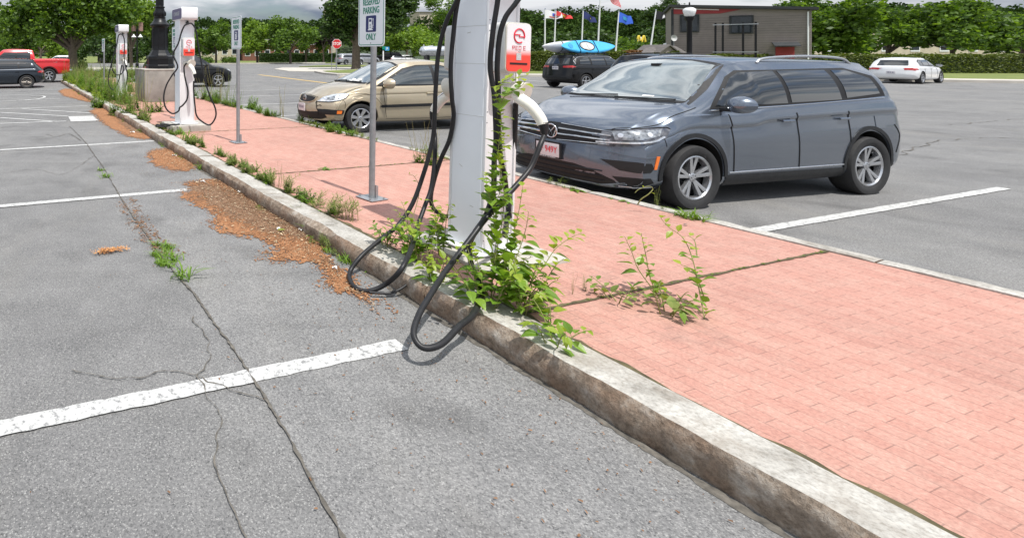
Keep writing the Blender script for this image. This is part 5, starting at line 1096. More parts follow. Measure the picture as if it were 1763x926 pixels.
# ---------------------------------------------------------------- generic cars
def generic(name, label, paint, S, whl, opts, group=None):
    root = thing(name, label, 'car', group=group); r = opts.get('r', .35); xf, xr = whl; o = opts
    me = shell(S, o['front'], o['rear'], (.30, 2.6, .9), (.2, 2.8, .6), [(xf, r+.06), (xr, r+.06)], {'z': r+.01}, nx=70)
    c = Car(me, root, paint); Fd = (-1, 0, 0); Sd = (0, -1, 0)
    for x_ in (xf, xr):
        for s_ in (-1, 1): wheel(root, x_, s_*(o['hw']-.105), r, .22, r*.68, o.get('style', 'five'), o.get('rim', 'rim_silver'))
        if o.get('clad'):
            ar = [(p[0], .9, p[1]) for p in arc(x_, r+.01, r+.073, -5, 185, 14)]; ao = [(p[0], .9, p[1]) for p in arc(x_, r+.01, r+.115, 187, -7, 14)]; c.decal('arch_trim', ar+ao, Sd, 'black_plastic', .006, c.body, mirror=True, cell=.08)
    c.decal('side_trim', o['glass'], Sd, 'grille_black', .003, mirror=True, cell=.08)
    for q in o['panes']: c.decal('side_window', q, Sd, 'car_glass_dark', .007, mirror=True, cell=.08)
    a = o['wsc']; Wd = (-.72, 0, -.69)
    c.decal('windscreen', [(a[0], -a[1], a[2]), (a[0]+.05, 0, a[2]), (a[0], a[1], a[2]), (a[3], a[4], a[5]), (a[3]-.04, 0, a[5]+.02), (a[3], -a[4], a[5])], Wd, 'car_glass', .006, cell=.08)
    b = o['rw']; c.decal('rear_window', [(b[0], -b[1], b[2]), (b[0], b[1], b[2]), (b[3], b[4], b[5]), (b[3], -b[4], b[5])], (1, 0, 0), 'car_glass_dark', .006, cell=.08)
    c.decal('tail_light', [(S[0][0], *p) for p in o['tail']], (.75, -.6, 0), 'tail_red', .008, mirror=True, cell=.05)
    zt_ = o['tail'][0][1]; c.decal('side_tail_light', [(S[0][0]+.03, .9, zt_+.0), (S[0][0]+.34, .9, zt_+.03), (S[0][0]+.26, .9, zt_+.10), (S[0][0]+.03, .9, zt_+.09)], Sd, 'tail_red', .009, mirror=True, cell=.05)
    c.decal('headlight', [(S[-1][0]-.2, *p) for p in o['head']], (-.75, -.6, 0), 'lamp_clear', .008, mirror=True, cell=.05)
    c.decal('grille', [(S[-1][0], y, z) for y, z in o['grille']], Fd, 'grille_black', .006, cell=.06)
    if o.get('bumper'): c.decal('bumper_trim', [(S[0][0], -.80, .32), (S[0][0], .80, .32), (S[0][0], .80, o['bumper']), (S[0][0], -.80, o['bumper'])], (1, 0, 0), 'black_plastic', .008, cell=.08)
    for x_ in o['doors']: c.seam('door_gap', [(x_, .9, o['zs']-.06), (x_, .9, .65), (x_-.02, .9, .33)], Sd, .006, 'dark_gap', 0, mirror=True, n_=6)
    for x_ in o['doors'][:-1]: c.seam('door_handle', [(x_-.72, .9, o['zs']-.1), (x_-.88, .9, o['zs']-.1)], Sd, .014, paint, .02, mirror=True, n_=4)
    h_, nn = c.cast(Vector((S[0][0], 0, o['pz'])), Vector((1, 0, 0))); plate(root, h_.x-.016, o['pz'], o.get('plate', '4RB 267'), back=True, frame_=False)
    mirror_part(root, a[0]-.42, o['hw']+.07, a[2]+.02, paint, 1)
    if o.get('rails'):
        for s_ in (-1, 1): obj('roof_rail', MB().tube(crom([(.35, s_*.58, o['rails']-.04), (.15, s_*.58, o['rails']+.02), (-.7, s_*.58, o['rails']+.04), (-1.4, s_*.57, o['rails']+.01), (-1.6, s_*.56, o['rails']-.06)], 4), .018, 6), o.get('railm', 'black_plastic'), root, smooth=60)
    return root, c
def SUVS(z=1.64, w_=.905, L_=2.2):
    k_ = z/1.64; f = L_/2.2
    T = [(-2.2, .42, .66, .80, .70, .78, 1.00, .62, 1.10, 1.14), (-2.06, .34, .72, .87, .72, .84, 1.05, .60, 1.42, 1.47), (-1.75, .25, .74, .90, .72, .86, 1.08, .585, 1.53, 1.595), (-.9, .21, .76, .905, .70, .865, 1.06, .60, 1.575, 1.635), (-.1, .20, .76, .905, .68, .865, 1.045, .605, 1.575, 1.64), (.35, .20, .76, .905, .68, .865, 1.03, .60, 1.54, 1.605),
         (.80, .20, .76, .905, .68, .86, 1.02, .65, 1.29, 1.35), (1.15, .20, .76, .905, .69, .855, 1.01, .72, 1.07, 1.12), (1.3, .21, .76, .905, .70, .85, 1.0, .73, 1.04, 1.09), (1.65, .22, .75, .90, .71, .84, .97, .70, 1.01, 1.05), (1.95, .23, .72, .88, .68, .80, .92, .67, .95, .98), (2.12, .25, .69, .86, .62, .78, .84, .64, .87, .89), (2.2, .28, .67, .84, .58, .76, .78, .62, .80, .82)]
    return [(t[0]*f, t[1], t[2]*w_/.905, t[3]*w_/.905, t[4]*k_, t[5]*w_/.905, t[6]*k_, t[7]*w_/.905, t[8]*k_, t[9]*k_) for t in T]
suvo = dict(front=[(.2, .08), (.45, 0), (.7, .04), (1, .12)], rear=[(.3, .08), (.5, 0), (.75, .04), (1.1, .10), (1.6, .32)], hw=.905, glass=[(1.0, .8, 1.065), (.52, .7, 1.40), (.32, .7, 1.49), (-1.30, .7, 1.50), (-1.75, .7, 1.36), (-1.80, .8, 1.13), (0, .8, 1.085)],
    panes=[[(.90, .8, 1.09), (.50, .7, 1.37), (.32, .7, 1.46), (-.03, .7, 1.475), (-.03, .8, 1.10)], [(-.10, .8, 1.10), (-.10, .7, 1.475), (-.88, .7, 1.475), (-.92, .8, 1.12)], [(-1.0, .8, 1.13), (-1.0, .7, 1.47), (-1.28, .7, 1.46), (-1.55, .7, 1.36), (-1.62, .8, 1.16)]],
    wsc=(1.12, .66, 1.10, .42, .53, 1.55), rw=(-2.1, .56, 1.13, -2.0, .50, 1.42), tail=[(.48, .93), (.84, .94), (.86, 1.06), (.50, 1.01)], head=[(.45, .76), (.75, .79), (.86, .86), (.84, .90), (.5, .86)], grille=[(-.45, .70), (.45, .70), (.45, .85), (-.45, .85)], doors=[.78, -.06, -.98], zs=1.03, pz=.86, rails=1.64)
def opt(**kw): d = dict(suvo); d.update(kw); return d
jeep, jc = generic('roof_rack_suv', 'black SUV seen from behind, carrying a blue and a white kayak on its roof', 'paint_black', SUVS(1.64), (1.30, -1.33), opt(clad=1, bumper=.60, style='five', pz=.98, tail=[(.46, 1.0), (.80, 1.0), (.84, 1.10), (.46, 1.08)], plate='BP 9214', rw=(-2.1, .58, 1.17, -2.0, .50, 1.44)))
jeep.rotation_euler = (0, 0, R(13)); jeep.location = (D(954, 93, 25.3).x+2.2*math.cos(R(13)), 25.3+2.2*math.sin(R(13)), 0)
jc.seam('chrome_line', [(.95, .8, 1.10), (.5, .7, 1.42), (.3, .7, 1.515), (-1.3, .7, 1.52), (-1.78, .7, 1.37), (-1.84, .8, 1.16)], (0, -1, 0), .012, 'rim_silver', .006, mirror=True)
for y_, z_ in ((.0, 1.075),): jc.seam('badge', [(-2.2, -.08, 1.10), (-2.2, .08, 1.10)], (1, 0, 0), .012, 'chrome', .006)
for x_ in (-.9, .15):
    o = obj('crossbar', MB().cyl((x_, -.62, 1.71), (x_, .62, 1.71), .022, seg=8).cyl((x_, -.58, 1.62), (x_, -.58, 1.71), .03, seg=8).cyl((x_, .58, 1.62), (x_, .58, 1.71), .03, seg=8), 'black_plastic', jeep)
def kayak(label, mat, L_, wd, tilt, yoff, xoff, inner):
    M = Matrix.Translation(jeep.location) @ Matrix.Rotation(jeep.rotation_euler.z, 4, 'Z') @ Matrix.Translation((xoff, yoff, 1.99)) @ Matrix.Rotation(R(tilt), 4, 'X')
    t = thing('kayak', label, 'kayak', M.translation, 0, 'kayaks on the roof of the black SUV', rot=M.to_euler())
    def hull(u, v):
        x = (u-.5)*L_; s_ = max(.0, 1-abs(2*u-1)**2.3)**.75; q = v*2*PI; y = math.cos(q)*wd*s_; z = math.sin(q); rk = abs(2*u-1)**3*.10
        return (x, y, (z*.20*s_ if z < 0 else min(z*1.6, 1)*.10*s_)+rk)
    hu = obj('hull', MB().grid(hull, 40, 28), mat, t, smooth=50)
    pts = [(-.10+.42*math.cos(q), wd*.66*math.sin(q), .105) for q in np.linspace(0, 2*PI, 29)]
    obj('cockpit_rim', MB().tube(pts, .022, 8), 'grille_black', t, smooth=60); obj('cockpit', MB().prism([(p[0], p[1], p[2]-.035) for p in pts[:-1]], (0, 0, .03)), inner, t)
    obj('seat', MB().prism([(-.42, -.16, .10), (-.42, .16, .10), (-.15, .18, .10), (-.15, -.18, .10)], (0, 0, .015)).prism([(-.08, -.15, .10), (-.08, .15, .10), (.05, .12, .10), (.05, -.12, .10)], (0, 0, .014)), 'housing_grey', t)
    obj('hatch', MB().lathe((-1.0*L_/3, 0, .095), [(.13, 0), (.13, .018), (0, .024)], 18), 'sign_blue' if mat == 'kayak_blue' else 'housing_grey', t)
    for x_ in (-.62, .42): obj('strap', MB().tube([(x_, math.cos(q)*(wd+.012)*(.93 if x_ > 0 else .9), (math.sin(q)*.215 if math.sin(q) < 0 else min(math.sin(q)*1.6, 1)*.118)) for q in np.linspace(0, 2*PI, 25)], .014, 6), 'black_plastic', t)
    return t
kayak('bright blue kayak strapped on the black SUV roof, cockpit facing out', 'kayak_blue', 3.25, .36, 62, -.33, -.62, 'housing_grey')
kayak('white kayak strapped behind the blue one on the black SUV', 'kayak_white', 3.1, .33, -62, .30, -.95, 'grille_black')
blk, bc = generic('parked_crossover', 'black crossover behind the lamp pedestal, its hood showing right of the second charging station', 'paint_black', SUVS(1.60, L_=2.3), (1.38, -1.36), opt(style='five', tail=[(.42, .93), (.82, .92), (.86, 1.04), (.45, 1.00)]))
blk.location = (*D(322, 93, 26.6).xy, 0); blk.rotation_euler = (0, 0, R(14))
sv, sc_ = generic('passing_suv', 'silver-grey SUV behind the big tree trunk by the stop sign', 'paint_silver', SUVS(1.68, L_=2.35), (1.40, -1.40), opt(railm='rim_silver', clad=1))
sv.location = (*D(602, 93, 80).xy, 0); sv.rotation_euler = (0, 0, R(22))
cpy = copy_thing(sv, 'second silver-grey SUV, its front end showing right of the big tree trunk', (*D(629, 93, 84).xy, 0), R(20))
b2_, _ = generic('parked_crossover', 'black crossover whose roof shows just above the slate SUV', 'paint_black', SUVS(1.66), (1.30, -1.33), opt())
b2_.location = (*D(1150, 93, 19).xy, 0); b2_.rotation_euler = (0, 0, R(20))
HS = [(-2.10, .36, .62, .80, .60, .78, .84, .66, .90, .92), (-2.02, .28, .68, .86, .62, .83, .90, .66, 1.02, 1.05), (-1.88, .25, .70, .88, .62, .85, .93, .62, 1.20, 1.24), (-1.62, .22, .72, .895, .62, .85, .935, .585, 1.36, 1.42), (-.9, .19, .74, .90, .62, .85, .92, .59, 1.40, 1.465), (0, .18, .74, .90, .62, .845, .905, .59, 1.39, 1.46), (.3, .18, .74, .90, .62, .84, .90, .58, 1.34, 1.41), (.75, .18, .74, .90, .62, .835, .89, .65, 1.10, 1.16), (1.1, .19, .73, .895, .62, .83, .88, .71, .92, .97), (1.3, .19, .73, .89, .62, .82, .87, .71, .895, .945), (1.7, .2, .71, .87, .6, .79, .80, .67, .83, .87), (2.0, .22, .67, .85, .55, .76, .70, .63, .72, .75), (2.12, .25, .64, .83, .5, .74, .64, .6, .65, .67)]
ho = opt(front=[(.2, .08), (.42, 0), (.65, .04), (.9, .12)], rear=[(.3, .05), (.5, 0), (.8, .05), (1.0, .12), (1.45, .40)], hw=.895, glass=[(.92, .8, .955), (.5, .7, 1.22), (.25, .7, 1.32), (-1.15, .7, 1.33), (-1.52, .7, 1.22), (-1.42, .8, 1.0), (0, .8, .955)], panes=[[(.82, .8, .975), (.48, .7, 1.20), (.25, .7, 1.295), (-.1, .7, 1.30), (-.1, .8, .985)], [(-.17, .8, .985), (-.17, .7, 1.30), (-.92, .7, 1.305), (-.95, .8, 1.0)], [(-1.02, .8, 1.01), (-1.02, .7, 1.30), (-1.15, .7, 1.30), (-1.5, .7, 1.18), (-1.40, .8, 1.03)]],
    wsc=(1.05, .64, .99, .36, .52, 1.39), rw=(-2.0, .55, 1.0, -1.80, .48, 1.30), tail=[(.50, .76), (.84, .77), (.86, .88), (.52, .87)], head=[(.45, .66), (.75, .68), (.84, .74), (.82, .78), (.5, .75)], grille=[(-.45, .60), (.45, .60), (.45, .70), (-.45, .70)], doors=[.72, -.14, -1.0], zs=.93, pz=.62, rails=None, r=.325, style='mesh', rim='rim_bronze', plate='2KX 81')
golf, gc = generic('parked_hatchback', 'dark blue-grey hatchback with bronze mesh wheels at the left edge, tail to the weeds', 'paint_navy', HS, (1.30, -1.32), ho)
ga = R(KA*57.2958+178); gw = G(43, 152.5); golf.rotation_euler = (0, 0, ga)
golf.scale = (1.12, 1.04, .97); golf.location = Vector((gw.x, gw.y, 0))-Matrix.Rotation(ga, 3, 'Z')@Vector((-1.40, .92, 0))
# ---------------------------------------------------------------- red pickup
def pickup():
    root = thing('pickup_truck', 'bright red pickup truck parked behind the dark hatchback at the left', 'pickup truck')
    S = [(-2.95, .55, .80, .96, .90, .95, 1.28, .93, 1.33, 1.335), (-2.8, .5, .84, .985, .90, .97, 1.30, .94, 1.35, 1.352), (-1.9, .46, .86, 1.0, .9, .975, 1.31, .945, 1.36, 1.362), (-.98, .44, .86, 1.0, .9, .975, 1.31, .945, 1.36, 1.362), (-.90, .44, .86, 1.0, .9, .975, 1.31, .80, 1.70, 1.73), (-.80, .44, .86, 1.0, .9, .975, 1.31, .73, 1.84, 1.90), (.2, .42, .86, 1.0, .88, .97, 1.30, .73, 1.88, 1.95), (.75, .42, .86, 1.0, .88, .97, 1.29, .72, 1.84, 1.91), (1.1, .42, .86, 1.0, .88, .96, 1.28, .80, 1.55, 1.60), (1.45, .42, .86, 1.0, .88, .95, 1.26, .88, 1.31, 1.36), (1.7, .42, .86, 1.0, .88, .95, 1.25, .88, 1.29, 1.34), (2.6, .45, .84, .98, .86, .92, 1.19, .85, 1.23, 1.27), (2.85, .5, .8, .96, .8, .9, 1.1, .82, 1.13, 1.15), (2.92, .52, .78, .94, .75, .88, 1.02, .8, 1.04, 1.06)]
    me = shell(S, [(.3, .1), (.6, 0), (1.2, .08)], [(.3, .1), (.6, 0), (1.4, 0)], (.25, 3, .8), (.04, 3, .3), [(1.95, .47), (-1.75, .47)], {'z': .41}, nx=120)
    c = Car(me, root, 'paint_red'); Sd = (0, -1, 0)
    for x_ in (1.95, -1.75):
        for s_ in (-1, 1): wheel(root, x_, s_*.90, .40, .26, .245, 'six', 'rim_silver')
        ar = [(p[0], .99, p[1]) for p in arc(x_, .41, .484, -3, 183, 14)]; ao = [(p[0], .99, p[1]) for p in arc(x_, .41, .535, 185, -5, 14)]; c.decal('arch_trim', ar+ao, Sd, 'black_plastic', .01, c.body, mirror=True, cell=.08)
    c.decal('side_trim', [(1.15, .9, 1.36), (.72, .8, 1.74), (-.72, .8, 1.76), (-.72, .9, 1.36)], Sd, 'grille_black', .004, mirror=True, cell=.08)
    for q in ([(1.0, .9, 1.39), (.68, .8, 1.70), (.1, .8, 1.72), (.1, .9, 1.39)], [(.02, .9, 1.39), (.02, .8, 1.72), (-.66, .8, 1.72), (-.66, .9, 1.39)]): c.decal('side_window', q, Sd, 'car_glass_dark', .008, mirror=True, cell=.08)
    c.decal('rear_window', [(-.9, -.62, 1.42), (-.9, .62, 1.42), (-.85, .58, 1.74), (-.85, -.58, 1.74)], (1, 0, 0), 'car_glass_dark', .006, cell=.08)
    c.decal('windscreen', [(1.42, -.8, 1.34), (1.42, .8, 1.34), (.85, .66, 1.80), (.85, -.66, 1.80)], (-.7, 0, -.7), 'car_glass', .006, cell=.08)
    c.decal('bed_opening', [(-1.05, -.84, 1.4), (-1.05, .84, 1.4), (-2.80, .84, 1.4), (-2.80, -.84, 1.4)], (0, 0, -1), 'black_plastic', .004, cell=.1)
    c.decal('tail_light', [(-2.9, .80, .98), (-2.7, .98, .98), (-2.7, .98, 1.26), (-2.9, .80, 1.26)], (.7, -.7, 0), 'tail_red', .008, mirror=True, cell=.05); c.decal('headlight', [(2.7, .6, .95), (2.5, .93, .98), (2.5, .93, 1.14), (2.7, .6, 1.10)], (-.7, -.7, 0), 'lamp_clear', .008, mirror=True, cell=.05)
    obj('rear_bumper', MB().box((-2.98, 0, .66), (.16, 1.86, .22)), 'chrome', root, bevel=.02)
    for x_ in (-.93, .06, 1.18): c.seam('door_gap', [(x_, 1, 1.28), (x_, 1, .9), (x_, 1, .52)], Sd, .008, 'dark_gap', 0, mirror=True, n_=6)
    c.seam('bed_gap', [(-2.62, 1, 1.22), (-2.2, 1, 1.27), (-1.5, 1, 1.28)], Sd, .006, 'dark_gap', 0, mirror=True); h_, nn = c.cast(Vector((-2.1, 1, 1.18)), Vector(Sd)); text('F-150', .10, 'rim_silver', c.body, frame(h_+nn*.006, (-1, 0, 0), (0, 0, 1)))
    mirror_part(root, .95, 1.12, 1.42, 'black_plastic', 1.5)
    return root
pk = pickup(); pa = R(KA*57.2958+178); tailp = D(121, 93, 30.5); pk.rotation_euler = (0, 0, pa); pk.location = Vector((tailp.x, tailp.y, 0))-Matrix.Rotation(pa, 3, 'Z')@Vector((-2.95, .9, 0)); pk.location.z = 0
# distant cars
h2 = dict(ho); h2.update(style='five', rim='rim_silver')
wc, _ = generic('distant_car', 'white car just visible over the red pickup bed', 'paint_white', HS, (1.30, -1.32), h2, 'small parked cars far away'); wc.location = (*D(101, 93, 62).xy, 0); wc.rotation_euler = (0, 0, R(190))
for i, (x_, Y_, rz, lb) in enumerate([(687, 88, 12, 'white car far away under the trees, left of two beyond the gold car roof'), (702, 90, 14, 'white car far away under the trees, right of two beyond the gold car roof'), (1560, 30, 22, 'white hatchback at the far right end of the lot')]):
    copy_thing(wc, lb, (*D(x_, 93, Y_).xy, 0), R(rz))
t = thing('box_truck', 'dark pickup-height truck in shade under the trees beyond the gold car roof', 'truck', (*D(668, 93, 88).xy, 0), R(8))
obj('cab', MB().prism([(0, -1, .5), (2.1, -1, .5), (2.1, -1, 1.2), (1.5, -1, 1.9), (0, -1, 1.9)], (0, 2, 0)), 'paint_black', t, bevel=.05); obj('bed', MB().box((-1.5, 0, .95), (3, 2, .9)), 'paint_black', t, bevel=.04)
for x_ in (-1.9, 1.3):
    for s_ in (-1, 1): obj('wheel', MB().cyl((x_, s_*.85, .4), (x_, s_*1.02, .4), .4, seg=18), 'tyre', t)
# ================================================================ trees
def tree(name, label, x, Y, blobs, leaf_mat, per, lsize, trunk_r, trunk_top, group=None, seed=1, z0=0, limbs=True, squash=.85):
    base = D(x, 93, Y); t = thing(name, label, 'tree', (base.x, Y, z0), 0, group); rr = random.Random(seed)
    mb = MB(); mb.tube(crom([(0, 0, -.1), (0, 0, trunk_top*.3), (rr.uniform(-.1, .1), 0, trunk_top*.7), (0, 0, trunk_top)], 4), [trunk_r*(1.35 if i == 0 else 1.08-.3*i/12) for i in range(13)], 12)
    if limbs:
        for b in blobs:
            e_ = Vector(b[:3]); s_ = Vector((0, 0, trunk_top*rr.uniform(.62, .98))); m_ = s_.lerp(e_, .5)+Vector((0, 0, rr.uniform(-.1, .5)))
            P = crom([s_, m_, e_], 4); mb.tube(P, [trunk_r*.42*(1-.8*i/(len(P)-1)) for i in range(len(P))], 7)
    obj('trunk', mb, 'bark', t, smooth=60)
    pts = crown_points(blobs, per, seed, .25, squash); gg = np.random.default_rng(seed+9); leaf_mesh('crown', pts, lsize*(.45+1.35*gg.random(len(pts))**1.6), leaf_mat, t, seed); return t
def blobs(cnt, W_, Hh, z0, r, seed, depth=None, top=.6):
    g = np.random.default_rng(seed); out = []
    for i in range(cnt):
        q = g.uniform(0, 2*PI); h_ = g.random(); rad = math.sqrt(max(0, 1-(h_*1.0)**2*top))*g.uniform(.25, 1)
        out.append((math.cos(q)*rad*W_, math.sin(q)*rad*(depth or W_), z0+h_*Hh, r*g.uniform(.7, 1.2)))
    return out
# big tree at the left: two leaders, wide crown
BT = [(-1.0, 0, 5.5, 2.3), (2.2, .5, 6.5, 2.2), (-3.6, .3, 5.2, 2.0), (4.2, 0, 4.9, 1.5), (-5.3, 0, 4.0, 1.5), (.6, -.8, 4.3, 1.7), (-2.4, -1, 3.9, 1.5), (2.9, -.6, 4.4, 1.6), (-1.5, .5, 7.6, 2.2), (1.4, 0, 8.3, 2.0), (-4.2, 1, 7.0, 1.8), (4.4, 1, 7.0, 1.4), (-.3, -1.2, 6.2, 1.8), (1.0, 1.6, 5.0, 1.9), (3.3, -1, 5.8, 1.4), (-5.9, .8, 5.4, 1.1), (5.2, .5, 5.5, .9), (-3.4, -1.0, 6.0, 1.3)]
tree('maple_tree', 'large spreading green tree with forked trunk behind the hatchback at the left', 126, 46, BT, 'leaf_maple', 19000, .32, .42, 2.6, seed=3)
tree('maple_tree', 'lighter green tree crown between the large left tree and the black lamp post', 226, 62, blobs(12, 2.9, 3.6, 3.9, 1.5, 7), 'leaf_bright', 9000, .34, .22, 3.0, seed=4)
# big tree with the dark crown by the stop sign
DT = [(-1.6, 0, 4.9, 1.7), (.2, -.8, 6.3, 2.1), (2.2, .3, 5.8, 2.1), (4.1, 0, 5.9, 1.6), (-2.6, .5, 4.0, 1.1), (-1.4, -.4, 3.4, .9), (-2.3, 0, 6.2, 1.2), (1.2, -1.2, 4.7, 1.5), (3.3, -.6, 4.7, 1.4), (.4, 0, 8.2, 2.0), (3.2, 0, 7.7, 1.8), (5.4, 0, 6.6, 1.1), (5.6, .3, 7.6, 1.0), (-1.2, .5, 7.4, 1.3), (-3.1, -.3, 4.9, .8), (2.3, .8, 3.8, 1.1)]
tree('maple_tree', 'large dark green tree with a thick straight trunk right of the stop sign', 613, 54, DT, 'leaf_dark', 20000, .30, .42, 3.6, seed=5, z0=.13)
rowlab = ['round green street tree left of the second parking sign, behind the black crossover', 'round green street tree just right of the second parking sign', 'broad green street tree with two trunks, middle of the row', 'round green street tree nearest the stop sign']
for i, (x_, Y_, W_, Hh) in enumerate([(372, 88, 4.2, 3.4), (443, 90, 3.8, 3.8), (500, 86, 3.9, 3.7), (527, 95, 3.3, 3.2)]):
    tree('street_tree', rowlab[i], x_, Y_, blobs(15, W_, Hh, 2.9, 1.45, 20+i), 'leaf_maple' if i != 1 else 'leaf_bright', 8000, .36, .2, 2.7, 'row of street trees along the far road', 30+i)
tree('purple_tree', 'small dark purple-leaved tree behind the stop sign', 557, 92, blobs(8, 1.7, 2.8, 3.4, 1.0, 41), 'leaf_purple', 2600, .33, .14, 3.0, seed=41)
for i, (x_, Y_, W_, Hh, m_, z_, lb) in enumerate([(668, 100, 4.0, 5, 'leaf_dark', 2.0, 'dark bushy tree right of the near parking sign'), (712, 92, 4.4, 3.4, 'leaf_bright', 2.3, 'bright green low tree left of the silver tank'), (700, 120, 6.5, 6.0, 'leaf_maple', 3.5, 'tall green tree rising behind the bright low tree'), (768, 118, 6.5, 9, 'leaf_maple', 4.5, 'tall green tree just left of the large charger'), (800, 105, 5, 4, 'leaf_dark', 2.0, 'dark tree hidden behind the large charger')]):
    tree('tree', lb, x_, Y_, blobs(16, W_, Hh, z_, 1.9, 50+i), m_, 9000, .42, .25, 3.0, None, 60+i)
for i, (x_, Y_, W_, Hh, m_, z_, lb) in enumerate([(20, 75, 6.5, 4.2, 'leaf_maple', 2.2, 'green tree behind the red pickup cab'), (70, 90, 6.0, 3.6, 'leaf_bright', 1.6, 'light green bushy tree behind the pickup bed'), (-60, 70, 6.0, 5, 'leaf_maple', 2.2, 'green tree beyond the left edge'), (278, 98, 5, 4.2, 'leaf_dark', 1.2, 'dark tree behind the black lamp post'), (325, 105, 5, 3.6, 'leaf_maple', 1.2, 'green tree directly behind the second charging station'), (180, 95, 5.5, 3.4, 'leaf_dark', 1.2, 'dark green tree left of the smallest charging station')]):
    tree('tree', lb, x_, Y_, blobs(15, W_, Hh, z_, 1.7, 70+i), m_, 7500, .40, .22, 2.4, None, 80+i)
# shrubs
def shrub(label, x, Y, W_, Hh, mat='leaf_bright', seed=1, cnt=1500, ls=.2, z0=0):
    b = D(x, 93, Y); t = thing('shrub', label, 'shrub', (b.x, Y, z0)); obj('stem', MB().tube([(0, 0, 0), (0, 0, Hh*.5)], .05, 6).tube([(0, 0, 0), (W_*.3, 0, Hh*.5)], .04, 6), 'bark', t)
    leaf_mesh('crown', crown_points(blobs(6, W_*.6, Hh*.45, Hh*.35, W_*.45, seed), cnt, seed, .2, .8), ls, mat, t, seed); return t
shrub('rounded light green grassy shrub between the big tree trunk and the smallest charger', 143, 50, .8, .9, 'leaf_pale', 1)
shrub('dark low shrub left of the banner lamp', 205, 70, 1.6, 1.3, 'leaf_dark', 2)
shrub('green shrub beside the pale building, left of the second parking sign', 355, 84, 1.6, 1.0, 'leaf_maple', 3)
shrub('low green shrub under the street trees', 395, 86, 1.8, .9, 'leaf_maple', 4)
# hedges
def hedge(label, a, b, h_, th, mat, cnt, seed, ls=.16, red=None):
    a = Vector(a); b = Vector(b); c = (a+b)/2; L_ = (b-a).length; rz = math.atan2(b.y-a.y, b.x-a.x); t = thing('hedge', label, 'hedge', (c.x, c.y, 0), rz)
    obj('inner_branches', MB().box((0, 0, h_*.46), (L_*.99, th*.7, h_*.86)), 'forest_floor', t); g = np.random.default_rng(seed)
    f = g.random(cnt); P = np.stack([g.uniform(-L_/2, L_/2, cnt), g.uniform(-th/2, th/2, cnt), g.uniform(.05, h_, cnt)], 1)
    P[f < .45, 1] = -th/2+g.normal(0, .05, (f < .45).sum()); top = f > .62; P[top, 2] = h_+g.normal(0, .05, top.sum())+.06*np.sin(P[top, 0]*2.1)
    if red:
        q = (P[:, 0] > red[0]) & (P[:, 0] < red[1]); leaf_mesh('reddish_foliage', P[q], ls, 'leaf_hedge_red', t, seed+1); P = P[~q]
    leaf_mesh('foliage', P, ls, mat, t, seed); return t
h0, h1 = G(850, 124, 0), G(1163, 127.5, 0); hh = 1.66+(93-91)*h0.y/F
hedge('clipped yellow-green hedge with a reddish patch, behind the black SUV', (h0.x, h0.y), (h1.x, h1.y), 1.78, 1.3, 'leaf_hedge', 22000, 3, .15, (3.1, 4.6))
hedge('clipped green hedge continuing to the far right', (h1.x+1.6, h1.y-.2), (h1.x+34, h1.y-2.5), 1.5, 1.2, 'leaf_hedge', 18000, 5, .17)
hedge('dark green clipped hedge under the street trees', D(446, 93, 100).xy, D(600, 93, 101).xy, 1.65, 1.6, 'leaf_dark', 9000, 4, .26)
# right background trees above the hedge
for i, (x_, Y_, W_, Hh, m_, z_, lb) in enumerate([(890, 72, 3.6, 1.6, 'leaf_dark', 1.4, 'dark bush behind the red and white charger panel'), (930, 66, 4.0, 1.6, 'leaf_dark', 1.3, 'dark spreading tree above the white kayak'), (985, 70, 4.6, 2.0, 'leaf_dark', 1.6, 'brown-green spreading tree above the blue kayak'), (1068, 68, 3.2, 1.4, 'leaf_maple', 1.3, 'mid-green bush below the blue flag'), (1022, 74, 3.6, 1.6, 'leaf_maple', 1.2, 'low green tree right of the kayaks'), (1142, 92, 4.0, 3.6, 'leaf_dark', 2.2, 'dark tree left of the taupe building'), (1142, 118, 4.4, 6, 'leaf_dark', 7.2, 'tall rounded dark tree left of the roof of the taupe building'), (1112, 96, 5.0, 2.4, 'leaf_dark', 1.8, 'dark tree behind the two yellow arches')]):
    tree('tree', lb, x_, Y_, blobs(14, W_, Hh, z_, 1.5, 90+i), m_, 7000, .38, .2, 2.0, None, 100+i)
for i, (x_, Y_) in enumerate([(1420, 52), (1530, 60), (1640, 56), (1760, 64)]):
    tree('street_tree', ['green tree beyond the hedge, first right of the building', 'green tree beyond the hedge, second right of the building', 'green tree beyond the hedge, third right of the building', 'green tree beyond the hedge at the far right'][i], x_, Y_, blobs(14, 3.6, 4, 2.6, 1.5, 120+i), 'leaf_maple', 8000, .36, .2, 2.6, 'trees beyond the right part of the hedge', 120+i)

# ================================================================ small plants
def lf(mb, p, d, up, L_, W_, fold=.25, droop=.25, shape=0, mi=0):      # one folded, pointed leaf
    d = d.normalized(); s_ = d.cross(up); s_ = s_.normalized() if s_.length > .01 else d.orthogonal().normalized(); u_ = s_.cross(d)
    prof = [(0, 0), (.16, .62), (.38, 1), (.62, .80), (.84, .35), (1, 0)] if shape == 0 else [(0, .25), (.35, .8), (.7, .6), (1, 0)]
    C = [p+d*(L_*t)-Vector((0, 0, 1))*(droop*L_*t*t) for t, _ in prof]; E1 = [c+s_*(W_/2*w_)+u_*(fold*W_*w_*.5) for c, (t, w_) in zip(C, prof)]; E2 = [c-s_*(W_/2*w_)+u_*(fold*W_*w_*.5) for c, (t, w_) in zip(C, prof)]
    m_ = len(C); mb.add(C+E1+E2, [(i, i+1, m_+i+1, m_+i) for i in range(m_-1)]+[(i+1, i, 2*m_+i, 2*m_+i+1) for i in range(m_-1)], mi)
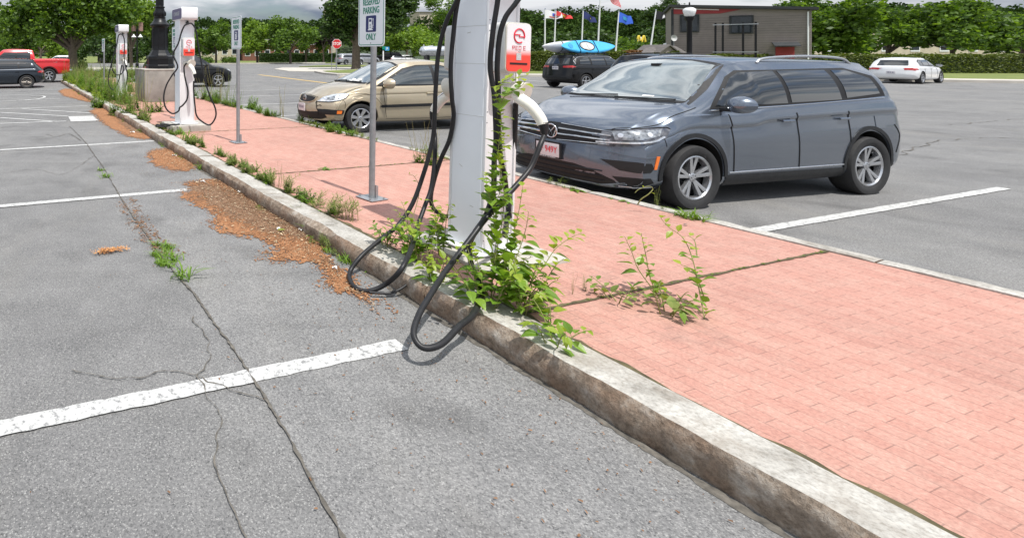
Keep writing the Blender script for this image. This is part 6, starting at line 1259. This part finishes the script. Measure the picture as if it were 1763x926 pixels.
def vine(label, stems, mats=('leaf_vine', 'leaf_young'), leafL=.065, step=.045, seed=1, young=.35, group=None, name='vine_plant', r=.0035, cat='plant', aspect=.60):
    base = Vector(stems[0][0]); t = thing(name, label, cat, base, 0, group); rr = random.Random(seed); lm = MB(); ym = MB(); sm_ = MB()
    for pts in stems:
        P = crom([Vector(p)-base for p in pts], 8); sm_.tube(P, [r*(1-.65*i/(len(P)-1)) for i in range(len(P))], 5); L_ = sum((b-a).length for a, b in zip(P, P[1:])); dist = 0; nx = step; side = 1; sp_ = rr.uniform(0, 6.28)
        for a, b in zip(P, P[1:]):
            dist += (b-a).length
            while dist > nx and nx < L_*1.02:
                tt = nx/L_; d = (b-a).normalized(); q = d.orthogonal().normalized(); ang = sp_+side*PI*.5+rr.uniform(-.7, .7); q = (Matrix.Rotation(ang, 3, d)@q); side = -side
                dr = (q*1.0+d*.35+Vector((0, 0, .15+rr.uniform(-.3, .3)))).normalized(); l_ = 1.3*leafL*(1-.55*max(0, tt-.35)/.65)*rr.uniform(.7, 1.25)
                pet = b+dr*l_*.18; sm_.tube([b, pet], r*.35, 4)
                lf(ym if tt > 1-young*rr.uniform(.7, 1.3) else lm, pet, dr, Vector((rr.uniform(-.3, .3), rr.uniform(-.3, .3), 1)), l_, l_*aspect*rr.uniform(.85, 1.15), .28, rr.uniform(.1, .5)); nx += step*rr.uniform(.6, 1.2)*(1-.3*tt)
    obj('stem', sm_, 'vine_stem', t, smooth=60)
    if lm.v: link('leaves', lm.mesh('leaves', fix=False), mats[0], t)
    if ym.v: link('young_leaves', ym.mesh('young_leaves', fix=False), mats[1], t)
    return t
Dp = lambda L_: [D(*p) for p in L_]
vine('leafy vine climbing the front of the large charging station', [Dp([(846, 520, 3.12), (849, 455, 3.30), (856, 400, 3.42), (851, 345, 3.47), (851, 300, 3.50), (859, 250, 3.54), (863, 205, 3.55), (855, 165, 3.54), (861, 145, 3.5), (880, 136, 3.42), (907, 131, 3.36)]), Dp([(849, 455, 3.28), (862, 395, 3.40), (868, 340, 3.45), (862, 290, 3.48), (868, 235, 3.5)]), Dp([(851, 360, 3.42), (840, 330, 3.42), (836, 300, 3.44)]), Dp([(857, 190, 3.5), (870, 165, 3.44), (893, 152, 3.38), (905, 140, 3.35)]), Dp([(856, 415, 3.36), (850, 370, 3.42), (862, 320, 3.44), (858, 262, 3.48)])], leafL=.088, step=.027, seed=3, young=.3)
vine('arching leafy shoot right of the charger base, tip over the bricks', [Dp([(890, 530, 2.98), (912, 490, 3.06), (935, 460, 3.12), (957, 428, 3.15), (985, 408, 3.15), (1001, 402, 3.15)]), Dp([(900, 510, 3.0), (925, 500, 3.0), (938, 470, 3.02)])], leafL=.085, step=.034, seed=5)
vine('upright leafy stems between the charger and the brick paving', [Dp([(862, 520, 3.12), (878, 450, 3.2), (884, 405, 3.25), (893, 365, 3.27), (900, 322, 3.27)]), Dp([(866, 500, 3.1), (872, 430, 3.2), (876, 390, 3.22)]), Dp([(858, 510, 3.1), (890, 440, 3.14), (905, 395, 3.15), (910, 365, 3.16)])], leafL=.082, step=.034, seed=6)
vine('leafy vine shoots standing in the bricks at lower right', [Dp([(1138, 520, 3.22), (1120, 480, 3.28), (1112, 440, 3.32), (1104, 402, 3.34)]), Dp([(1132, 508, 3.22), (1100, 465, 3.28), (1088, 435, 3.3), (1076, 408, 3.32)]), Dp([(1145, 515, 3.2), (1125, 500, 3.2), (1145, 492, 3.2)])], leafL=.065, step=.035, seed=7)
vine('vine shoots at the right, reaching over the bricks toward the SUV', [Dp([(1215, 560, 3.0), (1204, 500, 3.12), (1192, 445, 3.2), (1176, 410, 3.26), (1150, 390, 3.3), (1135, 372, 3.34)]), Dp([(1215, 520, 3.1), (1196, 470, 3.14), (1172, 455, 3.16)]), Dp([(1200, 440, 3.16), (1196, 415, 3.2), (1184, 405, 3.24)])], leafL=.068, step=.045, seed=8)
def bush(label, cx, cy, z, W_, Hh, cnt, seed, leafL=.07, mats=('leaf_vine', 'leaf_young'), lean=(0, 0), young=.35, step=.036):
    rr = random.Random(seed); b = G(cx, cy, z); st_ = []
    for i in range(cnt):
        q = rr.uniform(0, 6.28); rad = rr.uniform(0, W_*.35); s_ = b+Vector((math.cos(q)*rad*.6, math.sin(q)*rad*.6, 0)); h_ = Hh*rr.uniform(.55, 1.1); e_ = s_+Vector((math.cos(q)*W_*.5*rr.uniform(.3, 1)+lean[0], math.sin(q)*W_*.5*rr.uniform(.3, 1)+lean[1], h_))
        st_.append([s_, s_.lerp(e_, .4)+Vector((0, 0, h_*.18)), s_.lerp(e_, .75)+Vector((0, 0, h_*.14)), e_])
    return vine(label, st_, mats, leafL, step, seed, young)
bush('dense leafy bush at the foot of the large charger, over the kerb', 722, 450, .15, .36, .34, 10, 11)
bush('tall leafy shoot left of the large charger base', 762, 440, .15, .20, .40, 4, 12)
bush('bright young bush growing through the kerb below the charger', 745, 494, .10, .22, .26, 5, 13, young=.7)
bush('thick mass of glossy leaves in front of the large charger base', 838, 528, .14, .46, .34, 11, 14)
bush('leafy vine tangle at the lower right of the charger pad', 900, 535, .14, .42, .32, 11, 15)
bush('low dark-leaved weeds between pad and brick at lower right', 1065, 520, .13, .40, .10, 5, 16, .05, ('leaf_weed', 'leaf_vine'))
bush('green tangle below the picture edge beside the brick joint', 1150, 540, .13, .30, .14, 6, 17, .06, ('leaf_weed', 'leaf_vine'))
bush('vine tangle on the bricks right of the charger, nearest the camera', 955, 600, .13, .36, .18, 6, 18)
bush('leafy clump on the left kerb joint just before the charger', 668, 422, .15, .30, .16, 10, 19, .05, ('leaf_weed', 'leaf_vine'))
vine('thin pale shoot beside the outer cable loop', [Dp([(697, 440, 3.95), (708, 385, 4.15), (722, 330, 4.25), (714, 305, 4.3), (703, 300, 4.3)])], leafL=.045, step=.06, seed=21, young=.9)
vine('two young leafy shoots just left of the charger column', [Dp([(735, 460, 3.75), (750, 420, 3.85), (762, 385, 3.9), (773, 360, 3.92)]), Dp([(712, 450, 3.8), (722, 405, 3.88), (722, 380, 3.9)])], leafL=.06, step=.035, seed=22, young=.6)
# grass tufts, feathery weeds, stalks, rosettes
def tuft(seed, h_=.1, cnt=60, spread=.05):
    rr = random.Random(seed); a = MB()
    for i in range(cnt):
        q = rr.uniform(0, 6.28); b = Vector((rr.gauss(0, spread*.5), rr.gauss(0, spread*.5), 0)); L_ = h_*rr.uniform(.5, 1.3); d = Vector((math.cos(q), math.sin(q), 0)); w_ = .0034*rr.uniform(.7, 1.6); s_ = Vector((-d.y, d.x, 0))*w_; ln = rr.uniform(.35, 1.5)
        P = [b+d*L_*ln*t*t+Vector((0, 0, L_*(t-.45*ln*t*t))) for t in (0, .35, .7, 1)]
        a.add([P[0]-s_, P[0]+s_, P[1]-s_, P[1]+s_, P[2]-s_*.7, P[2]+s_*.7, P[3]], [(0, 1, 3, 2), (2, 3, 5, 4), (4, 5, 6)])
    return a.mesh('blades', fix=False)
def feathery(seed, h_=.16, stems=7, spread=.06, ll=.02):
    rr = random.Random(seed); a = MB(); b_ = MB()
    for i in range(stems):
        q = rr.uniform(0, 6.28); s_ = Vector((rr.gauss(0, spread*.4), rr.gauss(0, spread*.4), 0)); L_ = h_*rr.uniform(.6, 1.2); ln = rr.uniform(.2, .8); P = crom([s_, s_+Vector((math.cos(q)*L_*ln*.3, math.sin(q)*L_*ln*.3, L_*.5)), s_+Vector((math.cos(q)*L_*ln, math.sin(q)*L_*ln, L_*.85))], 6)
        b_.tube(P, .0018, 4)
        for j in range(3, len(P)):
            d = (P[j]-P[j-1]).normalized(); w_ = ll*(1.5-.9*j/len(P))*1.6
            for sg in (-1, 1):
                o_ = d.orthogonal().normalized(); o_ = Matrix.Rotation(rr.uniform(0, 6.28), 3, d)@o_*sg; bd = (o_+d*.6).normalized()
                for m_ in range(3): c = P[j]+bd*w_*(m_+.3)/3; lf(a, c, (bd+o_.cross(d)*(rr.choice((-.8, .8)))).normalized(), Vector((0, 0, 1)), w_*.55, w_*.16, .1, .1, 1)
    return a.mesh('leaves', fix=False), b_.mesh('stem', fix=False)
def stalk(seed, h_=.5, stems=4, spread=.05, ll=.06, bare=.1, lw=.14, lean=.25):
    rr = random.Random(seed); a = MB(); b_ = MB()
    for i in range(stems):
        q = rr.uniform(0, 6.28); s_ = Vector((rr.gauss(0, spread*.5), rr.gauss(0, spread*.5), 0)); L_ = h_*rr.uniform(.6, 1.15); ln = rr.uniform(.05, lean); e_ = s_+Vector((math.cos(q)*L_*ln, math.sin(q)*L_*ln, L_)); P = crom([s_, s_.lerp(e_, .5)+Vector((rr.uniform(-.02, .02), rr.uniform(-.02, .02), 0)), e_], 10); b_.tube(P, [.0032*(1-.6*k_/(len(P)-1)) for k_ in range(len(P))], 5)
        for j in range(int(len(P)*bare), len(P)):
            for m_ in range(2):
                q = rr.uniform(0, 6.28); t_ = j/len(P); l_ = ll*(1.15-.75*t_)*rr.uniform(.6, 1.2); lf(a, P[j], Vector((math.cos(q), math.sin(q), rr.uniform(.2, .9))), Vector((0, 0, 1)), l_, l_*lw*1.4, .15, .35, 1)
    return a.mesh('leaves', fix=False), b_.mesh('stem', fix=False)
def rosette(seed, r=.12, cnt=14, asp=.28):
    rr = random.Random(seed); a = MB()
    for i in range(cnt): q = 2.4*i+rr.uniform(-.3, .3); lf(a, Vector((0, 0, .006)), Vector((math.cos(q), math.sin(q), rr.uniform(.15, .7))), Vector((0, 0, 1)), r*rr.uniform(.6, 1.1), r*asp*rr.uniform(.8, 1.2), .25, .5)
    return a.mesh('leaves', fix=False), None
VAR = {'grass': [(tuft(i, .06+.012*i, 30, .055), None) for i in range(4)], 'feather': [feathery(10+i, .15) for i in range(3)], 'stalk': [stalk(20+i, .5, 5, .08, .055) for i in range(4)], 'rosette': [rosette(30+i) for i in range(3)],
       'thin': [stalk(40+i, .55, 6, .08, .022, .35, .25, .3) for i in range(3)], 'mug': [stalk(50+i, .26, 9, .13, .095, .0, .34, .9) for i in range(3)]}
LM = {'grass': 'leaf_vine', 'feather': 'leaf_weed', 'stalk': 'leaf_weed', 'rosette': 'leaf_vine', 'thin': 'leaf_pale', 'mug': 'leaf_vine'}
def plant(kind, var, p, sc, rz, label, name=None, group=None, mat=None, cat='weed'):
    le, se = VAR[kind][var % len(VAR[kind])]; nm = name or {'grass': 'grass_tuft', 'feather': 'feathery_weed', 'stalk': 'tall_weed', 'rosette': 'leafy_weed', 'thin': 'seeding_weed', 'mug': 'bushy_weed'}[kind]
    t = thing(nm, label, cat, p, rz, group); t.scale = (sc,)*3
    for me, nme, mt in ((le, 'blades' if kind == 'grass' else 'leaves', mat or LM[kind]), (se, 'stem', 'dry_stem' if kind == 'thin' else 'vine_stem')):
        if me is None: continue
        o = bpy.data.objects.new(nme, me); COL.objects.link(o); o.parent = t
        if not me.materials: me.materials.append(MATS[mt])
        elif me.materials[0] != MATS[mt]: o.material_slots[0].link = 'OBJECT'; o.material_slots[0].material = MATS[mt]
    return t
W = [  # kind, variant, picture point, height of ground, scale, label
 ('grass', 0, 290, 428, 0, 1.1, 'short grass tuft in the asphalt joint, upper of the two at lower left'), ('grass', 1, 296, 448, 0, 1.25, 'spreading grass patch in the asphalt joint below the upper tuft'), ('grass', 2, 318, 478, 0, 1.5, 'largest star-shaped grass tuft at the lower left asphalt joint'), ('grass', 3, 272, 424, 0, .8, 'small sprig of grass where the rusty joint ends'),
 ('grass', 0, 174, 294, 0, 1.0, 'small grass tuft in the asphalt between the two painted lines'), ('grass', 1, 182, 306, 0, 1.3, 'pale grass patch just above the nearer painted line'),
 ('grass', 1, 352, 292, 0, 2.0, 'grass clump at the kerb foot beside the middle litter patch'), ('grass', 2, 545, 408, 0, 1.6, 'pale dry grass at the kerb foot beside the large litter patch'), ('feather', 1, 565, 428, 0, .8, 'small green weed at the kerb foot right of the dry grass'), ('grass', 3, 600, 452, 0, 1.0, 'little grass tuft by the kerb left of the cable loop'), ('feather', 0, 520, 380, .02, 1.0, 'green weed sprouting from the crack between two kerb stones'), ('rosette', 1, 640, 468, 0, .7, 'small leafy sprout inside the cable loop at the kerb'),
 ('feather', 0, 568, 368, .13, 1.35, 'feathery weed lying over the kerb left of the near parking sign'), ('feather', 1, 590, 376, .13, 1.3, 'feathery fern-like weed below the near parking sign'), ('feather', 2, 605, 380, .13, 1.4, 'fern-like weed pointing right below the near parking sign'), ('stalk', 0, 584, 358, .13, .30, 'short upright weed left of the near sign base'), ('feather', 0, 548, 356, .13, 1.1, 'feathery weed sprawling at the kerb back edge'),
 ('mug', 0, 530, 348, .13, .52, 'bright leafy weed behind the kerb below the middle of the walkway'), ('mug', 1, 512, 342, .13, .42, 'leafy weed on the kerb joint left of the bright one'), ('thin', 2, 480, 322, .13, .55, 'tall pale grass by the start of the mossy brick joint'), ('feather', 2, 495, 330, .13, 1.3, 'grey-green weed mat on the kerb joint'), ('feather', 1, 470, 320, .13, 1.3, 'grey-green weed beside the mossy joint'),
 ('mug', 2, 432, 296, .13, .5, 'bright green weed clump on the kerb below the second parking sign'), ('mug', 0, 418, 288, .13, .5, 'green weed clump just left below the second parking sign'), ('mug', 1, 402, 280, .13, .5, 'green weed clump left of the second parking sign base'), ('mug', 2, 375, 266, .13, .5, 'green weed clump along the kerb between charger and second sign'), ('mug', 0, 384, 270, .13, .4, 'small weed clump along the kerb right of it'), ('mug', 1, 352, 254, .13, .5, 'weed clump along the kerb right below the second charging station'), ('mug', 2, 340, 246, .13, .55, 'yellow-green weed clump at the second charger pad corner'), ('thin', 0, 348, 250, .13, .6, 'thin seeding stalk below the second charging station'), ('grass', 1, 325, 240, .13, 2.4, 'yellow grass below the second charger pad'), ('grass', 0, 310, 231, .13, 2.6, 'yellow grass in front of the second charger pad'),
 ('rosette', 0, 560, 292, .13, .95, 'lone leafy rosette on the mossy brick joint'), ('thin', 0, 738, 282, .13, 1.0, 'tall pale seeding weed at the far kerb left of the large charger'), ('thin', 1, 722, 280, .13, 1.0, 'spindly seeding weed at the far kerb by the cables'), ('thin', 2, 752, 282, .13, .9, 'pale seeding weed close to the large charger cables'), ('mug', 1, 740, 284, .13, .55, 'leafy weed cushion at the far kerb beside the cables'), ('mug', 0, 722, 280, .13, .5, 'low leafy weeds at the foot of the seeding stalks'),
 ('mug', 2, 524, 212, .10, 1.0, 'leafy weed hiding the gold sedan number plate bottom'), ('mug', 1, 540, 216, .10, .8, 'leafy weed under the gold sedan bumper'), ('mug', 0, 583, 228, .10, .65, 'small weed at the far kerb below the gold sedan'), ('grass', 1, 600, 231, .10, 1.8, 'grass at the far kerb below the gold sedan wheel'), ('thin', 1, 615, 233, .10, .8, 'thin stalk in front of the gold sedan wheel'), ('thin', 2, 488, 205, .10, 1.5, 'thin seeding stalk left of the gold sedan'), ('mug', 1, 430, 188, .12, 1.2, 'bright green bushy weed between the second sign and the gold sedan'), ('mug', 2, 436, 190, .12, .9, 'bushy weed partly behind the bright one'), ('mug', 0, 446, 192, .12, .7, 'small bushy weed right of the bright one'),
 ('thin', 0, 380, 178, .12, 2.0, 'tall seeding weeds left of the second parking sign'), ('thin', 1, 366, 174, .12, 2.0, 'tall seeding weeds right of the second charging station'), ('stalk', 2, 386, 180, .12, 1.3, 'tall leafy stalks at the far kerb left of the second sign'), ('thin', 2, 350, 172, .12, 2.0, 'seeding weeds just right of the second charging station'), ('mug', 0, 372, 178, .12, 1.0, 'leafy weeds at the foot of the tall seeding weeds'),
 ('rosette', 1, 992, 330, .12, 1.25, 'broad-leaved weed at the kerb under the slate SUV plate'), ('rosette', 2, 1012, 332, .12, .9, 'second broad-leaved weed under the slate SUV plate'), ('rosette', 0, 1052, 342, .12, 1.0, 'dull flat weed under the slate SUV bumper'), ('rosette', 1, 1085, 350, .12, 1.1, 'grey-green broad-leaved weed left of the curling stem'), ('stalk', 1, 1128, 357, .10, .42, 'weed with small white flower heads by the SUV front wheel'), ('grass', 2, 1182, 376, .12, 1.3, 'grass in front of the slate SUV front wheel'), ('grass', 3, 1197, 380, .12, 1.5, 'grass at the kerb right of the front wheel'), ('grass', 1, 1168, 372, .12, .8, 'short grass left of the SUV front wheel'), ('rosette', 2, 1103, 352, .12, .9, 'broad-leaved weed right of the curling stem'),
 ('thin', 1, 985, 506, .13, .22, 'small upright sprig at the bottom, right of the charger'), ('stalk', 3, 1006, 500, .13, .22, 'upright grey-green sprig in the bricks at the bottom'),
 ('stalk', 0, 245, 205, .13, 1.05, 'tall dark weed at the kerb left of the second charging station'), ('stalk', 1, 249, 203, .13, .95, 'tall weed with large basal leaves by the concrete pedestal'), ('mug', 2, 247, 206, .13, 1.1, 'broad-leaved base of weeds by the cable coil'), ('thin', 0, 250, 198, .13, 1.9, 'tall feathery seeding weed before the pedestal left corner'), ('mug', 0, 217, 198, .10, 1.15, 'bushy weed spilling over the kerb below the smallest charger'), ('mug', 1, 203, 196, .05, 1.2, 'weed clump over the kerb left of it'), ('stalk', 3, 225, 188, .13, 1.3, 'yellow-green tall weeds right of the smallest charger base'), ('thin', 2, 232, 186, .13, 2.0, 'yellow-green feathery weeds beside the pedestal'), ('stalk', 2, 178, 178, .05, 1.5, 'tall dark green weeds left of the smallest charger base'), ('stalk', 1, 170, 184, 0, 1.3, 'dark bushy weed on the asphalt side of the kerb'), ('mug', 2, 172, 186, 0, 1.5, 'broad weed clump at the kerb gap'), ('mug', 0, 164, 185, 0, 1.1, 'dark weed at the end of the hatched lines'), ('thin', 1, 182, 170, .13, 2.2, 'feathery weeds directly left of the smallest charger'), ('stalk', 0, 190, 176, .13, 1.2, 'weeds at the left corner of the smallest charger pad'),
]
for i, (kd, v, x_, y_, z_, s_, lb) in enumerate(W): plant(kd, v, G(x_, y_, z_), s_, i*1.7, lb)
vine('curling pale tendril by the slate SUV front wheel', [Dp([(1098, 352, 5.05), (1104, 343, 5.03), (1117, 334, 5.0), (1124, 325, 5.0), (1116, 321, 5.0), (1100, 326, 5.0), (1093, 332, 5.0)])], leafL=.03, step=.16, seed=33, r=.006, young=.9, name='tendril')
# tall weed thicket on the far end of the walkway and low growth in the joints: nobody could count these
def scatter(name, pts, kinds, scs, mats, seed, lean=0):
    g = random.Random(seed); buf = {}
    for p in pts:
        kd = g.choice(kinds); le, se = g.choice(VAR[kd]); s_ = g.uniform(*scs); M = Matrix.Translation(p) @ Matrix.Rotation(g.uniform(0, 6.28), 4, 'Z') @ Matrix.Diagonal((s_, s_, s_*g.uniform(.8, 1.2), 1))
        for me in (le, se):
            if me is None: continue
            nv = len(me.vertices); co = np.empty(nv*3, np.float32); me.vertices.foreach_get('co', co); co = co.reshape(-1, 3) @ np.array(M.to_3x3()).T+np.array(p)
            b_ = buf.setdefault(mats[kd] if kd in mats else LM[kd], [[], [], 0]); b_[0].append(co); off = b_[2]; b_[1] += [tuple(i+off for i in f.vertices) for f in me.polygons]; b_[2] += nv
    allv, allf, mi, ms, off = [], [], [], [], 0
    for m_, (vv, ff, c_) in buf.items():
        ms.append(m_); allv.append(np.concatenate(vv)); allf += [tuple(i+off for i in f) for f in ff]; mi += [len(ms)-1]*len(ff); off += c_
    me = bpy.data.meshes.new(name); me.from_pydata(np.concatenate(allv), [], allf); me.polygons.foreach_set('material_index', mi); return tag(link(name, me, ms), kind='stuff')
g = random.Random(77)
P = [K(g.uniform(20.5, 32), 2.75+abs(g.gauss(0, .9)), .12) for _ in range(150)]+[K(g.uniform(13, 20), 2.85+abs(g.gauss(0, .35)), .13) for _ in range(26)]
scatter('tall_weeds', P, ['thin', 'stalk', 'mug', 'mug', 'grass'], (.8, 2.0), {'mug': 'leaf_vine', 'stalk': 'leaf_pale', 'grass': 'leaf_pale', 'thin': 'dry_stem'}, 1)
P = [K(g.uniform(17, 31), 2.75+abs(g.gauss(0, .35)), .08) for _ in range(150)]
scatter('yellow_weeds', P, ['mug', 'grass', 'stalk'], (.7, 1.5), {'mug': 'leaf_young', 'stalk': 'leaf_vine'}, 2)
P = [K(s_, 2.83+g.gauss(0, .035), .135) for s_ in np.arange(3.6, 20, .055) if nz(s_*1.6, 5, 0) > .08]
scatter('kerb_joint_weeds', P, ['mug', 'feather', 'rosette', 'feather', 'mug'], (.22, .62), {'mug': 'leaf_weed', 'rosette': 'leaf_vine'}, 3)
P = [K(s_, 2.84+g.gauss(0, .05), .135) for s_ in np.arange(4.2, 13, .11) if nz(s_*1.3, 3, 8) > .10]
scatter('kerb_joint_plants', P, ['mug', 'feather', 'rosette'], (.28, .62), {}, 13)
P = [K(s_, 5.98+g.gauss(0, .04), .14) for s_ in np.arange(3.4, 22, .07) if nz(s_*.9, 9, 0) > -.08]
scatter('far_kerb_weeds', P, ['grass', 'feather', 'feather', 'mug'], (.3, .8), {'grass': 'leaf_weed'}, 4)
P = [K(g.uniform(8, 30), 5.9+abs(g.gauss(0, .25)), .1) for _ in range(120)]
scatter('far_edge_weeds', [p for p in P if st(p)[0] > 13.5], ['thin', 'grass', 'mug'], (.6, 1.5), {}, 5)
P = [K(g.uniform(14.5, 18.5), g.uniform(2.9, 3.6), .13) for _ in range(26)]
scatter('pedestal_weeds', P, ['thin', 'stalk', 'mug'], (1.0, 2.0), {'mug': 'leaf_vine', 'thin': 'leaf_pale', 'stalk': 'leaf_vine'}, 16)
P = [K(s_, 2.50+g.gauss(0, .02), .0) for s_ in np.arange(3.5, 24, .10) if nz(s_*1.7, 2, 3) > .12]
scatter('kerb_foot_weeds', P, ['grass', 'feather'], (.3, .8), {}, 6)
P = [K(s_, t_+g.gauss(0, .008), .137) for q in (sj, sj-3.66, sj+3.66) for t_ in np.arange(2.9, 5.95, .06) for s_ in (q,) if g.random() < .45]
scatter('joint_moss', P, ['grass'], (.10, .22), {}, 7)
P = [(G(x_, y_, 0)) for x_, y_ in [(280+g.uniform(-12, 18), 440+g.uniform(-14, 22)) for _ in range(16)]]
scatter('joint_grass', P, ['grass'], (.4, .8), {}, 8)
P = [Vector((D(x_, 93, Y_).x, Y_, .06)) for x_, Y_ in [(g.uniform(128, 235), g.uniform(34, 44)) for _ in range(160)]]
scatter('verge_weeds', P, ['thin', 'mug', 'grass'], (1.0, 2.2), {'mug': 'leaf_pale'}, 9)

# ================================================================ litter
c = G(190, 432, .012); t = thing('dry_needle_clump', 'clump of orange-brown dry catkins lying on the asphalt at lower left', 'dead leaves', c, R(12)); a = MB(); rr = random.Random(5)
for i in range(330):
    x_ = rr.gauss(0, .075); y_ = rr.gauss(0, .024)+x_*.12; 
    if abs(x_) > .17 or abs(y_) > .07: continue
    L_ = rr.uniform(.012, .035); M = Euler((rr.uniform(-.5, .5), rr.uniform(-.5, .5), rr.uniform(0, 6.28))).to_matrix(); c_ = Vector((x_, y_, .003+rr.random()*.016))
    a.add([c_+M@Vector(v) for v in ((-L_/2, -.0025, 0), (L_/2, -.002, .002), (L_/2, .002, 0), (-L_/2, .003, .002))], [(0, 1, 2, 3)])
leaf('catkin', (.42, .17, .05), (.66, .36, .16), 0, 9, .9); link('needles', a.mesh('needles', fix=False), 'catkin', t)
def scrap(label, x, y, z, L_, W_, mat, rz, name='litter_scrap'):
    a = MB(); c = G(x, y, z); a.grid(lambda u, v: ((u-.5)*L_*(1-.3*v), (v-.5)*W_, .006+.012*math.sin(u*5+v*4)), 6, 5); o = link(name, a.mesh(name, fix=False), mat); o.location = c; o.rotation_euler = (0, 0, rz); return tag(o, label, 'litter')
scrap('crumpled white scrap beside the painted line end', 349, 313, .015, .07, .04, 'paper', .3); scrap('white paper scrap at the kerb in the large litter patch', 412, 331, .015, .06, .04, 'paper', 1); scrap('small white scrap with the yellow leaf', 479, 395, .015, .05, .03, 'paper', .5); scrap('white scrap at the kerb foot right of the yellow leaf', 518, 396, .015, .075, .045, 'paper', .9)
scrap('white scrap on the litter below the left kerb end', 228, 228, .015, .10, .05, 'paper', .4); scrap('white scrap in the middle litter patch', 300, 268, .015, .08, .05, 'paper', .2); scrap('pale scrap at the lower litter tip', 576, 462, .015, .045, .02, 'paper', .2)
a = MB(); lf(a, Vector((0, 0, .01)), Vector((1, .2, 0)), Vector((0, 0, 1)), .08, .045, .3, .0); o = link('fallen_leaf', a.mesh('fallen_leaf', fix=False), 'leaf_young'); o.location = G(478, 398, .02); tag(o, 'single yellow fallen leaf on the orange litter', 'leaf')
a = MB(); lf(a, Vector((0, 0, .006)), Vector((1, .2, 0)), Vector((0, 0, 1)), .05, .025, .3, .0); o = link('fallen_leaf', a.mesh('fallen_leaf', fix=False), 'crack_dirt'); o.location = G(1177, 388, .135); tag(o, 'dark curled dead leaf on the bricks at the right', 'leaf')
